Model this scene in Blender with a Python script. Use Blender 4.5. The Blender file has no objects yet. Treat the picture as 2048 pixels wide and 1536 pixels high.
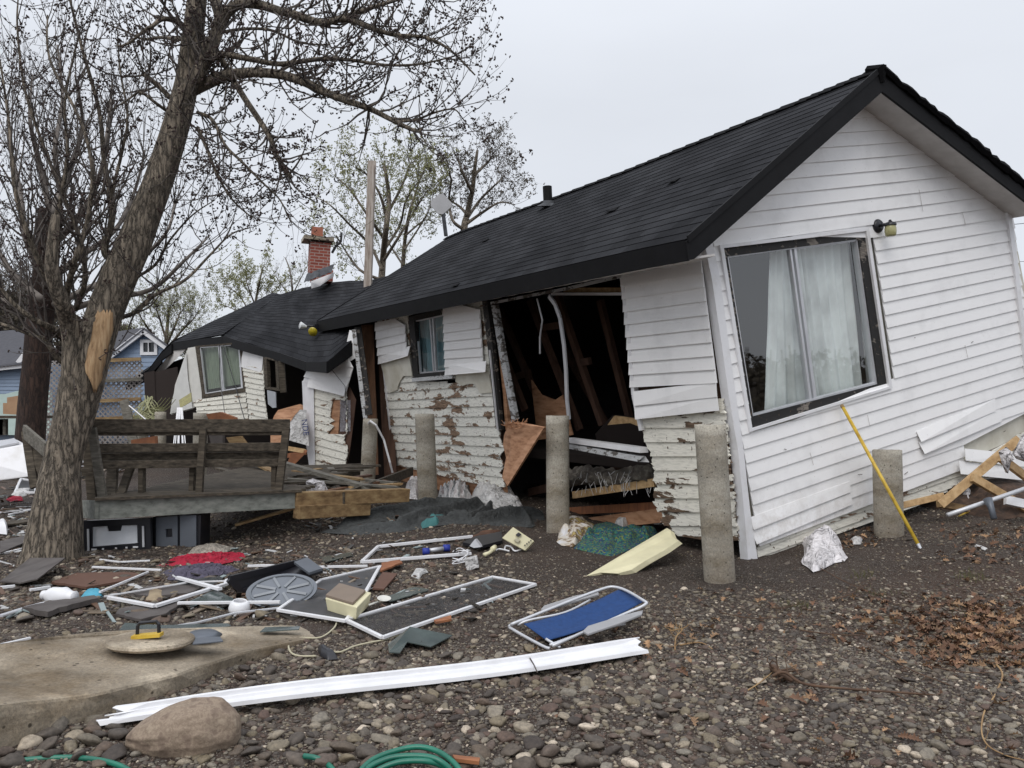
import bpy, math, random
import numpy as np
from mathutils import Vector as V, Matrix, noise
random.seed(7); rng = np.random.default_rng(7)
R = math.radians
sc = bpy.context.scene
COL = sc.collection
# ---------------------------------------------------------------- camera
F = 1670.0; CZ = 1.55; PT = math.atan(52 / F)
cam = bpy.data.cameras.new("camera"); camo = bpy.data.objects.new("camera", cam); COL.objects.link(camo)
cam.sensor_width = 36; cam.lens = F / 2048 * 36; cam.clip_end = 2000; cam.clip_start = .05
camo.location = (0, 0, CZ); camo.rotation_euler = (R(90) + PT, 0, 0)
sc.camera = camo
# ---------------------------------------------------------------- world, sun, exposure (overcast)
w = bpy.data.worlds.new("World"); sc.world = w; w.use_nodes = True
nt = w.node_tree; nt.nodes.clear()
SUN_EL, SUN_AZ = R(48), R(200)      # azimuth clockwise from +Y
o_ = nt.nodes.new('ShaderNodeOutputWorld'); bg = nt.nodes.new('ShaderNodeBackground'); bg.inputs[1].default_value = .11
sky = nt.nodes.new('ShaderNodeTexSky'); sky.sky_type = 'NISHITA'; sky.sun_disc = False
sky.sun_elevation = SUN_EL; sky.sun_rotation = SUN_AZ
geo = nt.nodes.new('ShaderNodeTexCoord'); sep = nt.nodes.new('ShaderNodeSeparateXYZ')
nz = nt.nodes.new('ShaderNodeTexNoise'); nz.inputs['Scale'].default_value = 1.6; nz.inputs['Detail'].default_value = 5
mp = nt.nodes.new('ShaderNodeMapping'); mp.inputs['Scale'].default_value = (1, 1, 3)
rmp = nt.nodes.new('ShaderNodeMapRange'); rmp.inputs[1].default_value = .3; rmp.inputs[2].default_value = .7; rmp.inputs[3].default_value = .95; rmp.inputs[4].default_value = 1.05
rel = nt.nodes.new('ShaderNodeMapRange'); rel.inputs[1].default_value = .35; rel.inputs[2].default_value = 1; rel.inputs[3].default_value = 1; rel.inputs[4].default_value = 1.9
mul = nt.nodes.new('ShaderNodeMath'); mul.operation = 'MULTIPLY'
cl = nt.nodes.new('ShaderNodeMix'); cl.data_type = 'RGBA'; cl.blend_type = 'MULTIPLY'; cl.inputs['Factor'].default_value = 1
cl.inputs['A'].default_value = (7.0, 7.3, 7.85, 1)          # cloud deck
mx = nt.nodes.new('ShaderNodeMix'); mx.data_type = 'RGBA'; mx.inputs['Factor'].default_value = .94
L = nt.links.new
L(geo.outputs['Generated'], sep.inputs[0]); L(geo.outputs['Generated'], mp.inputs[0]); L(mp.outputs[0], nz.inputs[0]); L(nz.outputs[0], rmp.inputs[0])
L(sep.outputs[2], rel.inputs[0]); L(rmp.outputs[0], mul.inputs[0]); L(rel.outputs[0], mul.inputs[1])
L(mul.outputs[0], cl.inputs['B']); L(sky.outputs[0], mx.inputs['A']); L(cl.outputs['Result'], mx.inputs['B'])
L(mx.outputs['Result'], bg.inputs[0]); L(bg.outputs[0], o_.inputs[0])
sl = bpy.data.lights.new("sun", 'SUN'); sl.energy = 1.45; sl.angle = R(40); sl.color = (1, .955, .90)
so = bpy.data.objects.new("sun", sl); COL.objects.link(so)
sd = V((math.sin(SUN_AZ) * math.cos(SUN_EL), math.cos(SUN_AZ) * math.cos(SUN_EL), math.sin(SUN_EL)))
so.rotation_euler = sd.to_track_quat('Z', 'Y').to_euler()
sc.view_settings.view_transform = 'Standard'; sc.view_settings.look = 'None'
sc.view_settings.exposure = 0; sc.view_settings.gamma = 1
# ---------------------------------------------------------------- picture <-> place
cp_, sp_ = math.cos(PT), math.sin(PT)
def ray(px, py):
    a = (px - 1024) / F; b = (768 - py) / F
    return V((a, cp_ - b * sp_, sp_ + b * cp_))
CAM = V((0, 0, CZ))
def P(px, py, Y):
    r = ray(px, py); return CAM + r * (Y / r.y)
def PZ(px, py, z):
    r = ray(px, py); return CAM + r * ((z - CZ) / r.z)
def PP(px, py, o, n):
    r = ray(px, py); return CAM + r * ((o - CAM).dot(n) / r.dot(n))
# ground height from surveyed spots (smooth kernel regression)
_gp = np.array([(0, 0, 0), (3, 2, 0), (-3, 2, 0), (-6, 4, .0), (6, 3, .05), (0, 4, 0), (3, 5, .0), (-3, 5, 0), (1.8, 7.4, .03), (3.9, 8.6, .3), (.53, 9.8, .13),
    (-1.25, 12, .2), (6.2, 9.6, .5), (5.2, 8.4, .36), (5, 6.5, .12), (-3.5, 8.9, 0.), (-6, 9, 0.), (-1, 8, .05), (-8, 14, .1), (-3, 16, .25), (-7, 22, .3), (-20, 40, .5), (0, 30, .5),
    (10, 15, .6), (10, 8, .45), (2.4, 8.0, .1), (20, 20, .6), (-12, 8, 0), (12, 3, .1)])
def g(x, y):
    d2 = (_gp[:, 0] - x) ** 2 + (_gp[:, 1] - y) ** 2
    sc_ = max(.9, min(6, y * .1)) ** 2
    wt = np.exp(-d2 / (2 * sc_)) + 1e-3 / (1 + d2) ** 1.5
    return float((wt * _gp[:, 2]).sum() / wt.sum())
def G(px, py, h=0.0):
    z = 0.0
    py = max(py, 845)
    for _ in range(12):
        p = PZ(px, py, z + h); z = .5 * z + .5 * g(p.x, p.y)
    return p
# ---------------------------------------------------------------- mesh helpers
class MB:
    def __init__(s): s.v = []; s.f = []; s.uv = None
    def add(s, vs, fs):
        o = len(s.v); s.v += [V(p) for p in vs]; s.f += [tuple(i + o for i in f) for f in fs]
    def poly(s, vs): s.add(vs, [tuple(range(len(vs)))])
    def box(s, c, ax, h):
        c = V(c); a, b, d = [V(ax[i]).normalized() * h[i] for i in range(3)]
        vs = [c + a * i + b * j + d * k for i in (-1, 1) for j in (-1, 1) for k in (-1, 1)]
        s.add(vs, [(0, 1, 3, 2), (4, 6, 7, 5), (0, 4, 5, 1), (2, 3, 7, 6), (0, 2, 6, 4), (1, 5, 7, 3)])
    def bar(s, p0, p1, w, h, up=(0, 0, 1), jag=0):
        p0 = V(p0); p1 = V(p1); d = p1 - p0; L_ = d.length
        if L_ < 1e-6: return
        d /= L_; up = V(up); side = d.cross(up)
        if side.length < 1e-4: side = d.cross(V((1, 0, .01)))
        side.normalize(); up = side.cross(d)
        n = max(1, min(10, int(L_ / .35))); rings = []
        bw = [random.uniform(-1, 1) * L_ * .0012 for _ in range(n + 1)]; bw[0] = bw[-1] = 0
        for i in range(n + 1):
            c = p0 + d * (L_ * i / n) + side * bw[i]
            r = [c + side * a * w / 2 + up * b * h / 2 for a, b in ((-1, -1), (1, -1), (1, 1), (-1, 1))]
            if jag and i == n: r = [q + d * random.uniform(-jag, jag) for q in r]
            rings.append(r)
        o = len(s.v)
        for r in rings: s.v += r
        for i in range(n):
            for k in range(4):
                a = o + i * 4 + k; b = o + i * 4 + (k + 1) % 4
                s.f.append((a, b, b + 4, a + 4))
        s.f.append((o + 3, o + 2, o + 1, o)); e = o + n * 4; s.f.append((e, e + 1, e + 2, e + 3))
    def tube(s, pts, rad, seg=8, caps=True, bump=0):
        pts = [V(p) for p in pts]; n = len(pts)
        if not hasattr(rad, '__len__'): rad = [rad] * n
        o = len(s.v); prev = None
        for i, p in enumerate(pts):
            d = (pts[min(i + 1, n - 1)] - pts[max(i - 1, 0)])
            if d.length < 1e-7: d = V((0, 0, 1))
            d.normalize()
            if prev is None: prev = d.orthogonal().normalized()
            prev = (prev - d * prev.dot(d))
            if prev.length < 1e-5: prev = d.orthogonal()
            prev.normalize(); b = d.cross(prev)
            for k in range(seg):
                t = 2 * math.pi * k / seg; r = rad[i]
                if bump: r *= 1 + bump * noise.noise(V((math.cos(t) * 1.5, math.sin(t) * 1.5, i * .35)) * 1.7)
                s.v.append(p + (prev * math.cos(t) + b * math.sin(t)) * r)
        for i in range(n - 1):
            for k in range(seg):
                a = o + i * seg + k; c = o + i * seg + (k + 1) % seg
                s.f.append((a, c, c + seg, a + seg))
        if caps:
            s.f.append(tuple(o + k for k in reversed(range(seg)))); s.f.append(tuple(o + (n - 1) * seg + k for k in range(seg)))
    def prism(s, pts, ex):
        pts = [V(p) for p in pts]; ex = V(ex); n = len(pts)
        s.add(pts + [p + ex for p in pts], [tuple(range(n))[::-1], tuple(range(n, 2 * n))] + [(i, (i + 1) % n, (i + 1) % n + n, i + n) for i in range(n)])
    def lathe(s, prof, o, ax, seg=20):
        ax = V(ax).normalized(); a = ax.orthogonal().normalized(); b = ax.cross(a); o = V(o); k0 = len(s.v)
        for r, z in prof:
            for k in range(seg):
                t = 2 * math.pi * k / seg; s.v.append(o + ax * z + (a * math.cos(t) + b * math.sin(t)) * r)
        for i in range(len(prof) - 1):
            for k in range(seg):
                p = k0 + i * seg + k; q = k0 + i * seg + (k + 1) % seg
                s.f.append((p, q, q + seg, p + seg))
    def grid(s, rows):
        o = len(s.v); m = len(rows[0])
        for r in rows: s.v += [V(p) for p in r]
        for i in range(len(rows) - 1):
            for j in range(m - 1):
                a = o + i * m + j; s.f.append((a, a + 1, a + m + 1, a + m))
    def build(s, name, mat, parent=None, smooth=False, uv=None, solid=0, bevel=0):
        me = bpy.data.meshes.new(name)
        if parent is not None:
            q = parent; org = V(q.location)
            while q.parent: q = q.parent; org = org + V(q.location)
        else:
            n = max(1, len(s.v)); org = V((sum(p.x for p in s.v) / n, sum(p.y for p in s.v) / n, min(p.z for p in s.v)))
        me.from_pydata([tuple(p - org) for p in s.v], [], s.f)
        if uv is not None:
            ul = me.uv_layers.new(name="uv")
            for i, lp in enumerate(me.loops): ul.data[i].uv = uv[lp.vertex_index]
        for m_ in (mat if isinstance(mat, (list, tuple)) else [mat]): me.materials.append(m_)
        me.validate(); me.update()
        if smooth: me.polygons.foreach_set('use_smooth', [True] * len(me.polygons))
        ob = bpy.data.objects.new(name, me); COL.objects.link(ob)
        if parent is not None: ob.parent = parent
        else: ob.location = org
        if solid: m_ = ob.modifiers.new('solid', 'SOLIDIFY'); m_.thickness = solid; m_.offset = 0
        if bevel: m_ = ob.modifiers.new('bevel', 'BEVEL'); m_.width = bevel; m_.segments = 2; m_.limit_method = 'ANGLE'
        return ob
def tag(o, label, cat, group=None, kind=None):
    if label: o['label'] = label
    if cat: o['category'] = cat
    if group: o['group'] = group
    o['kind'] = kind or 'thing'
    return o
def thing(name, label, cat, loc, group=None):
    o = bpy.data.objects.new(name, None); o.empty_display_size = .2; COL.objects.link(o); o.location = V(loc); return tag(o, label, cat, group)
# ---------------------------------------------------------------- materials
def nodes(name):
    m = bpy.data.materials.new(name); m.use_nodes = True; t = m.node_tree; return m, t, t.nodes['Principled BSDF']
def N(t, ty, **k):
    n = t.nodes.new(ty)
    for a, b in k.items():
        if a.startswith('i_'):
            key = a[2:]; key = int(key) if key.isdigit() else key.replace('_', ' ')
            n.inputs[key].default_value = b
        else: setattr(n, a, b)
    return n
def ramp(t, stops, src, interp='LINEAR'):
    r = t.nodes.new('ShaderNodeValToRGB'); r.color_ramp.interpolation = interp
    e = r.color_ramp.elements
    while len(e) < len(stops): e.new(.5)
    for k, (p, c) in enumerate(stops):
        e[k].position = p; e[k].color = (*c, 1) if len(c) == 3 else c
    t.links.new(src, r.inputs[0]); return r
def coords(t, scale=(1, 1, 1), kind='Object', rot=(0, 0, 0)):
    c = t.nodes.new('ShaderNodeTexCoord'); m = t.nodes.new('ShaderNodeMapping'); m.inputs['Scale'].default_value = scale; m.inputs['Rotation'].default_value = rot
    t.links.new(c.outputs[kind], m.inputs[0]); return m.outputs[0]
def bump(t, b, src, strength=.3, dist=.01, prev=None):
    n = N(t, 'ShaderNodeBump', i_Strength=strength, i_Distance=dist); t.links.new(src, n.inputs['Height'])
    if prev: t.links.new(prev.outputs[0], n.inputs['Normal'])
    t.links.new(n.outputs[0], b.inputs['Normal']); return n
def noisy(name, stops, scale=8, rough=.8, stretch=(1, 1, 1), bs=.2, bd=.01, detail=6, metal=0, rot=(0, 0, 0), fine=0):
    m, t, b = nodes(name); co = coords(t, stretch, rot=rot)
    n = N(t, 'ShaderNodeTexNoise', i_Scale=scale, i_Detail=detail, i_Roughness=.6); t.links.new(co, n.inputs[0])
    r = ramp(t, stops, n.outputs[0]); t.links.new(r.outputs[0], b.inputs['Base Color'])
    b.inputs['Roughness'].default_value = rough; b.inputs['Metallic'].default_value = metal
    if bs: bump(t, b, n.outputs[0], bs, bd)
    return m
def c2(a, b=None, lo=.35, hi=.65):
    if b is None: b = tuple(x * .8 for x in a)
    return [(lo, b), (hi, a)]
def plainish(name, c, rough=.5, metal=0, d=.85, scale=6, bs=.05): return noisy(name, c2(c, tuple(x * d for x in c), .3, .7), scale, rough, bs=bs, metal=metal)
def vinyl(name, c):
    m, t, b = nodes(name); co = coords(t)
    n = N(t, 'ShaderNodeTexNoise', i_Scale=2.2, i_Detail=7, i_Roughness=.65); t.links.new(co, n.inputs[0])
    r = ramp(t, [(.28, tuple(x * .86 for x in c)), (.5, c), (.75, tuple(x * .97 for x in c))], n.outputs[0])
    s = N(t, 'ShaderNodeTexNoise', i_Scale=38, i_Detail=3); t.links.new(co, s.inputs[0])
    r2 = ramp(t, [(.70, (0, 0, 0)), (.76, (.45, .45, .45))], s.outputs[0])
    mxx = N(t, 'ShaderNodeMix', data_type='RGBA'); t.links.new(r2.outputs[0], mxx.inputs['Factor']); t.links.new(r.outputs[0], mxx.inputs['A']); mxx.inputs['B'].default_value = (.38, .34, .28, 1)
    sz = N(t, 'ShaderNodeSeparateXYZ'); t.links.new(co, sz.inputs[0]); mz = N(t, 'ShaderNodeMapRange'); mz.inputs[1].default_value = .05; mz.inputs[2].default_value = .75; mz.inputs[3].default_value = .55; mz.inputs[4].default_value = 0; t.links.new(sz.outputs[2], mz.inputs[0])
    sp = N(t, 'ShaderNodeTexNoise', i_Scale=7, i_Detail=8, i_Roughness=.75); t.links.new(co, sp.inputs[0]); mm = N(t, 'ShaderNodeMath', operation='MULTIPLY'); t.links.new(mz.outputs[0], mm.inputs[0]); t.links.new(ramp(t, [(.42, (0, 0, 0)), (.62, (1, 1, 1))], sp.outputs[0]).outputs[0], mm.inputs[1])
    md = N(t, 'ShaderNodeMix', data_type='RGBA'); t.links.new(mm.outputs[0], md.inputs['Factor']); t.links.new(mxx.outputs['Result'], md.inputs['A']); md.inputs['B'].default_value = (.33, .27, .21, 1)
    t.links.new(md.outputs['Result'], b.inputs['Base Color']); b.inputs['Roughness'].default_value = .45
    bump(t, b, n.outputs[0], .25, .02)
    return m
def peel(name, paint, wood, thr=.52, scale=3.2, stretch=(1, 1, 4.5), edge=0):
    m, t, b = nodes(name); co = coords(t, stretch)
    n = N(t, 'ShaderNodeTexNoise', i_Scale=scale, i_Detail=9, i_Roughness=.62, i_Distortion=.4); t.links.new(co, n.inputs[0])
    nl = N(t, 'ShaderNodeTexNoise', i_Scale=.9, i_Detail=3); t.links.new(coords(t), nl.inputs[0]); ma = N(t, 'ShaderNodeMath', operation='MULTIPLY_ADD'); ma.inputs[1].default_value = .62; t.links.new(nl.outputs[0], ma.inputs[0]); t.links.new(n.outputs[0], ma.inputs[2])
    mk = ramp(t, [(thr, (0, 0, 0)), (thr + .012, (1, 1, 1))], (N(t, 'ShaderNodeMath', operation='SUBTRACT')).outputs[0]); sb = mk.inputs[0].links[0].from_node; 
    uvp = N(t, 'ShaderNodeUVMap', uv_map='uv'); us = N(t, 'ShaderNodeSeparateXYZ'); t.links.new(uvp.outputs[0], us.inputs[0]); er = N(t, 'ShaderNodeMapRange'); er.inputs[1].default_value = 0; er.inputs[2].default_value = .45; er.inputs[3].default_value = .085 * edge; er.inputs[4].default_value = 0; t.links.new(us.outputs[1], er.inputs[0])
    ea = N(t, 'ShaderNodeMath', operation='ADD'); t.links.new(ma.outputs[0], ea.inputs[0]); t.links.new(er.outputs[0], ea.inputs[1]); t.links.new(ea.outputs[0], sb.inputs[0]); sb.inputs[1].default_value = .31 + .025 * edge
    co2 = coords(t, (2, 2, 14)); n2 = N(t, 'ShaderNodeTexNoise', i_Scale=5, i_Detail=8); t.links.new(co2, n2.inputs[0])
    wd = ramp(t, [(.3, tuple(x * .35 for x in wood)), (.5, wood), (.7, tuple(min(1, x * 1.7) for x in wood))], n2.outputs[0])
    pt = ramp(t, [(.3, tuple(x * .72 for x in paint)), (.55, paint)], n2.outputs[0])
    v = N(t, 'ShaderNodeTexNoise', i_Scale=34, i_Detail=2); t.links.new(coords(t, (1, 1, .6)), v.inputs[0])
    ck = ramp(t, [(.68, (0, 0, 0)), (.71, (1, 1, 1))], v.outputs[0])
    a = N(t, 'ShaderNodeMix', data_type='RGBA'); t.links.new(mk.outputs[0], a.inputs['Factor']); t.links.new(pt.outputs[0], a.inputs['A']); t.links.new(wd.outputs[0], a.inputs['B'])
    c = N(t, 'ShaderNodeMix', data_type='RGBA'); t.links.new(ck.outputs[0], c.inputs['Factor']); t.links.new(a.outputs['Result'], c.inputs['A']); c.inputs['B'].default_value = (.10, .065, .04, 1)
    t.links.new(c.outputs['Result'], b.inputs['Base Color']); b.inputs['Roughness'].default_value = .75
    iv = N(t, 'ShaderNodeMath', operation='SUBTRACT'); iv.inputs[0].default_value = 1; t.links.new(mk.outputs[0], iv.inputs[1])
    b1 = bump(t, b, iv.outputs[0], .9, .004); bump(t, b, n2.outputs[0], .3, .006, b1)
    return m
def bark(name, c1, cdark, scale=9, bare=None):
    m, t, b = nodes(name); co = coords(t, (1, 1, .22))
    n = N(t, 'ShaderNodeTexNoise', i_Scale=scale * 2.4, i_Detail=8, i_Roughness=.7, i_Distortion=.8); t.links.new(co, n.inputs[0])
    v = N(t, 'ShaderNodeTexVoronoi', i_Scale=scale * 2.0, feature='DISTANCE_TO_EDGE')
    ad = N(t, 'ShaderNodeVectorMath', operation='ADD'); sc3 = N(t, 'ShaderNodeVectorMath', operation='SCALE', i_Scale=.12)
    t.links.new(n.outputs[1], sc3.inputs[0]); t.links.new(co, ad.inputs[0]); t.links.new(sc3.outputs[0], ad.inputs[1]); t.links.new(ad.outputs[0], v.inputs[0])
    r = ramp(t, [(0, cdark), (.10, tuple(x * .65 for x in c1)), (.35, c1)], v.outputs[0])
    r2 = ramp(t, [(.35, (.55, .55, .55)), (.65, (1.25, 1.22, 1.18))], n.outputs[0])
    mm = N(t, 'ShaderNodeMix', data_type='RGBA', blend_type='MULTIPLY'); mm.inputs['Factor'].default_value = 1
    t.links.new(r.outputs[0], mm.inputs['A']); t.links.new(r2.outputs[0], mm.inputs['B'])
    t.links.new(mm.outputs['Result'], b.inputs['Base Color']); b.inputs['Roughness'].default_value = .95
    b1 = bump(t, b, v.outputs[0], 1, .05); bump(t, b, n.outputs[0], .6, .02, b1)
    return m
def glassy(name, fac=.18, tint=(.02, .025, .03), rough=.02):
    m, t, b = nodes(name); t.nodes.remove(b); out = t.nodes['Material Output']
    tr = N(t, 'ShaderNodeBsdfTransparent'); tr.inputs[0].default_value = (*tint, 1); gl = N(t, 'ShaderNodeBsdfGlossy'); gl.inputs['Roughness'].default_value = rough
    lw = N(t, 'ShaderNodeLayerWeight', i_Blend=.5); pw = N(t, 'ShaderNodeMath', operation='POWER'); pw.inputs[1].default_value = 4; t.links.new(lw.outputs['Facing'], pw.inputs[0])
    mr = N(t, 'ShaderNodeMath', operation='MULTIPLY_ADD'); mr.inputs[1].default_value = .6; mr.inputs[2].default_value = fac; t.links.new(pw.outputs[0], mr.inputs[0])
    ms = N(t, 'ShaderNodeMixShader'); t.links.new(mr.outputs[0], ms.inputs[0]); t.links.new(tr.outputs[0], ms.inputs[1]); t.links.new(gl.outputs[0], ms.inputs[2]); t.links.new(ms.outputs[0], out.inputs[0])
    return m
def sheer(name, c, alpha, scale=0):
    m, t, b = nodes(name); b.inputs['Base Color'].default_value = (*c, 1); b.inputs['Alpha'].default_value = alpha; b.inputs['Roughness'].default_value = .6
    n = N(t, 'ShaderNodeTexNoise', i_Scale=5, i_Detail=4); t.links.new(coords(t), n.inputs[0]); r = ramp(t, c2(c, tuple(x * .6 for x in c)), n.outputs[0]); t.links.new(r.outputs[0], b.inputs['Base Color'])
    return m
M = {}
M['vinyl'] = vinyl('white_vinyl', (.90, .895, .895)); M['foam'] = noisy('backer_board', c2((.72, .70, .62), (.55, .52, .43)), 3, .8, bs=.1)
M['oldpaint'] = peel('peeling_clapboard', (.84, .83, .76), (.22, .145, .095), .562, 2.4, (1, 1, 3.2), 1)
M['oldpaint2'] = peel('peeling_clapboard_light', (.76, .74, .66), (.20, .13, .085), .61, 2.2, (1, 1, 4.5), 1)
M['blackpeel'] = peel('flaking_black_trim', (.016, .015, .015), (.16, .14, .12), .58, 7, (1, 1, 1.4))
M['greywhite'] = peel('flaking_white_trim', (.5, .51, .52), (.12, .11, .10), .56, 9, (1, 1, 2))
M['blackmetal'] = noisy('black_fascia', c2((.009, .009, .0105), (.006, .006, .007)), 5, .7, bs=.08)
M['blackmetal'].node_tree.nodes['Principled BSDF'].inputs['Specular IOR Level'].default_value = .2
M['trim'] = noisy('white_trim', c2((.8, .8, .82), (.68, .67, .66), .3, .5), 4, .45, bs=.05)
M['soffit'] = noisy('soffit', c2((.60, .58, .56), (.50, .48, .46)), 5, .7)
M['ply'] = noisy('raw_plywood', [(.3, (.22, .10, .05)), (.5, (.42, .22, .12)), (.7, (.52, .30, .18))], 4, .8, (1, 1, 5), .25)
M['stud'] = noisy('old_stud', [(.3, (.045, .022, .014)), (.6, (.095, .048, .03))], 5, .85, (3, 3, .6), .2)
M['lumber'] = noisy('new_lumber', [(.3, (.30, .18, .08)), (.55, (.48, .32, .16)), (.75, (.56, .40, .23))], 5, .75, (3, 3, 3), .2)
M['grey_wood'] = noisy('weathered_wood', [(.25, (.05, .045, .038)), (.5, (.13, .12, .10)), (.75, (.22, .205, .175))], 6, .9, (1.2, 5, 6), .5)
M['dark_wood'] = noisy('dark_weathered_wood', [(.3, (.020, .016, .011)), (.5, (.062, .050, .036)), (.75, (.14, .115, .085))], 5, .9, (1.0, 6, 7), .5)
M['paint_grey'] = noisy('grey_painted_board', [(.3, (.10, .105, .09)), (.5, (.185, .195, .175)), (.75, (.27, .275, .245))], 4, .8, (1, 5, 5), .3)
M['treated'] = noisy('treated_timber', [(.3, (.09, .05, .02)), (.5, (.22, .14, .065)), (.72, (.33, .24, .12))], 3, .85, (1, 4, 5), .3)
M['conc'] = None
M['white'] = plainish('white_paint', (.78, .78, .80), .4); M['alum'] = plainish('pale_aluminium', (.62, .63, .66), .4, .3)
M['cream'] = plainish('cream_plastic', (.66, .62, .42), .45); M['black'] = plainish('black_plastic', (.015, .015, .02), .35)
M['void'] = plainish('inner_shade_black', (.018, .011, .009), .95)  # near-black, puts the shade of inner spaces into the colour
M['brownboard'] = noisy('brown_board', [(.3, (.09, .045, .025)), (.6, (.17, .085, .045))], 5, .85, (3, 3, .6), .2)
def islands(m):
    pr = list(range(len(m.v)))
    def fd(a):
        while pr[a] != a: pr[a] = pr[pr[a]]; a = pr[a]
        return a
    for f in m.f:
        for k in f[1:]: pr[fd(k)] = fd(f[0])
    out = {}
    for f in m.f: out.setdefault(fd(f[0]), []).append(f)
    for fs in out.values():
        q = MB(); mp_ = {}
        for f in fs:
            for k in f:
                if k not in mp_: mp_[k] = len(q.v); q.v.append(m.v[k])
            q.f.append(tuple(mp_[k] for k in f))
        yield q
def shingle(name='black_asphalt_shingle'):
    m, t, b = nodes(name); uvn = N(t, 'ShaderNodeUVMap', uv_map='uv')
    nj = N(t, 'ShaderNodeTexNoise', i_Scale=1.3, i_Detail=2); t.links.new(uvn.outputs[0], nj.inputs[0])
    br = N(t, 'ShaderNodeTexBrick', i_Scale=1, i_Mortar_Size=.004, i_Brick_Width=.3, i_Row_Height=.14, offset=.5, i_Bias=0)
    br.inputs['Color1'].default_value = (.013, .0135, .016, 1); br.inputs['Color2'].default_value = (.023, .024, .028, 1); br.inputs['Mortar'].default_value = (.006, .006, .007, 1)
    t.links.new(uvn.outputs[0], br.inputs[0])
    n = N(t, 'ShaderNodeTexNoise', i_Scale=120, i_Detail=3); t.links.new(uvn.outputs[0], n.inputs[0]); r = ramp(t, [(.35, (.55, .55, .55)), (.65, (1.5, 1.5, 1.5))], n.outputs[0])
    n2 = N(t, 'ShaderNodeTexNoise', i_Scale=1.1, i_Detail=6); t.links.new(uvn.outputs[0], n2.inputs[0]); r2 = ramp(t, [(.35, (.65, .65, .66)), (.7, (1.5, 1.48, 1.42))], n2.outputs[0])
    q = None; src = br.outputs[0]
    for rr in (r, r2):
        q = N(t, 'ShaderNodeMix', data_type='RGBA', blend_type='MULTIPLY'); q.inputs['Factor'].default_value = 1
        t.links.new(src, q.inputs['A']); t.links.new(rr.outputs[0], q.inputs['B']); src = q.outputs['Result']
    t.links.new(src, b.inputs['Base Color']); b.inputs['Roughness'].default_value = .95; b.inputs['Specular IOR Level'].default_value = .12
    bump(t, b, n.outputs[0], .5, .004); return m
M['shingle'] = shingle()
def concrete(name, c, scale=2.5, pits=26, stain=(.62, .58, .5)):
    m, t, b = nodes(name); co = coords(t)
    n = N(t, 'ShaderNodeTexNoise', i_Scale=scale, i_Detail=10, i_Roughness=.65); t.links.new(co, n.inputs[0])
    r = ramp(t, [(.3, tuple(x * .6 for x in c)), (.46, c), (.56, tuple(x * 1.12 for x in c)), (.60, tuple(x * 1.5 for x in c)), (.75, tuple(x * 1.7 for x in c))], n.outputs[0])
    ns = N(t, 'ShaderNodeTexNoise', i_Scale=1.1, i_Detail=5, i_Roughness=.7); t.links.new(coords(t, (1, 1, 2.2)), ns.inputs[0])
    rs = ramp(t, [(.34, (.52, .46, .38)), (.56, (1, 1, 1))], ns.outputs[0])
    v = N(t, 'ShaderNodeTexVoronoi', i_Scale=pits, i_Randomness=1); t.links.new(co, v.inputs[0])
    p = ramp(t, [(.0, (.12, .12, .12)), (.15, (.3, .28, .26)), (.21, (1, 1, 1))], v.outputs[0])
    w1 = N(t, 'ShaderNodeTexWhiteNoise'); t.links.new(v.outputs['Position'], w1.inputs[0])
    gt = N(t, 'ShaderNodeMath', operation='GREATER_THAN'); gt.inputs[1].default_value = .66; t.links.new(w1.outputs[0], gt.inputs[0])
    q1 = N(t, 'ShaderNodeMix', data_type='RGBA', blend_type='MULTIPLY'); q1.inputs['Factor'].default_value = 1; t.links.new(r.outputs[0], q1.inputs['A']); t.links.new(rs.outputs[0], q1.inputs['B'])
    q = N(t, 'ShaderNodeMix', data_type='RGBA', blend_type='MULTIPLY'); t.links.new(gt.outputs[0], q.inputs['Factor']); t.links.new(q1.outputs['Result'], q.inputs['A']); t.links.new(p.outputs[0], q.inputs['B'])
    t.links.new(q.outputs['Result'], b.inputs['Base Color']); b.inputs['Roughness'].default_value = .92
    fn = N(t, 'ShaderNodeTexNoise', i_Scale=60, i_Detail=8, i_Roughness=.8); t.links.new(co, fn.inputs[0])
    sz = N(t, 'ShaderNodeSeparateXYZ'); t.links.new(co, sz.inputs[0]); mz = N(t, 'ShaderNodeMapRange'); mz.inputs[1].default_value = .12; mz.inputs[2].default_value = .50; mz.inputs[3].default_value = .7 if 'pier' in name else 0; mz.inputs[4].default_value = 0; t.links.new(sz.outputs[2], mz.inputs[0])
    mq = N(t, 'ShaderNodeMath', operation='MULTIPLY'); t.links.new(mz.outputs[0], mq.inputs[0]); t.links.new(ramp(t, [(.38, (0, 0, 0)), (.6, (1, 1, 1))], n.outputs[0]).outputs[0], mq.inputs[1]); mdd = N(t, 'ShaderNodeMix', data_type='RGBA'); t.links.new(mq.outputs[0], mdd.inputs['Factor']); t.links.new(q.outputs['Result'], mdd.inputs['A']); mdd.inputs['B'].default_value = (.10, .07, .05, 1); q = mdd
    fr = ramp(t, [(.34, (.62, .61, .6)), (.5, (1, 1, 1)), (.66, (1.35, 1.33, 1.28))], fn.outputs[0]); qf = N(t, 'ShaderNodeMix', data_type='RGBA', blend_type='MULTIPLY'); qf.inputs['Factor'].default_value = 1
    t.links.new(q.outputs['Result'], qf.inputs['A']); t.links.new(fr.outputs[0], qf.inputs['B']); t.links.new(qf.outputs['Result'], b.inputs['Base Color'])
    bump(t, b, fn.outputs[0], .7, .008, bump(t, b, n.outputs[0], .4, .03)); return m
M['conc'] = concrete('pier_concrete', (.36, .335, .285), 1.3); M['slab'] = concrete('slab_concrete', (.30, .255, .195), 1.9, 16)
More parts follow.
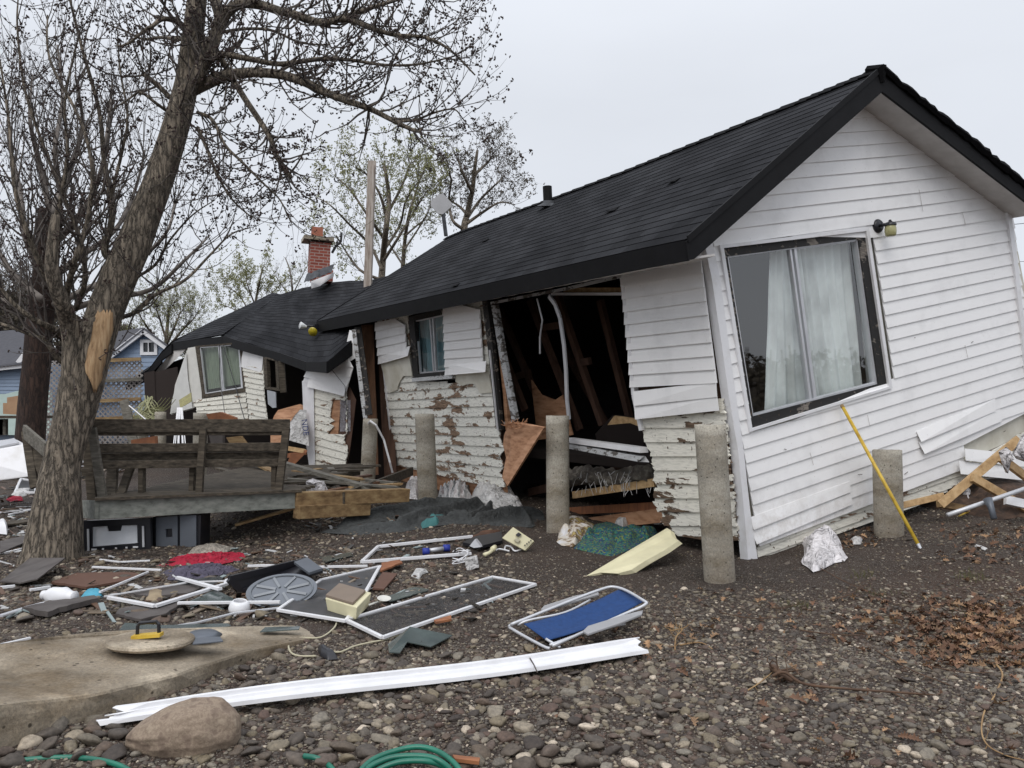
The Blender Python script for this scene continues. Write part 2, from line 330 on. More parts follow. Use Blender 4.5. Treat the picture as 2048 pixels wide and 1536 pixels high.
def brickm(name, sc_=1):
    m, t, b = nodes(name); uvn = N(t, 'ShaderNodeUVMap', uv_map='uv')
    br = N(t, 'ShaderNodeTexBrick', i_Scale=1, i_Mortar_Size=.010, i_Brick_Width=.21, i_Row_Height=.075, offset=.5)
    br.inputs['Color1'].default_value = (.20, .045, .03, 1); br.inputs['Color2'].default_value = (.29, .075, .05, 1); br.inputs['Mortar'].default_value = (.34, .25, .22, 1)
    t.links.new(uvn.outputs[0], br.inputs[0]); t.links.new(br.outputs[0], b.inputs['Base Color']); b.inputs['Roughness'].default_value = .9
    bump(t, b, br.outputs['Fac'], -.6, .01); return m
M['brick'] = brickm('chimney_brick')
M['terracotta'] = plainish('terracotta', (.36, .13, .08), .85)
M['lead'] = noisy('torn_flashing', c2((.05, .055, .065), (.018, .018, .02)), 9, .6, bs=.5)
# ================================================================ GROUND
def ground_mat():
    m, t, b = nodes('muddy_gravel'); co = coords(t)
    n = N(t, 'ShaderNodeTexNoise', i_Scale=.9, i_Detail=9, i_Roughness=.7); t.links.new(co, n.inputs[0])
    base = ramp(t, [(.3, (.016, .011, .008)), (.5, (.034, .0215, .0155)), (.62, (.052, .035, .026)), (.8, (.075, .054, .040))], n.outputs[0])
    src = base.outputs[0]; bp = None
    for s_, th in ((34, .30), (85, .34), (190, .4)):
        v = N(t, 'ShaderNodeTexVoronoi', i_Scale=s_); t.links.new(co, v.inputs[0])
        pc = N(t, 'ShaderNodeTexWhiteNoise'); t.links.new(v.outputs['Position'], pc.inputs[0])
        cr = ramp(t, [(0, (.020, .015, .012)), (.3, (.048, .037, .03)), (.55, (.065, .043, .034)), (.75, (.09, .08, .068)), (.93, (.12, .11, .095)), (1, (.35, .32, .28))], pc.outputs[0])
        k = ramp(t, [(th, (1, 1, 1)), (th + .08, (0, 0, 0))], v.outputs[0])
        sub = N(t, 'ShaderNodeMath', operation='GREATER_THAN'); sub.inputs[1].default_value = .45; t.links.new(pc.outputs[0], sub.inputs[0])
        mu = N(t, 'ShaderNodeMath', operation='MULTIPLY'); t.links.new(k.outputs[0], mu.inputs[0]); t.links.new(sub.outputs[0], mu.inputs[1])
        q = N(t, 'ShaderNodeMix', data_type='RGBA'); t.links.new(mu.outputs[0], q.inputs['Factor']); t.links.new(src, q.inputs['A']); t.links.new(cr.outputs[0], q.inputs['B']); src = q.outputs['Result']
        bp = bump(t, b, mu.outputs[0], .7, .35 / s_, bp)
    fn = N(t, 'ShaderNodeTexNoise', i_Scale=70, i_Detail=6); t.links.new(co, fn.inputs[0]); bump(t, b, fn.outputs[0], .6, .01, bp)
    gp = N(t, 'ShaderNodeVectorMath', operation='SUBTRACT'); t.links.new(co, gp.inputs[0]); gp.inputs[1].default_value = (OX + 4.6, OY + 6.0, 0); gs = N(t, 'ShaderNodeVectorMath', operation='MULTIPLY'); gs.inputs[1].default_value = (.42, .75, 0); t.links.new(gp.outputs[0], gs.inputs[0])
    gl_ = N(t, 'ShaderNodeVectorMath', operation='LENGTH'); t.links.new(gs.outputs[0], gl_.inputs[0]); nb = N(t, 'ShaderNodeMath', operation='MULTIPLY_ADD'); nb.inputs[1].default_value = 1.6; t.links.new(n.outputs[0], nb.inputs[0]); t.links.new(gl_.outputs['Value'], nb.inputs[2])
    gm = ramp(t, [(.0, (0, 0, 0)), (1, (1, 1, 1))], nb.outputs[0]); mr = N(t, 'ShaderNodeMapRange'); mr.inputs[1].default_value = 1.1; mr.inputs[2].default_value = 2.0; mr.inputs[3].default_value = .8; mr.inputs[4].default_value = 0; t.links.new(nb.outputs[0], mr.inputs[0])
    dk = N(t, 'ShaderNodeMix', data_type='RGBA'); t.links.new(mr.outputs[0], dk.inputs['Factor']); t.links.new(src, dk.inputs['A']); r3 = ramp(t, [(.35, (.028, .014, .009)), (.5, (.06, .032, .020)), (.66, (.11, .062, .036))], fn.outputs[0]); t.links.new(r3.outputs[0], dk.inputs['B'])
    t.links.new(dk.outputs['Result'], b.inputs['Base Color']); b.inputs['Roughness'].default_value = .85; b.inputs['Specular IOR Level'].default_value = .3; return m
def axis(lo, hi, st, far, grow=1.16):
    a = list(np.arange(lo, hi, st)); s_ = st; x = a[-1]
    while x < far[1]: s_ *= grow; x += s_; a.append(x)
    s_ = st; x = lo
    while x > far[0]: s_ *= grow; x -= s_; a.insert(0, x)
    return a
gx = axis(-7, 7.5, .07, (-700, 700)); gy = axis(2.5, 14, .07, (-400, 1200))
def gfull(x, y):
    z = g(x, y)
    if abs(x) < 25 and -3 < y < 40:
        z += .022 * noise.noise(V((x * 1.7, y * 1.7, 0))) + .012 * noise.noise(V((x * 6, y * 6, 3)))
    return z
mb = MB(); mb.grid([[(x, y, gfull(x, y)) for x in gx] for y in gy])
OX = -sum(v.x for v in mb.v) / len(mb.v); OY = -sum(v.y for v in mb.v) / len(mb.v); gr = mb.build('ground', ground_mat(), smooth=True); gr['kind'] = 'structure'
# ================================================================ COTTAGE (tilted, broken-backed)
A = V((-.57, 1, .042)).normalized(); B = V((1.782, 1, .41)).normalized(); B = (B - A * B.dot(A)).normalized(); C = B.cross(A) * -1
if C.z < 0: C = -C
CT = P(1405, 478, 7.75)
CBt = PP(1512, 1105, CT, -A)
def HG(px, py, off=0): return PP(px, py, CT - A * off, A)        # gable wall plane, off = proud of wall
AW = V((-.60, 1, .02)).normalized(); NW = AW.cross(C); NW.normalize()
if NW.dot(B) > 0: NW = -NW                                        # outward normal of long wall
def HL(px, py, off=0): return PP(px, py, CT + NW * off, NW)
house = thing('cottage', 'long white sided cottage with black roof, broken and sagging off its piers', 'house', (CBt.x, CBt.y, g(CBt.x, CBt.y)))
def inv2(q3):
    """q3: bl, br, tr, tl corners in 3D -> function point -> (s,t)"""
    bl, br, tr, tl = q3; e1 = (br - bl).normalized(); nn = e1.cross(tl - bl).normalized(); e2 = nn.cross(e1)
    def f(p):
        d = V(p) - bl; x, y = d.dot(e1), d.dot(e2); s = t = .5
        def bil(s, t):
            q = bl * (1 - s) * (1 - t) + br * s * (1 - t) + tr * s * t + tl * (1 - s) * t; q = q - bl; return q.dot(e1), q.dot(e2)
        for _ in range(12):
            fx, fy = bil(s, t); h = 1e-4; ax, ay = bil(s + h, t); bx, by = bil(s, t + h)
            a, c, b_, d_ = (ax - fx) / h, (ay - fy) / h, (bx - fx) / h, (by - fy) / h; det = a * d_ - b_ * c
            if abs(det) < 1e-9: break
            rx, ry = x - fx, y - fy; s += (rx * d_ - b_ * ry) / det; t += (a * ry - c * rx) / det
        return s, t
    return f
def crossings(polys, t):
    xs = []
    for pl in polys:
        for i in range(len(pl)):
            (x0, y0), (x1, y1) = pl[i], pl[(i + 1) % len(pl)]
            if (y0 <= t) != (y1 <= t): xs.append(x0 + (t - y0) / (y1 - y0) * (x1 - x0))
    xs.sort(); return [(xs[i], xs[i + 1]) for i in range(0, len(xs) - 1, 2)]
def clap(corners_px, H, n, polys_px, off=0, lip=.014, K=1, jag=0, nrm=None, corners=None, inlip=True, thick=.004):
    """clapboards: real overlapping courses inside px outlines (even-odd)"""
    q3 = corners if corners else [H(*c) for c in corners_px]
    bl, br, tr, tl = q3; nrm = nrm if nrm is not None else (br - bl).cross(tl - bl).normalized()
    if nrm.dot(CAM - bl) < 0: nrm = -nrm
    f = inv2(q3); polys = [[f(H(*p)) for p in pl] for pl in polys_px]
    def bil(s, t, o): return bl * (1 - s) * (1 - t) + br * s * (1 - t) + tr * s * t + tl * (1 - s) * t + nrm * (o + off)
    m = MB(); W_ = (br - bl).length; m.uvs = []
    for i in range(n):
        t0, t1 = i / n, (i + 1) / n
        for k in range(K):
            ta, tb = t0 + (t1 - t0) * k / K, t0 + (t1 - t0) * (k + 1) / K; e = (tb - ta) * .04
            Ia, Ib = crossings(polys, ta + e), crossings(polys, tb - e)
            if len(Ia) != len(Ib): mid = crossings(polys, (ta + tb) / 2); Ia = Ib = mid if mid else (Ia if len(Ia) > len(Ib) else Ib)
            for (a0, a1), (b0, b1) in zip(Ia, Ib):
                if jag:
                    j = lambda: random.uniform(-jag, jag) / W_
                    a0 += j(); b0 += j(); a1 += j(); b1 += j()
                oa, ob = lip * (1 - k / K) , lip * (1 - (k + 1) / K)
                ns = max(1, int((a1 - a0) * W_ / 1.2))
                for q in range(ns):
                    u0, u1 = q / ns, (q + 1) / ns; la = lambda u: a0 + (a1 - a0) * u; lb = lambda u: b0 + (b1 - b0) * u
                    v4 = [bil(la(u0), ta, oa), bil(la(u1), ta, oa), bil(lb(u1), tb, ob), bil(lb(u0), tb, ob)]
                    m.poly(v4); fa, fb = k / K, (k + 1) / K; m.uvs += [(la(u0) * W_, i + fa * .999), (la(u1) * W_, i + fa * .999), (lb(u1) * W_, i + fb * .999), (lb(u0) * W_, i + fb * .999)]
                    if k == 0: m.poly([bil(la(u0), ta, 0), bil(la(u1), ta, 0), bil(la(u1), ta, oa), bil(la(u0), ta, oa)]); m.uvs += [(0, .1)] * 4
                # end grain
                m.poly([bil(a0, ta, -.006), bil(a0, ta, oa), bil(b0, tb, ob), bil(b0, tb, -.006)])
                m.poly([bil(a1, ta, -.006), bil(b1, tb, -.006), bil(b1, tb, ob), bil(a1, ta, oa)]); m.uvs += [(0, .1)] * 8
    return m
def slabpoly(H, pts, off=0, th=.02, n=None):
    q = [H(*p[:2], off) for p in pts]; nn = (q[1] - q[0]).cross(q[2] - q[0]).normalized()
    if nn.dot(CAM - q[0]) < 0: nn = -nn
    m = MB(); m.prism(q, -nn * th); return m
def pbar(m, H, a, b, w_, h_, off=0, jag=0, nr=None):
    p, q = H(*a, off), H(*b, off); m.bar(p, q, w_, h_, nr if nr is not None else NW, jag)
def part(name, m, mat, par=house, **k):
    mt_ = M[mat] if isinstance(mat, str) else mat
    if name in ('loose_siding', 'backer_board', 'edge_trim', 'blocking', 'dangling_cable', 'frieze_trim'):
        for q_ in islands(m): r_ = q_.build(name, mt_, par, **k)
        return r_
    if getattr(m, 'uvs', None) and len(m.uvs) == len(m.v): k['uv'] = [(a, b % 1.0) for a, b in m.uvs]
    return m.build(name, mt_, par, **k)
# ---- gable wall
GB = [(1512, 1105), (2064, 905), (2015, 398), (1405, 478)]
GBn = [(1510, 1092), (2110, 866), (2015, 398), (1405, 478)]
apex = (1741, 190)
outline = [(1424, 505), (1418, 472), apex, (2017, 398), (2030, 520), (2075, 822), (1922, 880), (1924, 930), (1512, 1088), (1460, 760)]
hole = [(1440, 490), (1738, 455), (1785, 776), (1500, 864)]
pr3 = [HG(*p) for p in [(1510, 1092), (2110, 866), (2015, 398), (1405, 478)]]
# extend patch upward past the eaves: same lines continued
bl, br_, tr, tl = pr3; ext = 1.62
tr2 = br_ + (tr - br_) * ext; tl2 = bl + (tl - bl) * ext
nfull = 35
m_ = clap(None, HG, nfull, [outline, hole], .03, .016, corners=[bl, br_, tr2, tl2])
gw = part('gable_siding', m_, 'vinyl')
m_ = MB()
f_out = [(1405, 478), apex, (2017, 398), (2055, 560), (2100, 850), (2100, 935), (1925, 960), (1850, 1003), (1700, 1060), (1515, 1122)]
for quad in ([(1408, 482), (1738, 440), (1738, 456), (1438, 492)], [(1405, 482), (1438, 492), (1500, 864), (1510, 1095)], [(1738, 440), (2017, 400), (2100, 850), (1785, 776)], [(1785, 776), (2100, 850), (1510, 1095), (1500, 864)], [(1405, 480), apex, (2017, 400), (1738, 446)]):
    q = [HG(*p, -.02) for p in quad]; m_.prism(q, A * .1)
part('wall_sheathing', m_, 'foam')
# old clapboard skirt under the vinyl on the gable
sk = [(1512, 1090), (1700, 1018), (1925, 930), (2048, 868), (2110, 850), (2110, 925), (1990, 950), (1905, 975), (1850, 1003), (1700, 1058), (1515, 1118)]
m_ = clap(None, HG, 8, [sk], .0, .018, 3, .004, corners=[HG(*p) for p in [(1512, 1160), (2110, 960), (2110, 800), (1510, 1040)]])
part('skirt_boards', m_, 'oldpaint2')
for (a, b) in (((1838, 379), (1846, 423)), ((1925, 425), (1932, 452)), ((1760, 560), (1765, 590)), ((1930, 690), (1936, 716)), ((1620, 905), (1627, 930)), ((1735, 830), (1740, 853))):
    q = MB(); q.bar(HG(*a, .048), HG(*b, .052), .004, .003, A); part('siding_joint', q, 'soffit')
for k in range(26):
    px_, py_ = random.uniform(1540, 2030), random.uniform(560, 1000)
    if py_ > 1040 - (px_ - 1540) * .32 or (px_ < 1800 and py_ < 880 - (px_ - 1500) * .3) or k > 15: continue
    q = MB(); a = HG(px_, py_, .052); q.bar(a, a + B * random.uniform(.02, .07) + C * random.uniform(-.02, .02), .006, .003, A); part('scuff', q, 'dark_wood')
# loose flap courses sticking out on the gable
m_ = MB()
for (a, b, c, d) in (((1833, 863), (1990, 797), (1992, 822), (1843, 884)), ((1837, 884), (2000, 818), (2004, 842), (1850, 908))):
    m_.prism([HG(*a, .05), HG(*b, .046), HG(*c, .06), HG(*d, .085)], A * .004)
for (a, b, c, d) in (((1500, 1035), (1700, 962), (1702, 984), (1508, 1060)), ((1502, 1059), (1703, 985), (1705, 1009), (1514, 1089))):
    m_.prism([HG(*a, .05), HG(*b, .047), HG(*c, .062), HG(*d, .075)], A * .004)
part('loose_siding', m_, 'vinyl')
# vinyl pieces hanging below on right
m_ = MB()
for (a, b, c, d) in (((1930, 897), (2062, 910), (2062, 935), (1932, 921)), ((1918, 922), (2062, 937), (2062, 962), (1922, 948))):
    m_.prism([HG(*a, .09), HG(*b, .09), HG(*c, .11), HG(*d, .12)], A * .004)
part('loose_siding', m_, 'vinyl')
# corner trim (vinyl L) + right corner trim
m_ = MB()
cor = [(1400, 488), (1424, 560), (1447, 700), (1462, 800), (1478, 920), (1492, 1040), (1500, 1130)]
cw = [(1424, 480), (1441, 560), (1459, 700), (1473, 800), (1487, 900), (1500, 1020), (1517, 1130)]
left_e = [(1398, 490), (1411, 560), (1428, 700), (1441, 800), (1457, 900), (1468, 1020), (1480, 1132)]
ridge_ = [(1409, 486), (1424, 560), (1445, 700), (1459, 800), (1476, 900), (1488, 1020), (1497, 1128)]
for i in range(6):
    a0, a1 = HG(*ridge_[i], .062), HG(*ridge_[i + 1], .062); b0, b1 = HG(*cw[i], .062), HG(*cw[i + 1], .062); m_.poly([a0, b0, b1, a1])
    m_.poly([b0, b0 + A * .03, b1 + A * .03, b1])
    c0 = a0 + AW * .10 + NW * .0; c1 = a1 + AW * .10; m_.poly([c0, a0, a1, c1]); m_.poly([c0, c1, c1 - NW * .03, c0 - NW * .03])
part('corner_trim', m_, 'trim', solid=.003)
m_ = MB(); rt_ = [(2012, 400), (2028, 520), (2046, 680), (2062, 830), (2075, 930)]
for i in range(4): m_.bar(HG(*rt_[i], .05), HG(*rt_[i + 1], .05), .08, .04, A)
part('corner_trim', m_, 'trim')
# ---- picture window in the gable
m_ = MB(); fr = [(1448, 503), (1732, 463), (1774, 775), (1503, 856)]; 
wd = MB()
def frame_ring(m, H, outer, inner, off, th):
    for i in range(4):
        j = (i + 1) % 4; q = [H(*outer[i], off), H(*outer[j], off), H(*inner[j], off), H(*inner[i], off)]; nn = (q[1] - q[0]).cross(q[2] - q[0]).normalized()
        if nn.dot(CAM - q[0]) < 0: nn = -nn
        m.prism(q, -nn * th)
frame_ring(m_, HG, [(1440, 490), (1738, 455), (1785, 776), (1500, 864)], [(1448, 496), (1733, 462), (1779, 773), (1505, 857)], .062, .05)
win = part('picture_window', m_, 'trim')
m_ = MB(); frame_ring(m_, HG, [(1446, 494), (1735, 460), (1781, 774), (1503, 859)], [(1455, 513), (1717, 478), (1757, 768), (1506, 833)], .034, .06)
part('outer_frame', m_, 'blackpeel', win)
m_ = MB(); frame_ring(m_, HG, [(1451, 509), (1719, 474), (1759, 770), (1502, 838)], [(1457, 515), (1713, 481), (1751, 765), (1507, 829)], .018, .07)
frame_ring(m_, HG, [(1579, 495), (1592, 493), (1634, 806), (1621, 808)], [(1583, 497), (1588, 497), (1629, 804), (1625, 805)], .012, .05)
frame_ring(m_, HG, [(1588, 494), (1717, 477), (1755, 768), (1630, 804)], [(1593, 499), (1712, 483), (1748, 764), (1634, 797)], .004, .03)
part('sash', m_, 'alum', win)
m_ = MB(); m_.prism([HG(*p, .02) for p in [(1503, 838), (1756, 771), (1757, 779), (1504, 849)]], A * .09)
part('sill', m_, 'white', win)
m_ = MB(); m_.poly([HG(*p, -.01) for p in [(1457, 515), (1587, 496), (1627, 806), (1507, 829)]]); m_.poly([HG(*p, -.02) for p in [(1590, 496), (1713, 481), (1751, 765), (1630, 803)]])
part('pane', m_, glassy('window_glass', .17, (.93, .95, .95)), win)
def curtain_mat(name, c):
    m, t, b = nodes(name); n = N(t, 'ShaderNodeTexNoise', i_Scale=3, i_Detail=6); t.links.new(coords(t, (1, 1, .6)), n.inputs[0])
    r = ramp(t, [(.3, tuple(x * .6 for x in c)), (.55, c)], n.outputs[0]); t.links.new(r.outputs[0], b.inputs['Base Color']); b.inputs['Roughness'].default_value = .9
    b.inputs['Transmission Weight'].default_value = 0; return m
M['curtain'] = curtain_mat('curtain', (.86, .90, .88)); M['bluecurtain'] = curtain_mat('blue_curtain', (.28, .46, .52)); M['lacecurtain'] = curtain_mat('lace_curtain', (.62, .66, .58))
def curtain(H, tl, tr, br, bl, off, folds, amp, nrm, seed=0, flare=.0):
    rows = []; nU = folds * 10; nV = 14; a, b, c, d = [H(*p, off) for p in (tl, tr, br, bl)]
    for i in range(nV + 1):
        v = i / nV; row = []
        for j in range(nU + 1):
            u = j / nU; ph = u * folds * 2 * math.pi + .9 * noise.noise(V((u * 6, v * 1.2, seed))) * 2
            s = u + .015 * noise.noise(V((u * 5, v * 3, seed + 5)))
            top = a * (1 - s) + b * s; bot = d * (1 - s) + c * s
            row.append(top * (1 - v) + bot * v + nrm * (amp * math.sin(ph) * (.6 + .4 * v) + amp * .8 * noise.noise(V((u * folds * 1.7, v * .8, seed)))))
        rows.append(row)
    m = MB(); m.grid(rows); return m
m_ = curtain(HG, (1540, 505), (1600, 495), (1640, 805), (1528, 830), -.16, 5, .028, A, 1); part('curtain', m_, 'curtain', win, smooth=True)
m_ = curtain(HG, (1592, 492), (1697, 480), (1722, 770), (1635, 805), -.17, 6, .03, A, 2); part('curtain', m_, 'curtain', win, smooth=True)
m_ = curtain(HG, (1712, 478), (1726, 476), (1768, 768), (1735, 775), -.15, 2, .02, A, 3); part('curtain', m_, 'curtain', win, smooth=True)
# ---- gable lamp
lp = HG(1757, 452, .05); wl = thing('x', None, None, (0, 0, 0)) if 0 else None
m_ = MB(); m_.lathe([(.0, .02), (.06, .02), (.075, .0), (.075, -.02)], lp, -A, 20); m_.tube([lp, lp - A * .07 + V((.01, -.02, -.0)), lp - A * .075 + V((.05, -.02, .01))], .018, 8)
lamp = part('wall_lamp', m_, 'black', smooth=True)
lc = lp - A * .075 + V((.05, -.02, .0)); dn = V((.05, .02, -1)).normalized()
m_ = MB(); m_.lathe([(0, -.05), (.012, -.05), (.02, -.03), (.05, -.02), (.062, -.005), (.062, .012)], lc, dn, 20); part('lamp_cap', m_, 'black', lamp, smooth=True)
m_ = MB(); m_.lathe([(.05, .012), (.058, .04), (.060, .075), (.054, .11), (.045, .125), (0, .125)], lc, dn, 20); part('lamp_glass', m_, plainish('yellowed_glass', (.42, .40, .20), .2), lamp, smooth=True)
# ---- LONG WALL -------------------------------------------------------------
# right bay: vinyl
NWf = NW
LB = [(1240, 840), (1440, 815), (1405, 492), (1240, 540)]
m_ = clap([(1268, 773), (1422, 765), (1388, 493), (1246, 520)], HL, 10, [[(1247, 545), (1300, 528), (1405, 492), (1440, 764), (1340, 770), (1267, 773), (1264, 730)]], .04, .02)
part('side_siding', m_, 'vinyl')
m_ = MB()
for a, b, c, d, o in (((1266, 783), (1432, 763), (1434, 794), (1268, 812), .05), ((1268, 810), (1434, 792), (1438, 821), (1270, 839), .06)):
    m_.prism([HL(*a, o), HL(*b, .05), HL(*c, .06), HL(*d, o + .035)], -NW * .004)
part('loose_siding', m_, 'vinyl')
# right bay: rotten clapboard
rb = [(1283, 780), (1445, 780), (1478, 1080), (1440, 1082), (1400, 1078), (1362, 1074), (1348, 1062), (1330, 1052), (1318, 1018), (1308, 1010), (1309, 985), (1316, 970), (1306, 955), (1312, 940), (1303, 925), (1306, 905), (1297, 900), (1290, 880), (1284, 850)]
m_ = clap([(1290, 1077), (1480, 1080), (1445, 797), (1283, 797)], HL, 10, [rb], .0, .02, 4, .03)
part('rotten_clapboard', m_, peel('rotting_clapboard', (.80, .775, .69), (.12, .078, .05), .535, 2.2, (1, 1, 4), 1))
m_ = MB(); m_.prism([HL(*p, -.03) for p in [(1250, 545), (1402, 492), (1470, 1080), (1400, 1070), (1340, 1040), (1300, 900), (1285, 860)]], -NW * .09); part('wall_sheathing', m_, 'stud')
# window (opening) white casing of big hole
m_ = MB()
def strip(m, H, pts, wpx, off, th, nr=None):
    """board following px points; wpx = width in metres"""
    for i in range(len(pts) - 1): m.bar(H(*pts[i], off), H(*pts[i + 1], off), wpx, th, nr if nr is not None else NW)
strip(m_, HL, [(1246, 548), (1262, 680), (1270, 790), (1285, 860)], .05, .02, .06)
opn = part('window_opening', m_, 'trim')
m_ = MB(); strip(m_, HL, [(990, 610), (1008, 720), (1031, 838)], .13, .0, .05); part('jamb', m_, 'greywhite', opn)
m_ = MB(); strip(m_, HL, [(984, 606), (1120, 580), (1245, 552)], .035, .03, .05); part('head_trim', m_, 'greywhite', opn)
m_ = MB(); p0, p1 = HL(1140, 880, .02), HL(1288, 900, .05); m_.bar(p0, p1, .12, .06); part('sill', m_, 'white', opn)
m_ = MB(); m_.bar(p0 - V((0, 0, .07)), p1 - V((0, 0, .10)), .1, .06, jag=.05); part('subsill', m_, 'greywhite', opn)
m_ = MB(); cv = [(1098, 592), (1110, 608), (1120, 635), (1128, 690), (1132, 740), (1134, 800), (1138, 838)]
for i in range(len(cv) - 1): m_.bar(HL(*cv[i], .08), HL(*cv[i + 1], .08), .055, .02, NW)
part('bent_track', m_, 'alum', opn)
m_ = MB(); m_.tube([HL(1074, 597, .02), HL(1085, 640, .02), HL(1080, 675, .02), HL(1080, 707, .02)], .012, 6); part('hanging_rod', m_, 'alum', opn)
m_ = MB(); m_.bar(HL(1105, 588, -.25), HL(1246, 588, -.25), .05, .03); part('curtain_rail', m_, 'white', opn)
m_ = MB(); m_.bar(HL(1130, 580, -.3), HL(1246, 580, -.3), .05, .05); part('header_board', m_, 'lumber', opn)
# middle bay: old clapboard with window hole
mid = [(755, 640), (968, 600), (985, 690), (992, 760), (1000, 855), (1000, 880), (1012, 898), (1000, 912), (1008, 930), (1001, 945), (1012, 975), (960, 968), (900, 955), (790, 930), (783, 860), (772, 800), (768, 740), (762, 690)]
mh = [(816, 632), (900, 612), (912, 765), (826, 762)]
m_ = clap([(788, 946), (1012, 974), (968, 556), (752, 616)], HL, 20, [mid, mh], .0, .018, 4, .018)
part('peeling_clapboard', m_, 'oldpaint')
m_ = MB()
for quad in ([(757, 645), (816, 632), (826, 764), (786, 930)], [(900, 612), (968, 600), (1008, 965), (912, 770)], [(826, 766), (912, 770), (1005, 966), (788, 928)]): m_.prism([HL(*p, -.03) for p in quad], -NW * .09)
part('wall_sheathing', m_, 'stud')
m_ = MB(); m_.prism([HL(*p, -.02) for p in [(790, 928), (1008, 968), (1012, 1000), (995, 1006), (960, 1004), (900, 985), (830, 975), (795, 965)]], -NW * .05); part('plywood_base', m_, 'ply')
# backer foam sheets
m_ = MB(); m_.prism([HL(*p, .035) for p in [(760, 724), (818, 708), (824, 752), (806, 752), (797, 768), (794, 780), (778, 786), (772, 770), (768, 752)]], -NW * .015)
m_.prism([HL(*p, .035) for p in [(908, 745), (975, 742), (984, 785), (960, 787), (950, 768), (935, 768), (925, 772), (912, 764)]], -NW * .015)
part('backer_board', m_, 'foam')
m_ = clap([(763, 727), (820, 715), (815, 632), (755, 645)], HL, 5, [[(755, 645), (815, 633), (820, 711), (763, 727)]], .05, .022)
part('side_siding', m_, 'vinyl')
m_ = clap([(897, 750), (976, 748), (965, 598), (892, 612)], HL, 8, [[(892, 612), (965, 600), (974, 745), (897, 750)]], .05, .022)
part('side_siding', m_, 'vinyl')
m_ = MB(); m_.prism([HL(*a, o) for a, o in (((762, 708), .06), ((820, 692), .06), ((815, 712), .12), ((764, 727), .07))], -NW * .004)
m_.prism([HL(*a, o) for a, o in (((898, 728), .065), ((972, 722), .065), ((970, 744), .15), ((897, 750), .1))], -NW * .004); part('loose_siding', m_, 'vinyl')
m_ = MB(); strip(m_, HL, [(972, 600), (984, 700), (1000, 858)], .14, .02, .05); part('weathered_board', m_, 'blackpeel')
m_ = MB(); strip(m_, HL, [(980, 700), (996, 860)], .02, .05, .03); strip(m_, HL, [(757, 648), (772, 780), (788, 930)], .03, .02, .03); part('edge_trim', m_, 'white')
m_ = MB(); strip(m_, HL, [(1003, 700), (1012, 790), (1017, 860)], .08, -.06, .05); part('edge_stud', m_, 'ply')
# small window
m_ = MB(); frame_ring(m_, HL, [(817, 634), (902, 612), (912, 760), (826, 760)], [(828, 642), (895, 627), (900, 742), (836, 748)], .03, .08)
w2 = part('small_window', m_, 'blackpeel')
m_ = MB(); frame_ring(m_, HL, [(827, 640), (896, 626), (900, 744), (836, 750)], [(831, 644), (892, 631), (896, 740), (840, 745)], .0, .04); frame_ring(m_, HL, [(858, 633), (866, 631), (872, 746), (866, 747)], [(860, 635), (864, 634), (870, 744), (868, 744)], .0, .04)
part('sash', m_, 'alum', w2)
m_ = MB(); m_.poly([HL(*p, -.02) for p in [(829, 642), (894, 629), (898, 742), (838, 748)]]); part('pane', m_, glassy('small_glass', .10, (.92, .95, .95)), w2)
m_ = curtain(HL, (829, 640), (896, 626), (900, 748), (836, 752), -.14, 6, .03, NW, 4); part('curtain', m_, 'bluecurtain', w2, smooth=True)
m_ = MB(); m_.bar(HL(826, 760, .06), HL(908, 753, .06), .04, .06); part('sill', m_, 'greywhite', w2)
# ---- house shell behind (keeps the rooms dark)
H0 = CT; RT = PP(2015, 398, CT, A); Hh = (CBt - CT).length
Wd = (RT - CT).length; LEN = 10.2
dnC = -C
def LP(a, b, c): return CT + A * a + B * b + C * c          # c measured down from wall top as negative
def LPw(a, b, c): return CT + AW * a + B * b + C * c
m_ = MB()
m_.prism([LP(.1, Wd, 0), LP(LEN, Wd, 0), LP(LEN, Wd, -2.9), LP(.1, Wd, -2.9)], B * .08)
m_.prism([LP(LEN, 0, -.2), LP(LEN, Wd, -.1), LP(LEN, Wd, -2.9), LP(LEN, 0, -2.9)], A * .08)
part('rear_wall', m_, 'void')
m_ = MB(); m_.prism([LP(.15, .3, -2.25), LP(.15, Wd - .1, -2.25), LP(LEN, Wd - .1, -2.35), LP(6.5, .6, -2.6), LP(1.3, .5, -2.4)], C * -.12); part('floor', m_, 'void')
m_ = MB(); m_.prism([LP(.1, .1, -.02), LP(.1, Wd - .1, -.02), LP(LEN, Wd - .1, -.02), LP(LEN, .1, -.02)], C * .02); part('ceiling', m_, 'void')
m_ = MB(); m_.prism([PP(a, b, CT - NW * 1.9, NW) for a, b in ((980, 850), (1330, 850), (1500, 1010), (1330, 1062), (980, 1040))], -NW * .05); m_.prism([PP(a, b, CT - NW * .4, NW) for a, b in ((1300, 940), (1480, 900), (1490, 1090), (1400, 1100), (1320, 1045))], -NW * .05); part('underfloor_dark_sheet', m_, 'void')  # black sheets added to darken the space beneath the floor
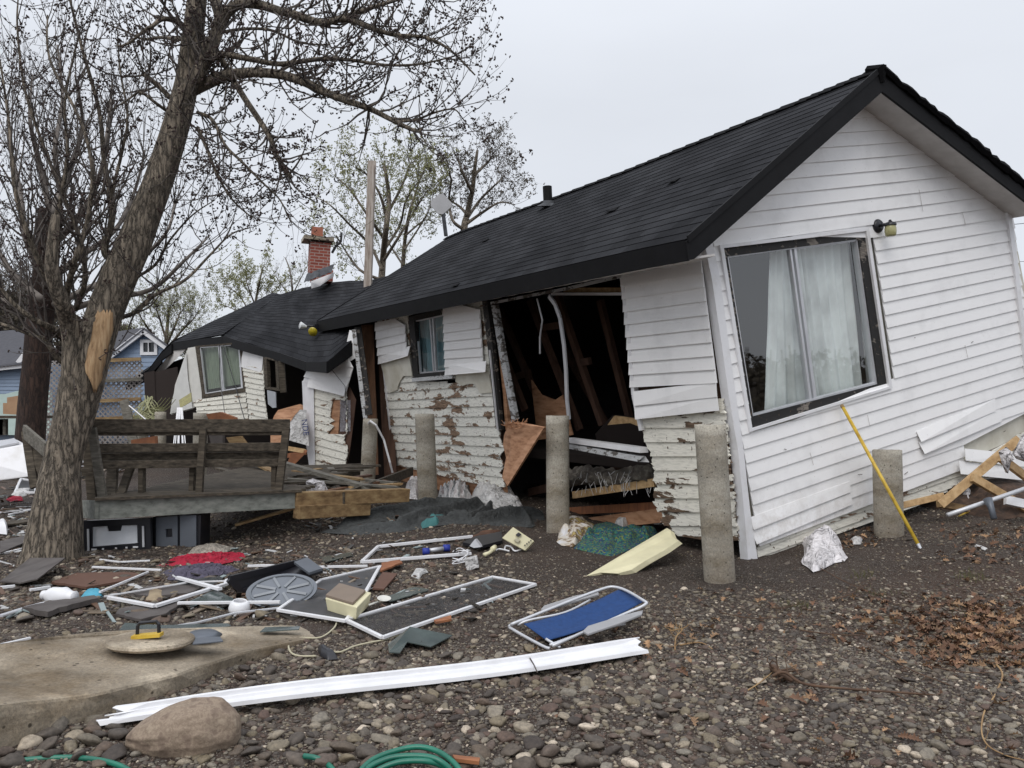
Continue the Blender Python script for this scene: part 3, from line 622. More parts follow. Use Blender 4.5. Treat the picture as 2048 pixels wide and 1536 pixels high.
# studs and debris inside the big opening
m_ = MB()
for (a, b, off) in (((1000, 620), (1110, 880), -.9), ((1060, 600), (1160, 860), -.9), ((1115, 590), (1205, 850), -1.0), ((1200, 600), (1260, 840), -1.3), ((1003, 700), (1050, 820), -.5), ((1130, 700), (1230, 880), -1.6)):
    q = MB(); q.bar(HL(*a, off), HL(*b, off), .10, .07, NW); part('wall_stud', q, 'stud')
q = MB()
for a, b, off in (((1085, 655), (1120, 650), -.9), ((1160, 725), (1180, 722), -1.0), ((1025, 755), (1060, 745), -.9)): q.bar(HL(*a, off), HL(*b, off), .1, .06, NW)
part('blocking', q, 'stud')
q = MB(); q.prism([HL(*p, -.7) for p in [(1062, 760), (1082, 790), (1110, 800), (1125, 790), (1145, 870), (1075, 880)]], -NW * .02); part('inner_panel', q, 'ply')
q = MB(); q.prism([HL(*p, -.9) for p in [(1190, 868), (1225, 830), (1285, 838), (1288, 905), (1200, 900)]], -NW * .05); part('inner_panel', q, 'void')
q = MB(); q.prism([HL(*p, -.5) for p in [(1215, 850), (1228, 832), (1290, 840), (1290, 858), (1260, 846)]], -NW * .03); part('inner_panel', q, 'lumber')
# ---- boards in the broken gap between the two halves
def HX(px, py, off=0): return P(px, py, 15.3 - off)
for pts, wd_, mt, yy in (([(735, 650), (745, 950)], .22, 'brownboard', 15.2), ([(765, 640), (782, 965)], .22, 'stud', 15.4), ([(716, 655), (738, 830)], .12, 'blackpeel', 14.9), ([(748, 655), (768, 960)], .34, 'void', 15.6)):
    q = MB(); q.bar(P(*pts[0], yy), P(*pts[1], yy - .3), wd_, .06, V((0, -1, 0))); part('gap_board', q, mt)
q = MB(); q.bar(P(708, 660, 14.8), P(733, 850, 14.6), .07, .08, V((0, -1, 0))); part('edge_trim', q, 'greywhite')
# ================================================================ ROOFS
def on_line(px, py, p0, d):
    r = ray(px, py).normalized(); w0 = CAM - p0; b = r.dot(d); dd, e = r.dot(w0), d.dot(w0)
    s = (e - b * dd) / (1 - b * b); k = (b * e - dd) / (1 - b * b)
    return CAM + r * k
def roof_patch(name, cols, rows, th=.03, lift=.005, par=house, wob=.0):
    m = MB(); uv = []; cols = [(V(a), V(b)) for a, b in cols]; n = len(cols)
    ul = [0.0]
    for i in range(1, n): ul.append(ul[-1] + ((cols[i][0] + cols[i][1]) / 2 - (cols[i - 1][0] + cols[i - 1][1]) / 2).length)
    sl_ = [(b - a).length for a, b in cols]; LN = sum(sl_) / n
    def pt(j, t, o):
        a, b = cols[j]; j0, j1 = max(0, j - 1), min(n - 1, j + 1)
        T = (cols[j1][0] * (1 - t) + cols[j1][1] * t) - (cols[j0][0] * (1 - t) + cols[j0][1] * t); nn = T.cross(b - a).normalized()
        if nn.z < 0: nn = -nn
        return a * (1 - t) + b * t + nn * (o + wob * noise.noise(V((ul[j] * .9, t * 2.5, 1))))
    for i in range(rows):
        t0, t1 = i / rows, (i + 1) / rows
        for j in range(n - 1):
            q = [pt(j, t0, 0), pt(j + 1, t0, 0), pt(j + 1, t1, lift), pt(j, t1, lift)]
            m.poly(q); uv += [(ul[j], -(i + .02) * .14), (ul[j + 1], -(i + .02) * .14), (ul[j + 1], -(i + .98) * .14), (ul[j], -(i + .98) * .14)]
            m.poly([pt(j, t1, lift), pt(j + 1, t1, lift), pt(j + 1, t1, 0), pt(j, t1, 0)]); uv += [(ul[j], -i * .14)] * 4
    for j in range(n - 1):
        m.poly([pt(j, 0, -th), pt(j, 1, -th), pt(j + 1, 1, -th), pt(j + 1, 0, -th)]); uv += [(0, 0)] * 4
        m.poly([pt(j, 1, -th), pt(j, 1, lift), pt(j + 1, 1, lift), pt(j + 1, 1, -th)]); uv += [(0, 0)] * 4
    for j in (0, n - 1):
        m.poly([pt(j, 0, -th), pt(j, 1, -th), pt(j, 1, lift), pt(j, 0, 0)]); uv += [(0, 0)] * 4
    return m.build(name, M['shingle'], par, uv=uv)
def dens(pts, k):
    o = []
    for i in range(len(pts) - 1):
        for q in range(k): u = q / k; o.append((pts[i][0] * (1 - u) + pts[i + 1][0] * u, pts[i][1] * (1 - u) + pts[i + 1][1] * u))
    o.append(pts[-1]); return o
OV = .38
Rf = HG(1757, 140, OV); Ef = HG(1372, 479, OV); ERf = HG(2080, 400, OV)
ridge_px = [(1757, 140), (1600, 204), (1400, 284), (1250, 344), (1100, 400), (1000, 436), (925, 463), (895, 476)]
eave_px = [(1372, 479), (1280, 498), (1160, 525), (1050, 550), (950, 573), (830, 600), (720, 624), (634, 643)]
cols = [(on_line(*a, Rf, A), on_line(*b, Ef, A)) for a, b in zip(ridge_px, eave_px)]
cols = [(Rf, Ef)] + cols[1:]
main = dens(cols, 3)
roof_patch('main_roof', main, 21)
rl = cols[-1][0]; el = cols[-1][1]
sag = [(rl, el), (P(850, 506, rl.y + .9), el + V((-.05, .5, -.02))), (P(805, 538, rl.y + 1.7), P(640, 655, el.y + .9)), (P(770, 556, rl.y + 2.3), P(650, 672, el.y + 1.2))]
roof_patch('sagging_roof', dens(sag, 3), 21, wob=.03)
# right slope + ridge cap
ER = ERf; roof_patch('rear_roof_slope', [(a, a + (ER - Rf)) for a, b in main[::3]], 18)
q = MB()
for i in range(len(main) - 1):
    a, b = main[i][0], main[i + 1][0]; up = V((0, 0, .018)); s1 = (main[i][1] - a).normalized() * .13; s2 = (ER - Rf).normalized() * .13
    for (u, v_) in ((0, .5), (.5, 1)):
        p, r_ = a.lerp(b, u), a.lerp(b, v_); o2 = V((0, 0, .012))
        q.poly([p + up, r_ + up + o2, r_ + s1 + up + o2, p + s1 + up]); q.poly([p + up, p + s2 + up, r_ + s2 + up + o2, r_ + up + o2])
part('ridge_cap', q, 'shingle', solid=.012)
# eave fascia, rake boards, soffit
q = MB(); fd = V((0, 0, -1)) - A * (-A.z); fd = (-C + NW * .1).normalized()
def fas_h(px): return .30 if px > 1200 else .27
for i in range(len(main) - 1):
    a, b = main[i][1], main[i + 1][1]; hgt = .185 + .03 * i / len(main)
    q.prism([a + NW * .02 - C * .005, b + NW * .02 - C * .005, b - C * hgt + NW * .02, a - C * hgt + NW * .02], -NW * .03)
part('eave_fascia', q, 'blackmetal')
q = MB()
for i in range(len(main) - 1):
    a, b = main[i][1] - C * .175, main[i + 1][1] - C * .195
    q.prism([a, b, b + B * .31, a + B * .31], C * .02)
part('eave_soffit', q, 'soffit')
RD = (Ef - Rf).normalized(); RR = (ER - Rf).normalized()
q = MB(); o3 = -A * .02
q.prism([Rf + o3 - C * .01, Ef + o3 + RD * .02 - C * .01, Ef + o3 + RD * .02 - C * .17, Ef + o3 - RD * .05 - C * .20, Rf + o3 - C * .22], A * .03); part('rake_board', q, 'blackmetal')
q = MB(); q.prism([Rf + o3 - C * .01, ER + o3 - C * .01, ER + o3 - C * .18, Rf + o3 - C * .22], A * .03); part('rake_board', q, 'blackmetal')
q = MB(); q.prism([Rf + o3 * 1.6 + C * .03, Ef + o3 * 1.6 + C * .03, Ef + o3 * 1.6 - C * .03, Rf + o3 * 1.6 - C * .03], A * .02); part('drip_edge', q, 'blackmetal')
q = MB(); pts = []
for i in range(40):
    a = Rf + (ER - Rf) * (i / 39) + o3 * (1.2 + random.random()) + C * random.uniform(.0, .02); pts.append(a)
q.tube(pts, [random.uniform(.03, .05) for _ in pts], 5); q.tube([Rf + o3 - C * .13, Rf + o3 * 1.5 - C * .0, Rf + A * .12 + C * .035], [.03, .055, .05], 6, bump=.4); part('torn_drip_edge', q, 'shingle')
q = MB(); q.prism([Rf - C * .20, ER - C * .16, ER - C * .16 + A * OV, Rf - C * .20 + A * OV], C * .02); q.prism([Rf - C * .20, Ef - C * .10, Ef - C * .10 + A * OV, Rf - C * .20 + A * OV], C * .02)
part('gable_soffit', q, 'soffit')
q = MB(); wR = (HG(1741, 190, .05), HG(2017, 397, .05)); q.bar(HG(1741, 196, .05), HG(2015, 405, .05), .05, .03, A); part('frieze_trim', q, 'soffit')
for k in range(4):
    i = random.randrange(2, len(main) - 2); t_ = random.uniform(.25, .95); a, b = main[i]; c_ = a.lerp(b, t_); dn_ = (b - a).normalized(); nn = dn_.cross(A).normalized(); nn = nn if nn.z > 0 else -nn
    q = MB(); w_ = random.uniform(.1, .22); q.prism([c_ + nn * .006, c_ + A * w_ + nn * .006, c_ + A * w_ + dn_ * .13 + nn * random.uniform(.014, .04), c_ + dn_ * .13 + nn * random.uniform(.012, .025)], nn * .004); part('lifted_tab', q, 'shingle')
# roof vent pipe
vp = on_line(1097, 410, Rf + RD * .35, A); q = MB(); q.tube([vp - V((0, 0, .2)), vp + V((-.02, 0, .30))], .075, 12); part('vent_pipe', q, 'blackmetal', smooth=False)
q = MB(); q.lathe([(.2, 0), (.1, .05), (.08, .09)], vp - V((0, 0, .02)), V((0, -.2, 1)), 12); part('vent_flashing', q, 'lead')
# antenna (square dish) on mast
q = MB(); am = P(892, 472, rl.y - .3); at = P(886, 425, rl.y - .3); q.tube([am, at], .04, 8); ant = part('antenna_mast', q, 'lead')
q = MB(); ac = P(882, 408, rl.y - .35); s_ = .2; ax_ = V((1, .1, .25)).normalized(); az_ = V((-.25, 0, 1)).normalized()
pts = []
for k in range(4):
    t = math.pi / 4 + k * math.pi / 2 + .5
    for dt in (-.22, .22): pts.append(ac + (ax_ * math.cos(t + dt) + az_ * math.sin(t + dt)) * .215)
q.prism(pts, V((0, .05, 0))); part('antenna_panel', q, plainish('antenna_grey', (.40, .40, .41), .5), ant)
# floodlights at the eave end
fp = el - C * .12 + V((-.02, -.05, 0)); q = MB(); q.box(fp, (A, NW, C), (.06, .05, .06)); q.tube([fp, fp + V((-.14, -.08, .02)), fp + V((-.2, -.1, -.02))], .02, 6); q.tube([fp, fp + V((-.02, -.1, -.06))], .02, 6); fl = part('floodlight', q, 'black')
q = MB(); q.lathe([(.03, -.02), (.05, .03), (.075, .10), (.07, .11), (0, .10)], fp + V((-.2, -.1, 0)), V((-.8, -.5, .2)), 14); part('lamp_head', q, plainish('clear_bulb', (.7, .72, .72), .15), fl, smooth=True)
q = MB(); q.lathe([(.03, -.04), (.05, .0), (.095, .07), (.09, .09), (0, .10)], fp + V((-.02, -.12, -.08)), V((-.1, -.9, -.4)), 14); part('lamp_head', q, plainish('yellow_bulb', (.45, .36, .02), .15), fl, smooth=True)
# ---- collapsed wing roof
wr = [(P(785, 549, rl.y + 2.0), P(716, 664, 15.4)), (P(735, 560, 20.3), P(702, 684, 14.8)), (P(700, 561, 20.6), P(655, 722, 14.3)), (P(660, 564, 21.0), P(612, 722, 15.6)), (P(620, 572, 21.5), P(560, 704, 16.9)), (P(590, 580, 22), P(500, 687, 18.3)), (P(562, 588, 22.3), P(447, 670, 19.8))]
roof_patch('wing_roof', dens(wr, 2), 20, wob=.06)
hp = [(P(562, 588, 22.3), P(447, 670, 19.8)), (P(552, 586, 22.6), P(400, 676, 20.8)), (P(545, 585, 23), P(343, 684, 22.3))]
roof_patch('wing_hip_roof', dens(hp, 2), 20, wob=.04)
pr_ = [(P(400, 655, 22.6), P(343, 684, 22.3)), (P(392, 664, 23.2), P(322, 705, 22.4)), (P(350, 700, 23.6), P(296, 738, 22.5)), (P(300, 735, 24), P(252, 764, 22.6))]
roof_patch('porch_roof', dens(pr_, 2), 8, wob=.03)
q = MB(); ev = [P(702, 686, 14.7), P(653, 724, 14.2), P(612, 724, 15.5), P(560, 706, 16.8), P(500, 689, 18.2), P(447, 672, 19.7), P(400, 678, 20.7), P(343, 686, 22.2)]
hh = [.22, .19, .17, .17, .19, .22, .20, .20]
for i in range(7):
    a, b = ev[i], ev[i + 1]; q.prism([a, b, b - V((0, 0, hh[i + 1])), a - V((0, 0, hh[i]))], V((0.02, .04, 0)))
part('wing_fascia', q, 'blackmetal')
q = MB(); ep = [P(343, 688, 22.1), P(322, 708, 22.3), P(296, 742, 22.4), P(252, 768, 22.5)]
for i in range(3): a, b = ep[i], ep[i + 1]; q.prism([a, b, b - V((0, 0, .18)), a - V((0, 0, .24))], V((.03, .04, 0)))
part('porch_fascia', q, 'blackmetal')
q = MB(); q.prism([P(345, 700, 22.2), P(378, 693, 21.4), P(330, 740, 22.6), P(308, 748, 22.6)], V((0, .05, .02))); part('wing_soffit', q, 'soffit')
# near-black sheets stand in for the shade inside the wing
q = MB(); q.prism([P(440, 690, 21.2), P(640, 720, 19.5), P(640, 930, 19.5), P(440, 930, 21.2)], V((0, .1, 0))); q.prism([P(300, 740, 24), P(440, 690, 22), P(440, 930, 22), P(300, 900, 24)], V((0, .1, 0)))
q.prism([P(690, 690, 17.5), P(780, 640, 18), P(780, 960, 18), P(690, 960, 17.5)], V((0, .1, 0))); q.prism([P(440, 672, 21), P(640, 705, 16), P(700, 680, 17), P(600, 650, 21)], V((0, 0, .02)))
part('dark_interior_sheet', q, 'void')
# ---- wing front walls
def HW(Y0, Y1, x0, x1):
    return lambda px, py, off=0: P(px, py, Y0 + (Y1 - Y0) * (px - x0) / (x1 - x0) - off)
h1 = HW(20.2, 18.9, 380, 500)
q = MB(); q.prism([h1(*p, .03) for p in [(376, 696), (398, 692), (404, 800), (385, 818), (342, 830), (350, 770)]], V((0, .08, 0))); part('wing_wall_panel', q, plainish('white_painted_panel', (.66, .65, .61), .7))
q = MB(); q.prism([h1(*p, .10) for p in [(372, 705), (362, 735), (344, 800), (340, 828), (385, 816), (376, 760)]], V((0, .02, 0))); part('leaning_panel', q, plainish('white_door', (.64, .64, .62), .6))
q = MB(); frame_ring(q, h1, [(390, 692), (484, 684), (493, 783), (405, 796)], [(398, 694), (478, 688), (486, 776), (409, 788)], .08, .1); ww = part('wing_window', q, 'dark_wood')
q = MB(); frame_ring(q, h1, [(398, 693), (479, 687), (486, 778), (409, 789)], [(401, 696), (476, 690), (482, 774), (411, 786)], .05, .05); frame_ring(q, h1, [(436, 690), (441, 690), (448, 782), (444, 783)], [(437.5, 692), (439, 692), (446.5, 780), (445.5, 780)], .05, .05); part('sash', q, 'alum', ww)
q = MB(); q.poly([h1(*p, .0) for p in [(400, 695), (477, 689), (484, 776), (411, 787)]]); part('pane', q, glassy('wing_glass', .06, (.7, .75, .7)), ww)
q = curtain(h1, (399, 692), (478, 688), (484, 768), (410, 780), -.15, 11, .02, V((0, -1, 0)), 9); part('curtain', q, curtain_mat('green_lace_curtain', (.34, .37, .31)), ww, smooth=True)
q = clap([(390, 838), (500, 838), (492, 782), (386, 798)], h1, 5, [[(388, 806), (400, 798), (493, 783), (500, 845), (470, 842), (440, 836), (394, 826), (396, 818), (392, 812)]], .02, .02, 3, .02); part('wing_clapboard', q, 'oldpaint2')
h2 = HW(18.8, 17.4, 492, 540)
q = clap([(500, 850), (536, 858), (527, 706), (484, 700)], h2, 14, [[(484, 722), (527, 740), (530, 800), (536, 845), (532, 852), (500, 842), (494, 790)]], .0, .02, 3, .01); part('wing_clapboard', q, 'oldpaint2')
q = MB(); q.prism([h2(*p, .06) for p in [(486, 702), (526, 713), (524, 740), (519, 744), (478, 733), (482, 722)]], V((0, .01, 0))); part('loose_siding', q, 'vinyl')
q = MB(); q.prism([h2(*p, .0) for p in [(486, 704), (526, 712), (527, 745), (486, 726)]], V((0, .05, 0))); part('wall_sheathing', q, 'foam')
h3 = HW(17.4, 16.8, 527, 572)
q = MB(); frame_ring(q, h3, [(526, 714), (556, 720), (559, 782), (530, 778)], [(533, 718), (550, 722), (553, 776), (535, 774)], .05, .08); q.bar(h3(563, 722, .1), h3(567, 785, .1), .12, .05, V((0, -1, 0))); part('dark_casement', q, 'dark_wood')
q = MB(); q.prism([h3(*p, .03) for p in [(534, 780), (551, 784), (552, 815), (545, 816), (536, 808)]], V((0, .05, 0))); part('wing_wall_panel', q, plainish('grey_panel', (.42, .44, .47), .6))
# entrance piece with white trim
h4 = HW(16.0, 14.9, 605, 700)
eo = [(628, 770), (690, 785), (695, 790), (694, 860), (688, 880), (697, 895), (690, 945), (680, 956), (640, 948), (625, 940)]
eh = [(667, 799), (694, 800), (693, 870), (676, 868), (656, 868), (664, 858), (670, 851), (656, 848), (672, 841), (662, 838), (662, 826)]
q = clap([(622, 948), (700, 968), (708, 788), (622, 762)], h4, 12, [[(626, 764), (694, 781), (696, 860), (688, 880), (697, 896), (690, 940), (684, 956), (630, 940)], eh], .0, .02, 4, .015); part('entrance_clapboard', q, 'oldpaint2')
q = MB(); q.prism([h4(*p, -.05) for p in [(628, 765), (700, 775), (712, 800), (700, 900), (688, 955), (630, 940)]], V((0, .05, 0))); part('wall_sheathing', q, 'stud')
q = MB(); q.prism([h4(*p, -.02) for p in [(663, 798), (682, 799), (676, 872), (658, 868)]], V((0, .02, 0))); part('exposed_board', q, 'ply')
q = MB(); q.grid([[h4(x + 3 * math.sin(j), 800 + i * 9, -.0 + .03 * math.sin(j * 2 + i)) for j, x in enumerate((680, 684, 688, 693, 698, 704))] for i in range(8)]); part('torn_plastic', q, sheer('plastic_sheet', (.5, .5, .55), .45))
q = MB(); q.prism([h4(*p, .08) for p in [(604, 762), (612, 760), (627, 768), (630, 943), (619, 938), (608, 860)]], V((0, .08, 0))); q.prism([h4(*p, .09) for p in [(605, 764), (612, 748), (696, 771), (692, 785), (630, 773), (612, 770)]], V((0, .05, 0))); part('entrance_trim', q, 'white')
q = clap([(612, 790), (694, 812), (712, 715), (620, 700)], h4, 5, [[(622, 736), (640, 738), (664, 738), (700, 712), (712, 735), (704, 765), (695, 786), (612, 762), (616, 748)]], .06, .02, 1, 0); part('entrance_siding', q, 'vinyl')
q = MB(); q.prism([h4(*p, .02) for p in [(699, 660), (712, 664), (712, 715), (668, 742), (660, 738), (690, 700)]], V((0, .04, 0))); part('entrance_siding', q, 'vinyl')
q = MB(); q.tube([h4(664, 740, .3), h4(690, 742 + 30, .25), h4(697, 870, .2)], .006, 4); q.tube([P(439, 690, 19.4), P(440, 760, 19.3), P(452, 845, 18.8)], .010, 4); q.tube([P(446, 690, 19.4), P(470, 770, 19.2), P(490, 842, 18.5)], .010, 4); part('dangling_cable', q, 'black')
# chimney
cc = P(643, 548, 20.6); cz = V((.03, 0, 1)).normalized(); cx = V((.94, .34, -.03)).normalized(); cy = cz.cross(cx).normalized()
def boxuv(name, c, hx, hy, hz, mat, par, tilt=0):
    q = MB(); uv = []
    for sx, sy, ax, hw in ((0, -1, cx, hx), (1, 0, cy, hy), (0, 1, cx, hx), (-1, 0, cy, hy)):
        ctr = c + cx * hx * sx + cy * hy * sy
        for i in range(1):
            pts = [ctr - ax * hw - cz * hz, ctr + ax * hw - cz * hz, ctr + ax * hw + cz * hz, ctr - ax * hw + cz * hz]; q.poly(pts); uv += [(0, 0), (2 * hw, 0), (2 * hw, 2 * hz), (0, 2 * hz)]
    q.poly([c + cx * a * hx + cy * b * hy + cz * hz for a, b in ((-1, -1), (1, -1), (1, 1), (-1, 1))]); uv += [(0, 0)] * 4
    return q.build(name, mat, par, uv=uv)
ck = boxuv('chimney', P(638, 520, 20.6), .24, .24, .40, M['brick'], house)
boxuv('chimney_base', P(643, 553, 20.6), .25, .25, .14, M['brick'], ck)
q = MB(); q.box(P(635, 481, 20.6), (cx, cy, cz), (.36, .36, .045)); part('chimney_cap', q, 'conc', ck)
q = MB(); q.box(P(634, 468, 20.6), (cx, cy, cz), (.13, .13, .15)); part('chimney_flue', q, 'terracotta', ck)
q = MB(); rows = []
for i in range(4): rows.append([P(614 + 55 * u - 2 * i, 548 - 20 * u + 5.5 * i, 20.1 - .08 * i - .3 * (1 - abs(2 * u - .8))) + V((0, 0, .05 * noise.noise(V((u * 9, i, 0))))) for u in [k / 12 for k in range(13)]])
q.grid(rows); part('torn_flashing', q, 'lead', ck, solid=.01)
q = MB(); q.prism([P(621, 563, 20.2), P(668, 545, 20.1), P(667, 553, 20.1), P(640, 572, 20.1), P(623, 577, 20.2)], V((0, .02, 0))); part('white_flashing', q, 'white', ck)
q = MB(); q.tube([P(664, 506, 20.7), P(672, 492, 20.7), P(682, 482, 20.7), P(683, 465, 20.7)], .035, 6); part('bent_pipe', q, 'lead', ck)
# ================================================================ PIERS
def pier(top, bot, Y, dia, label, hid=None):
    b = P(*bot, Y); b.z = g(b.x, Y) - .12; t = P(*top, Y)
    seg = 36; m = MB(); n = 16; ax = (t - b)
    for i in range(n + 1):
        c = b + ax * (i / n)
        for k in range(seg):
            a = 2 * math.pi * k / seg; r = dia / 2 * (1 + .012 * noise.noise(V((math.cos(a) * 2, math.sin(a) * 2, i * .5 + t.x))))
            p = c + V((math.cos(a) * r, math.sin(a) * r, 0))
            if i == n: p.z += .012 * noise.noise(V((math.cos(a) * 3, math.sin(a) * 3, t.x * 5)))
            m.v.append(p)
    for i in range(n):
        for k in range(seg): a = i * seg + k; c = i * seg + (k + 1) % seg; m.f.append((a, c, c + seg, a + seg))
    m.v.append(t + V((0, 0, .004))); o = n * seg
    for k in range(seg): m.f.append((o + k, o + (k + 1) % seg, (n + 1) * seg))
    ob = m.build('concrete_pier', M['conc'], None, smooth=False)
    for p in ob.data.polygons: p.use_smooth = abs(p.normal.z) < .7
    return tag(ob, label, 'pier', 'concrete foundation piers')
pier((1420, 850), (1441, 1165), 7.4, .272, 'tall concrete pier standing in front of the white house corner, nearest the camera')
pier((1115, 832), (1116, 1058), 9.8, .27, 'tall concrete pier in front of the big open hole in the side wall')
pier((849, 828), (857, 1005), 12.0, .28, 'concrete pier in front of the peeling clapboard under the small window')
pier((741, 838), (734, 965), 14.2, .25, 'leaning concrete pier in the dark gap with a thin white strip bent over it')
pier((1774, 900), (1778, 1055), 8.6, .285, 'short concrete pier in front of the gable wall behind the yellow pole')
pier((321, 824), (321, 935), 19.4, .25, 'concrete pier behind the bench under the dark doorway, second from the left of three')
pier((401, 826), (400, 930), 16.4, .27, 'concrete pier behind the bench under the curtained wing window')
pier((286, 826), (286, 925), 20.6, .25, 'concrete pier draped with yellowish netting behind the bench')
# ================================================================ TREES
def spline(pts, n):
    pts = [V(p) for p in pts]; o = []
    for i in range(len(pts) - 1):
        p0, p1, p2, p3 = pts[max(i - 1, 0)], pts[i], pts[i + 1], pts[min(i + 2, len(pts) - 1)]
        for k in range(n):
            t = k / n; o.append(.5 * ((2 * p1) + (p2 - p0) * t + (2 * p0 - 5 * p1 + 4 * p2 - p3) * t * t + (3 * p1 - p0 - 3 * p2 + p3) * t ** 3))
    o.append(pts[-1]); return o
def rv(s=1): return V((random.gauss(0, s), random.gauss(0, s), random.gauss(0, s)))
def budclump(m, p, s):
    for _ in range(random.choice((2, 3, 3, 4))):
        c = p + rv(s * .55); a = V((s * .5, 0, 0)); q = rv(1).normalized() * s * .6; r_ = q.orthogonal().normalized() * s * .35; k = q.cross(r_).normalized() * s * .35
        m.add([c - q, c + r_, c + k, c - r_, c - k, c + q], [(0, 1, 2), (0, 2, 3), (0, 3, 4), (0, 4, 1), (5, 2, 1), (5, 3, 2), (5, 4, 3), (5, 1, 4)])
def twig(mt, mbud, p, d, ln, r, lvl, up=.25, budp=.6, kink=.22, bs=.018, nsub=3):
    n = max(3, int(ln / .12)); n = min(n, 9); pts = [V(p)]; d = V(d).normalized(); st = ln / n
    for i in range(n):
        d = (d + rv(kink * .45) + V((0, 0, up * .35))).normalized(); pts.append(pts[-1] + d * st)
        if mbud is not None and random.random() < budp * .45: budclump(mbud, pts[-1] + rv(bs * .5), bs * .75)
        if lvl > 0 and i > 0 and random.random() < nsub / n: 
            twig(mt, mbud, pts[-1], (d + rv(.75)).normalized(), ln * random.uniform(.3, .6), r * .55, lvl - 1, up, budp, kink, bs, nsub)
    mt.tube(pts, [max(r * (1 - .75 * i / n), r * .2) for i in range(n + 1)], 4 if r < .02 else 6, caps=False)
    if mbud is not None and random.random() < budp: budclump(mbud, pts[-1], bs)
def limb_px(mt, px, Y, r0, r1, seg=10, wob=.0):
    pts = []
    for q in px: pts.append(P(q[0], q[1], Y + (q[2] if len(q) > 2 else 0)))
    s = spline(pts, 5); n = len(s); rad = [r0 + (r1 - r0) * i / (n - 1) for i in range(n)]
    s = [p + rv(wob) if 0 < i < n - 1 else p for i, p in enumerate(s)]
    mt.tube(s, rad, seg); return s, rad
M['bark'] = bark('grey_bark', (.37, .315, .25), (.035, .028, .02)); M['twig'] = noisy('twig_bark', c2((.10, .085, .075), (.05, .042, .038)), 9, .9, bs=0)
M['bark2'] = bark('brown_bark', (.085, .05, .038), (.02, .012, .01)); M['twig_grey'] = noisy('grey_twig', c2((.20, .175, .155), (.11, .095, .085)), 9, .9, bs=0)
M['bud'] = noisy('maple_bud', c2((.045, .022, .018), (.02, .012, .010)), 20, .8, bs=0)
M['barewood'] = noisy('bare_torn_wood', [(.3, (.16, .095, .045)), (.5, (.33, .21, .11)), (.7, (.44, .31, .18))], 6, .8, (6, 6, .7), .5)
TY = 8.75
tb = P(105, 1120, TY); tree = thing('maple_tree', 'big leaning grey barked maple with a torn bare patch, beside the wooden deck', 'tree', (tb.x, TY, g(tb.x, TY)))
tp = [(98, 1150, 0), (107, 1105, 0), (117, 1000, 0), (124, 925, .05), (146, 840, .1), (163, 770, .15), (184, 700, .2), (205, 640, .25), (232, 570, .3), (262, 500, .35), (290, 430, .4), (315, 370, .45), (338, 300, .5), (358, 230, .55), (374, 160, .6), (385, 80, .65), (394, 0, .7), (400, -90, .8), (404, -200, .9)]
rr = [.42, .315, .235, .195, .205, .225, .215, .195, .195, .195, .175, .165, .16, .15, .135, .125, .115, .105, .09]
pts = spline([P(a, b, TY + c) for a, b, c in tp], 8); rad = np.interp(np.linspace(0, len(rr) - 1, len(pts)), range(len(rr)), rr) * .93
q = MB(); seg = 48; fr_ = []
for i, p in enumerate(pts):
    d = (pts[min(i + 1, len(pts) - 1)] - pts[max(0, i - 1)]).normalized(); a = V((1, 0, 0)) - d * d.x; a.normalize(); b = d.cross(a); fr_.append((a, b))
    for k in range(seg):
        t = 2 * math.pi * k / seg; hgt = p.z
        r = rad[i] * (1 + .05 * noise.noise(V((math.cos(t) * 1.2, math.sin(t) * 1.2, hgt * 1.3))) + .05 * abs(noise.noise(V((math.cos(t) * 7, math.sin(t) * 7, hgt * 2.2)))) + (.16 * max(0, .8 - hgt) * noise.noise(V((math.cos(t) * 2.2, math.sin(t) * 2.2, 4)))))
        q.v.append(p + (a * math.cos(t) + b * math.sin(t)) * r)
for i in range(len(pts) - 1):
    for k in range(seg): a = i * seg + k; c = i * seg + (k + 1) % seg; q.f.append((a, c, c + seg, a + seg))
part('trunk', q, 'bark', tree, smooth=True)
# forked stub to the left
q = MB(); limb_px(q, [(152, 860, .12), (149, 790, .06), (147, 730, .03), (145, 680, .0), (136, 640, -.1), (122, 600, -.3), (104, 545, -.45), (106, 480, -.5), (112, 430, -.5)], TY, .14, .04, 24); part('broken_fork', q, 'bark', tree, smooth=True)
# bare torn patch
def trunk_front(px, py):
    best = None
    for i in range(0, len(pts), 1):
        pr = pts[i]; yy = 768 - F * ((pr.z - CZ) * cp_ - pr.y * sp_) / (pr.y * cp_ + (pr.z - CZ) * sp_)
        if best is None or abs(yy - py) < best[0]: best = (abs(yy - py), i)
    i = best[1]; c = pts[i]; x = (px - 1024) / F * c.y - c.x; r = rad[i] * 1.07
    return P(px, py, c.y - math.sqrt(max(r * r - x * x, .0)) - .006)
rows = []
for (y, x0, x1) in ((622, 196, 226), (640, 188, 228), (660, 184, 226), (680, 180, 221), (700, 176, 216), (715, 172, 213), (730, 170, 209), (745, 172, 205), (758, 180, 203), (770, 184, 197), (782, 186, 193)):
    rows.append([trunk_front(x0 + (x1 - x0) * k / 10 + (random.uniform(-2, 2) if k in (0, 10) else 0), y + (random.uniform(-5, 5) if y in (622, 640, 770, 782) else 0)) for k in range(11)])
q = MB(); q.grid(rows); part('bare_patch', q, 'barewood', tree, smooth=True, solid=.008)
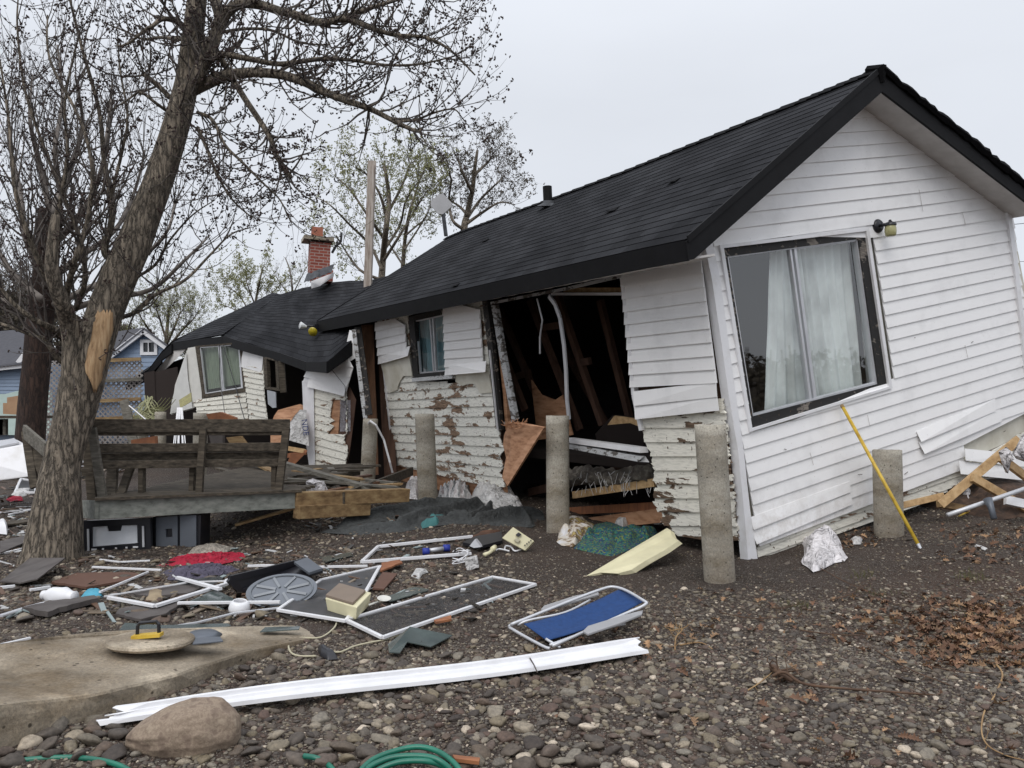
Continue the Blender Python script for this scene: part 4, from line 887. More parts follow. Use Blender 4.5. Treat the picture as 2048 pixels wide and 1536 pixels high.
# limbs
ml = MB(); mt = MB(); md = MB(); limbs = []
def LM(px, r0, r1, dY=0.6, **k): s, r = limb_px(ml, px, TY + dY, r0, r1, **k); limbs.append((s, r)); return s
LM([(350, 235, -.1), (372, 185, -.1), (395, 150, -.1), (415, 110, -.1), (430, 75, 0), (440, 35, 0), (430, 0, .1), (415, -60, .2)], .10, .055)
LM([(380, 182), (410, 168), (444, 154, -.1), (480, 147, -.2), (513, 145, -.3), (564, 150, -.4), (615, 167, -.5), (666, 191, -.6), (710, 207, -.7), (745, 220, -.7), (790, 243, -.8), (832, 262, -.8), (845, 256, -.8)], .075, .014)
LM([(790, 243, -.8), (830, 240, -.8), (870, 225, -.8), (905, 218, -.8), (920, 228, -.8)], .015, .006)
LM([(430, 60), (450, 30), (480, 8), (520, 10, -.1), (560, 22, -.2), (600, 32, -.3), (645, 46, -.4), (690, 38, -.5), (740, 55, -.6), (790, 70, -.6), (850, 75, -.7), (900, 100, -.7), (950, 150, -.8)], .065, .008)
LM([(645, 46, -.4), (700, 30, -.5), (760, 10, -.5), (830, -10, -.5), (900, -20, -.6)], .03, .01)
LM([(405, 130, -.1), (440, 110, -.2), (500, 118, -.3), (560, 128, -.3), (640, 118, -.4), (700, 120, -.5), (770, 130, -.6), (840, 128, -.6), (910, 112, -.7)], .04, .007)
LM([(425, 90), (450, 130), (485, 190, -.2), (515, 235, -.25), (540, 275, -.3), (552, 310, -.3), (582, 356, -.3)], .035, .028)
LM([(395, 225), (425, 240, -.1), (450, 290, -.2), (485, 325, -.3), (530, 370, -.3), (560, 400, -.3), (582, 445, -.3)], .022, .006)
LM([(395, 255), (415, 300, -.1), (435, 350, -.2), (465, 400, -.2), (505, 436, -.2)], .022, .007)
LM([(378, 130), (395, 165), (400, 130), (412, 80), (470, 60, .3), (540, 60, .6), (600, 85, .8), (660, 90, 1)], .03, .01)
LM([(372, 55), (350, 42, -.1), (325, 38, -.2), (305, 52, -.3), (290, 60, -.3), (255, 88, -.3), (230, 92, -.3)], .035, .008)
LM([(372, 78), (350, 78, .3), (320, 75, .5), (285, 78, .6), (245, 60, .7), (205, 45, .8)], .028, .006)
LM([(340, 195), (320, 175), (300, 158), (285, 147)], .03, .025)
LM([(338, 225), (310, 205, -.2), (280, 185, -.3), (255, 200, -.3), (215, 225, -.3)], .02, .006)
LM([(240, 520, -.1), (215, 512, -.2), (210, 490, -.2), (222, 450, -.2), (222, 400, -.2), (208, 320, -.2), (198, 220, -.2), (165, 100, -.2), (140, 0, -.2), (120, -80, -.2)], .05, .008)
LM([(222, 390, -.2), (245, 300, -.2), (255, 230, -.2), (240, 140, -.1), (235, 60, 0)], .02, .006)
LM([(155, 640, -.1), (120, 610, -.4), (100, 540, -.5), (110, 450, -.5), (125, 380, -.5), (135, 300, -.5), (130, 200, -.5), (160, 60, -.5)], .045, .008)
LM([(150, 620, -.1), (170, 560, -.3), (160, 480, -.4), (130, 400, -.4), (90, 300, -.4), (50, 180, -.4), (35, 60, -.4), (36, 0, -.4)], .032, .007)
LM([(148, 690, -.15), (110, 660, -.4), (70, 640, -.6), (30, 610, -.7), (-10, 560, -.8)], .045, .015)
LM([(150, 740, -.15), (115, 715, -.3), (90, 680, -.4), (60, 668, -.4), (-20, 640, -.4)], .04, .015)
LM([(238, 635, 0), (270, 625, -.1), (310, 590, -.1), (370, 560, -.1), (420, 510, 0), (460, 470, 0), (500, 455, 0)], .028, .005)
LM([(262, 560, 0), (310, 530, .2), (340, 480, .2), (385, 430, .3), (430, 400, .3)], .02, .005)
LM([(130, 600, -.3), (150, 520, -.6), (175, 440, -.6), (185, 340, -.7), (160, 240, -.7), (100, 120, -.7), (95, 30, -.7)], .035, .008)
LM([(95, 560, -.6), (60, 480, -.8), (30, 380, -.9), (20, 260, -.9), (0, 120, -.9)], .035, .008)
part('limbs', ml, 'bark', tree, smooth=True)
for li, (s, r) in enumerate(limbs):
    n = len(s); Ltot = sum((s[i + 1] - s[i]).length for i in range(n - 1)); cnt = int(Ltot * (19 if li < 9 else 9)) + 4
    for _ in range(cnt):
        i = int(n * (random.random() ** .8)); i = min(max(1, i), n - 2); d = (s[i + 1] - s[i]).normalized()
        hang = li in (6, 7, 8) or (1 <= li <= 5 and random.random() < .45)
        dd = (d * .6 + rv(.7) + V((0, 0, -.35 if hang else .25))).normalized()
        twig(mt, md, s[i], dd, random.uniform(.3, 1.0) * (1 if li != 6 else .6), min(.012, r[i] * .4) + .002, 1, .55, .95, .3, .034, 2)
part('twigs', mt, 'twig', tree); part('buds', md, 'bud', tree)
# procedural trees in the distance
def grow(ml, mt, ml2, p, d, ln, r, lvl, P_, leaf=None):
    n = 5; pts_ = [V(p)]; d = V(d).normalized()
    for i in range(n):
        d = (d + rv(P_.get('kink', .1)) + V((0, 0, P_.get('up', .08)))).normalized(); pts_.append(pts_[-1] + d * ln / n)
    tgt = ml if r > P_['rsplit'] else mt
    tgt.tube(pts_, [r * (1 - .45 * i / n) for i in range(n + 1)], 8 if r > .05 else 4 if r > .02 else 3, caps=False)
    if lvl == 0:
        if leaf is not None:
            for q_ in pts_[2:]:
                for _ in range(P_.get('leafn', 2)):
                    c = q_ + rv(P_.get('lspread', .12)); s_ = P_.get('ls', .035) * random.uniform(.6, 1.4); a = rv().normalized() * s_; b = a.orthogonal().normalized() * s_ * .7
                    leaf.add([c - a, c + b, c + a, c - b], [(0, 1, 2, 3)])
        return
    k = P_['kids']
    for j in range(k):
        i = random.randint(2, n) if j else n; az = random.uniform(0, 2 * math.pi); o = d.orthogonal().normalized(); o2 = d.cross(o)
        sp = P_['spread'] * random.uniform(.6, 1.25); nd = (d * math.cos(sp) + (o * math.cos(az) + o2 * math.sin(az)) * math.sin(sp))
        grow(ml, mt, ml2, pts_[i], nd, ln * random.uniform(.62, .85), r * (.62 if j else .75), lvl - 1, P_, leaf)
SC_ = 1.25
def bgtree(name, base, h, r, label, lvl=5, kids=3, spread=.5, leafm=None, barkm='bark', twigm='twig', dirn=(0, 0, 1), group=None, stems=1, trunk=.3, **k):
    random.seed(label); rt = thing(name, label, 'tree', base, group); a, b, c = MB(), MB(), MB(); lf = MB() if leafm else None; P_ = dict(kids=kids, spread=spread, rsplit=r * .35, **k)
    for s_ in range(stems):
        dd = V(dirn) + (rv(.12) if stems > 1 else V()); grow(a, b, c, V(base) - V((0, 0, .2)), dd, h * trunk * SC_, r, lvl, P_, lf)
    part('trunk', a, barkm, rt, smooth=True); cr = part('crown', b, twigm, rt)
    if lf: part('leaves', lf, leafm, rt)
    return rt
M['palegreen'] = noisy('young_leaves', c2((.26, .27, .11), (.17, .17, .07)), 5, .7, bs=0); M['budleaf'] = noisy('brown_buds', c2((.10, .08, .05), (.05, .04, .03)), 5, .8, bs=0)
def gz(x, y): return (x, y, g(x, y))
x_ = lambda px, Y: (px - 1024) / F * Y
T = bgtree
def fan_tree(name, label, Y, stems, r0, leafm, ls, tw, lenr, barkm='bark', cnt=16, lvl=2, budp=.8):
    random.seed(label); b = P(*stems[0][0][:2], Y); rt = thing(name, label, 'tree', (b.x, Y, g(b.x, Y))); a, c, l = MB(), MB(), MB(); al = []
    for k, px in enumerate(stems):
        s_, r_ = limb_px(a, [(x, y, random.uniform(-1.5, 1.5) if m_ else 0) for m_, (x, y) in enumerate(px)], Y, r0 if k == 0 else r0 * .45, r0 * (.3 if k == 0 else .10), 7); al.append((s_, r_))
    for s_, r_ in al:
        n = len(s_)
        for _ in range(cnt):
            i = min(max(3, int(n * (.15 + .85 * random.random() ** .8))), n - 2); d = (s_[i + 1] - s_[i]).normalized(); twig(c, l, s_[i], d * .7 + rv(.5) + V((0, 0, .25)), random.uniform(*lenr), tw, lvl, .3, budp, .2, ls, 3)
    part('trunk', a, barkm, rt, smooth=True); part('crown', c, 'twig', rt); part('leaves', l, leafm, rt)
fan_tree('broadleaf_tree', 'tree with scattered pale young leaves behind the roof, left of the upright wooden post', 32, [[(760, 600), (766, 520), (772, 460), (778, 400), (772, 350), (768, 328)], [(764, 540), (740, 490), (700, 450), (660, 410), (632, 395)], [(770, 480), (735, 430), (700, 380), (668, 350)], [(774, 440), (760, 390), (735, 350), (712, 335)], [(774, 430), (800, 380), (815, 345), (822, 325)], [(762, 560), (720, 540), (690, 500), (672, 470)], [(768, 520), (800, 470), (830, 420), (855, 380)], [(768, 500), (800, 450), (812, 400), (840, 360)]], .15, 'palegreen', .075, .012, (.8, 2.0), cnt=15)
fan_tree('broadleaf_tree', 'slim tree with pale young leaves behind the roof, between the post and the antenna', 34, [[(803, 600), (806, 530), (810, 480), (818, 430), (830, 390), (842, 350)], [(808, 500), (835, 460), (858, 420), (868, 380)], [(806, 530), (780, 490), (770, 460)], [(812, 470), (850, 440), (872, 450)]], .11, 'palegreen', .07, .011, (.7, 1.6), cnt=13)
fan_tree('bare_tree', 'dark budding tree behind the roof ridge, right of the square antenna', 34, [[(922, 560), (928, 460), (934, 430), (945, 380), (950, 335), (955, 300)], [(926, 458), (905, 440), (898, 400), (902, 360), (893, 320)], [(932, 440), (960, 400), (990, 370), (1010, 350)], [(930, 450), (965, 425), (1000, 405), (1030, 410)], [(944, 385), (925, 345), (915, 315)], [(948, 350), (975, 325), (985, 312)], [(935, 430), (915, 410), (885, 395)]], .17, 'budleaf', .07, .013, (.7, 1.7), cnt=14)
fan_tree('broadleaf_tree', 'small pale green tree far behind, left of the brick chimney', 50, [[(500, 720), (506, 650), (512, 600), (520, 560), (525, 535)], [(506, 640), (485, 600), (465, 580), (450, 572)], [(508, 630), (540, 590), (560, 570)], [(506, 650), (470, 620), (440, 608)], [(510, 610), (495, 570), (492, 548)]], .12, 'palegreen', .10, .012, (.9, 2.0), cnt=13)
fan_tree('bare_tree', 'thin bare grey tree far behind, beside the brick chimney', 52, [[(588, 720), (586, 620), (584, 570), (578, 535), (570, 515)], [(585, 600), (560, 565), (545, 540)], [(585, 590), (605, 550), (618, 525)], [(586, 620), (610, 590), (640, 575)]], .10, 'budleaf', .04, .010, (.7, 1.6), barkm='twig_grey', cnt=12, budp=.2)
fan_tree('bare_tree', 'bushy budding tree rising behind the blue gable', 42, [[(330, 800), (332, 700), (335, 650), (338, 615)], [(331, 720), (305, 670), (285, 640), (275, 625)], [(332, 700), (365, 660), (385, 640), (395, 625)], [(333, 680), (320, 640), (310, 610)], [(333, 690), (355, 640), (362, 615)], [(331, 730), (370, 700), (400, 680)], [(330, 740), (290, 700), (262, 680)]], .16, 'palegreen', .055, .013, (.8, 1.9), cnt=26)
fan_tree('bare_tree', 'bare brown tree crowding behind the leftmost blue roof', 38, [[(10, 800), (15, 700), (20, 640), (25, 590)], [(12, 740), (-20, 680), (-40, 640)], [(14, 720), (50, 660), (70, 620)], [(16, 680), (0, 630), (-8, 600)], [(18, 660), (45, 610), (52, 580)], [(12, 740), (60, 700), (90, 670)]], .18, 'budleaf', .06, .014, (.8, 2.0), cnt=24)
T('bare_tree', gz(x_(385, 46), 46), 6.3, .18, 'low budding tree behind the left end of the broken roof', 6, 3, .5, 'palegreen', leafn=1, ls=.045, lspread=.15, trunk=.2, up=.1)
T('bare_tree', gz(x_(2075, 30), 30), 7.0, .18, 'dark budding tree at the right edge of the photo, beyond the gable', 6, 3, .5, 'budleaf', leafn=1, ls=.05, lspread=.2, trunk=.2)
T('bare_tree', gz(x_(20, 40), 40), 9, .22, 'dense bare tree behind the leftmost blue house roof', 6, 4, .45, 'budleaf', leafn=1, ls=.045, lspread=.15, trunk=.2, up=.1)
T('bare_tree', gz(x_(150, 44), 44), 8.5, .2, 'bare tree between the two blue houses', 6, 4, .45, 'budleaf', leafn=1, ls=.06, trunk=.2, up=.1)
T('bare_tree', gz(x_(-60, 34), 34), 10, .22, 'bare tree cut off by the left edge of the photo', 6, 4, .45, 'budleaf', leafn=1, ls=.06, trunk=.2, up=.1)
q = MB(); random.seed(5)
for k in range(5200):
    x = random.uniform(11, 30); y = random.uniform(-3, 11); top = 1.9 + .7 * noise.noise(V((x * .5, y * .5, 0))); z = .3 + random.random() ** .7 * top; c = V((x, y, z)) ; a = rv().normalized() * .09; b = a.orthogonal().normalized() * .07; q.add([c - a, c + b, c + a, c - b], [(0, 1, 2, 3)])
    if k % 12 == 0: q.tube([V((x, y, .1)), V((x + random.gauss(0, .2), y + random.gauss(0, .2), z + .3))], .02, 3)
tag(q.build('hedge', M['budleaf'], None), 'brown thicket of shrubs reflected in the picture window', 'shrubs', kind='stuff')
# brown trunk behind the maple with upright bare stems
by = 13.0; bt = P(62, 900, by); t2 = thing('bare_tree', 'dark brown trunk with many upright bare shoots, just behind the leaning maple', 'tree', (bt.x, by, g(bt.x, by)))
q = MB(); s_, r_ = limb_px(q, [(55, 930), (60, 880), (66, 800), (74, 720), (80, 640), (88, 570), (95, 500), (100, 420)], by, .22, .17, 24); part('trunk', q, 'bark2', t2, smooth=True)
q = MB(); q2 = MB(); b2 = MB(); lm2 = []
for px in ([(95, 500), (120, 400), (110, 300), (125, 200), (115, 90)], [(90, 560), (50, 470), (40, 380), (20, 290), (15, 200)], [(95, 500), (160, 430), (200, 350), (215, 260), (225, 160)], [(88, 570), (150, 520), (230, 460), (270, 380), (290, 300)],
           [(100, 420), (80, 330), (60, 240), (65, 150)], [(85, 600), (20, 540), (-30, 450)], [(84, 620), (170, 580), (250, 540), (330, 470), (350, 400)], [(100, 430), (140, 340), (165, 250), (150, 150)], [(84, 640), (200, 600), (300, 580), (370, 520), (420, 470)], [(80, 650), (10, 600), (-40, 560)]):
    s_, r_ = limb_px(q, [(a, b, random.uniform(-.6, .6)) for a, b in px], by, .06, .014, 8); lm2.append((s_, r_))
for s_, r_ in lm2:
    n = len(s_)
    for _ in range(24):
        i = min(max(2, int(n * random.random())), n - 2); d = (s_[i + 1] - s_[i]).normalized(); twig(q2, b2, s_[i], (d * .7 + rv(.5) + V((0, 0, .3))), random.uniform(.5, 1.5), .010, 2, .35, .5, .18, .022, 3)
part('limbs', q, 'twig_grey', t2, smooth=True); part('twigs', q2, 'twig', t2); part('buds', b2, 'bud', t2)
# ================================================================ BACKGROUND HOUSES, LATTICE, POST, WIRES
M['blue'] = vinyl('blue_siding', (.22, .29, .40)); M['greyroof'] = noisy('grey_shingles', c2((.07, .07, .08), (.045, .045, .055)), 8, .9, (1, 1, 6))
def box6(m, x0, x1, y0, y1, z0, z1): m.box(((x0 + x1) / 2, (y0 + y1) / 2, (z0 + z1) / 2), ((1, 0, 0), (0, 1, 0), (0, 0, 1)), ((x1 - x0) / 2, (y1 - y0) / 2, (z1 - z0) / 2))
Yb = 30; sc1 = Yb / F
def bx(px, py, Y=Yb, o=0): return P(px, py, Y - o)
hb = thing('blue_house', 'blue sided house with a white trimmed gable and small square window, behind the lattice fence', 'house', (bx(275, 860).x, Yb, .4))
f_ = lambda px, py, off=0: bx(px, py, Yb, off)
q = clap(None, f_, 22, [[(150, 860), (150, 722), (212, 722), (287, 663), (345, 700), (345, 860)], [(281, 680), (313, 680), (313, 709), (281, 709)]], 0, .02, corners=[f_(150, 862), f_(345, 862), f_(345, 660), f_(150, 660)]); part('front_wall', q, 'blue', hb)
q = MB(); q.bar(f_(205, 725, .25), f_(287, 662, .25), .17, .1, V((0, -1, 0))); q.bar(f_(287, 662, .25), f_(350, 708, .25), .17, .1, V((0, -1, 0))); part('bargeboard', q, 'white', hb)
q = MB(); q.prism([f_(203, 724, .35), f_(287, 658, .35), P(215, 668, Yb + 5), P(140, 722, Yb + 4)], V((0, .05, .06))); q.prism([f_(287, 658, .35), f_(352, 706, .35), P(300, 700, Yb + 6), P(225, 668, Yb + 5)], V((0, .05, .06))); part('roof', q, 'greyroof', hb)
q = MB(); frame_ring(q, f_, [(280, 679), (314, 679), (314, 710), (280, 710)], [(286, 685), (308, 685), (308, 704), (286, 704)], .08, .1); q.bar(f_(297, 685, .06), f_(297, 704, .06), .03, .05, V((0, -1, 0))); wn = part('window', q, 'white', hb)
q = MB(); q.poly([f_(*p, .0) for p in [(286, 685), (308, 685), (308, 704), (286, 704)]]); part('pane', q, plainish('dark_glass', (.03, .035, .04), .15), wn)
q = MB(); box6(q, f_(150, 0).x, f_(345, 0).x, Yb + .1, Yb + 5, .2, f_(0, 722).z); part('side_wall', q, 'blue', hb)
hb = thing('blue_house', 'blue sided house with a white eaves board, cut by the left edge of the photo', 'house', (bx(45, 860).x, 26, .4))
f_ = lambda px, py, off=0: bx(px, py, 26, off)
q = clap(None, f_, 20, [[(-40, 800), (-40, 735), (100, 722), (100, 800)]], 0, .02, corners=[f_(-40, 860), f_(100, 860), f_(100, 715), f_(-40, 715)]); part('front_wall', q, 'blue', hb)
q = MB(); q.bar(f_(-60, 742, .3), f_(100, 725, .3), .16, .05, V((0, -1, 0))); part('eaves_board', q, 'white', hb)
q = MB(); q.bar(f_(36, 726, .3), f_(58, 697, .3), .14, .05, V((0, -1, 0))); part('bargeboard', q, 'white', hb)
q = MB(); q.prism([f_(-60, 740, .4), f_(100, 722, .4), P(60, 660, 30), P(-60, 670, 30)], V((0, .05, .06))); part('roof', q, 'greyroof', hb)
q = MB(); frame_ring(q, f_, [(41, 748), (66, 746), (66, 790), (41, 790)], [(47, 754), (60, 753), (60, 784), (47, 784)], .08, .1); wn = part('window', q, 'white', hb)
q = MB(); q.poly([f_(*p, .0) for p in [(47, 754), (60, 753), (60, 784), (47, 784)]]); part('pane', q, plainish('dark_glass', (.03, .035, .04), .15), wn)
q = MB(); q.prism([f_(*p, .02) for p in [(-40, 788), (10, 788), (42, 780), (100, 782), (100, 870), (-40, 870)]], V((0, .1, 0))); part('house_wrap', q, plainish('pale_green_sheet', (.50, .62, .58), .7), hb)
q = MB(); box6(q, f_(-40, 0).x, f_(100, 0).x, 26.2, 30, .2, f_(0, 728).z); part('side_wall', q, 'blue', hb)
# lattice fence
lf = thing('lattice_fence', 'grey wooden lattice fence panels between the big tree and the collapsed wing', 'fence', (bx(230, 850, 22).x, 22, .3)); q = MB()
x0, x1, z0, z1 = bx(192, 0, 22).x, bx(296, 0, 22).x, .45, bx(0, 722, 22).z; st = .1
def latt(x0, x1, z0, z1, Y):
    H_ = z1 - z0; k = x0 - H_
    while k < x1:
        for sgn in (0, 1):
            a = V((k, Y - .012 * sgn, z0 if sgn == 0 else z1)); b = V((k + H_, Y - .012 * sgn, z1 if sgn == 0 else z0))
            for p, q_ in ((a, b),):
                t0 = max(0, (x0 - p.x) / (q_.x - p.x)); t1 = min(1, (x1 - p.x) / (q_.x - p.x))
                if t1 > t0 + .02: q.bar(p.lerp(q_, t0), p.lerp(q_, t1), .038, .01, V((0, -1, 0)))
        k += st * 1.35
latt(x0, x1, z0, z1, 22); latt(bx(95, 0, 22).x, x0, z0, z1, 22); part('lattice', q, noisy('grey_lattice', c2((.27, .25, .24), (.17, .155, .15)), 4, .9), lf)
for yy, c in ((722, 'treated'), (762, 'grey_wood'), (802, 'treated'), (838, 'treated')):
    q = MB(); q.bar(P(190, yy, 21.9), P(282, yy - 4, 21.9), .09, .04, V((0, -1, 0))); part('rail', q, c, lf)
q = MB(); q.bar(V((x0, 22.05, .2)), V((x0, 22.05, z1)), .09, .09, V((0, 1, 0))); part('post', q, 'grey_wood', lf)
q = MB(); q.bar(P(735, 600, 19.6), P(744, 322, 19.6), .19, .07, V((0, -1, 0))); q.bar(P(739, 600, 19.5), P(747, 330, 19.5), .05, .05, V((0, -1, 0)))
o = q.build('wooden_post', noisy('split_pole', [(.3, (.20, .15, .12)), (.5, (.37, .32, .28)), (.7, (.46, .42, .38))], 4, .85, (5, 5, .6), .3)); tag(o, 'tall pale split wooden post standing upright behind the sagging roof', 'post')
q = MB(); q.tube([P(-50, 400, 60), P(2300, 384, 60)], .01, 4)
q = MB(); q.tube([P(1300, 518, 40), P(3400, 318, 44)], .018, 4); o = tag(q.build('power_line', M['black']), 'upper black power line to the right of the gable', 'cable', 'power lines')
q = MB(); q.tube([P(1300, 548, 40), P(3400, 478, 44)], .014, 4); o = tag(q.build('power_line', M['black']), 'lower thin power line to the right of the gable', 'cable', 'power lines')
# ================================================================ DECK AND BENCH
dz = P(190, 1003, 9.0).z
deck = thing('deck', 'tilted grey wooden deck with painted front board behind the leaning maple', 'deck', (-3.8, 9.6, g(-3.8, 9.6)))
dfl, dfr = P(190, 1001, 9.0), P(600, 984, 10.0)
q = MB(); q.prism([dfl, dfr, dfr - V((0, 0, .19)), dfl - V((0, 0, .20))], V((0, .045, 0))); part('front_board', q, 'paint_grey', deck)
dl2 = P(163, 1000, 9.5); q = MB(); q.prism([dfl, dl2, dl2 - V((0, 0, .2)), dfl - V((0, 0, .2))], V((.04, .0, 0))); part('side_board', q, 'paint_grey', deck)
q = MB(); dv = (dfr - dfl).normalized(); bk = V((.12, 1, .02)).normalized()
for i in range(26):
    a = dfl + bk * (.02 + i * .15) + V((0, 0, .016)); ln_ = (dfr - dfl).length - (.0 if i < 4 else random.uniform(0, .8)); q.bar(a + dv * random.uniform(-.02, .0), a + dv * ln_, .138, .03, V((0, 0, 1)))
part('deck_boards', q, 'dark_wood', deck)
q = MB()
for k in (.1, .9, 1.8, 2.7): q.bar(dfl + dv * k + V((0, .05, -.1)), dfl + dv * k + bk * 3.6 + V((0, 0, -.1)), .04, .14)
part('joists', q, 'dark_wood', deck)
for k in (.15, 2.5):
    q = MB(); p = dfl + dv * k + bk * 3.4; q.bar(V((p.x, p.y, g(p.x, p.y) - .1)), V((p.x, p.y, p.z - .1)), .1, .1, V((0, 1, 0))); part('post', q, 'dark_wood', deck)
bb = thing('bench', 'weathered brown plank bench with slatted back, seen from behind on the deck', 'bench', P(385, 990, 9.6))
def bb_(name, a, b, w_, h_, up=V((0, -1, 0)), mt='dark_wood', jag=0): q = MB(); q.bar(a, b, w_, h_, up, jag); return q.build(name, M[mt], bb, bevel=.004)
def YB(px): return 9.15 + (px - 165) / 410 * .85
f3 = lambda px, py, o=0: P(px, py, YB(px) + o)
bb_('cap_rail', f3(158, 852), f3(580, 851), .035, .15, V((0, 0, 1)))
bb_('back_slat', f3(186, 863, .02), f3(567, 863, .02), .09, .035); bb_('back_slat', f3(194, 896, .03), f3(565, 893, .03), .095, .035)
bb_('back_post', f3(184, 856, -.04), f3(206, 998, -.04), .09, .05, mt='grey_wood'); bb_('back_post', f3(407, 857, -.04), f3(398, 994, -.04), .075, .06); bb_('back_post', f3(573, 856, -.04), f3(557, 986, -.04), .085, .06)
bb_('back_post', f3(172, 862, .35), f3(185, 1000, .35), .10, .05)
for k, o in ((0, .12), (1, .27), (2, .42)): bb_('seat_board', f3(198, 919 - k * 4, o), f3(566, 915 - k * 4, o), .04, .14, V((0, 0, 1)))
bb_('seat_apron', f3(200, 930, .05), f3(562, 925, .05), .09, .035)
for a, b, o in (((284, 930), (284, 994), .1), ((386, 930), (384, 990), .15), ((549, 928), (548, 980), .1)): bb_('leg', f3(*a, o), f3(*b, o), .055, .09)
bb_('leg', f3(262, 932, .3), f3(240, 994, .1), .09, .05); bb_('leg', f3(226, 932, .35), f3(222, 998, .1), .12, .05)
bb_('arm_brace', f3(165, 945, .2), f3(195, 943, .1), .09, .04)
rl_ = thing('railing', 'short sloping grey wooden railing to the left of the maple trunk', 'railing', (P(70, 960, 10.5).x, 10.5, g(-6, 10.5)))
for a, b, w_ in (((52, 862), (70, 975), .10), ((62, 872), (92, 960), .12), ((78, 890), (100, 960), .10)): q = MB(); q.bar(P(*a, 10.4), P(*b, 10.2), w_, .05, V((0, -1, 0))); part('post', q, 'dark_wood', rl_)
q = MB(); q.bar(P(48, 862, 10.4), P(92, 900, 9.9), .04, .16, V((0, 0, 1))); part('top_rail', q, 'grey_wood', rl_)
# ================================================================ SLAB
slab_top = [(690, 1262, 5.95), (488, 1304, 5.15), (342, 1352, 4.62), (171, 1392, 4.2), (0, 1412, 3.82), (-200, 1430, 3.4), (-420, 1330, 4.3), (-200, 1300, 4.7), (0, 1287, 4.85), (110, 1272, 5.05), (219, 1261, 5.3), (330, 1256, 5.5), (430, 1254, 5.7), (560, 1250, 5.95), (640, 1252, 6.05)]
def dense_poly(p3, step):
    o = []
    for i in range(len(p3)):
        a, b = p3[i], p3[(i + 1) % len(p3)]; n = max(1, int((b - a).length / step))
        for k in range(n): o.append(a.lerp(b, k / n))
    return o
tp3 = dense_poly([P(*p) for p in slab_top], .06)
q = MB(); n = len(tp3); cen = sum(tp3, V()) / n
rings = []
for i, p in enumerate(tp3):
    o_ = (cen - p); o_.z = 0; o_.normalize(); j = noise.noise(p * 7) * .012 + noise.noise(p * 25) * .006
    rings.append([V((p.x, p.y, min(p.z, 0) - .35)) - o_ * (.015), V((p.x, p.y, p.z - .10)) - o_ * (j - .004), V((p.x, p.y, p.z - .05)) - o_ * (j), V((p.x, p.y, p.z - .012)) + o_ * (.002 + j), p + o_ * (.010 + j)])
for k in range(5): q.v += [r[k] for r in rings]
for k in range(4):
    for i in range(n): j = (i + 1) % n; q.f.append((k * n + i, k * n + j, (k + 1) * n + j, (k + 1) * n + i))
q.f.append(tuple(4 * n + i for i in range(n)))
slab = q.build('concrete_slab', M['slab'], None); tag(slab, 'broad broken slab of brownish concrete lying at the left foreground', 'slab')
# generic helpers for things lying about
def on(px, py, h=0): p = G(px, py, h); p.z = g(p.x, p.y) + h; return p
def flat(name, mat, pts, h, th, label, cat, group=None, jag=0, lift=None):
    q = MB(); p3 = []
    for k, p in enumerate(pts):
        hh = h + (lift[k] if lift else 0); p3.append(on(p[0], p[1], hh))
    if jag:
        p3 = dense_poly(p3, .05); p3 = [p + V((random.uniform(-jag, jag), random.uniform(-jag, jag), 0)) for p in p3]
    q.prism(p3, V((0, 0, th))); o = q.build(name, M[mat] if isinstance(mat, str) else mat, None)
    return tag(o, label, cat, group)
def frame(name, mat, pts, wd_, hh, h, label, cat, closed=True, lift=None, mesh_mat=None, jag=0):
    p3 = [on(p[0], p[1], h + (lift[k] if lift else 0)) for k, p in enumerate(pts)]; c = sum(p3, V()) / len(p3)
    rt = thing(name, label, cat, (c.x, c.y, g(c.x, c.y))); n = len(p3)
    for i in range(n if closed else n - 1):
        a, b = p3[i], p3[(i + 1) % n]; q = MB(); q.bar(a, b, wd_, hh, V((0, 0, 1)), jag); q.bar(a + V((0, 0, hh * .5)), b + V((0, 0, hh * .5)), wd_ * .4, hh * .3); q.build('frame_bar', M[mat] if isinstance(mat, str) else mat, rt)
    if mesh_mat is not None:
        q = MB(); q.poly([p + V((0, 0, -.001)) for p in p3]); q.build('mesh_screen', mesh_mat, rt)
    return rt
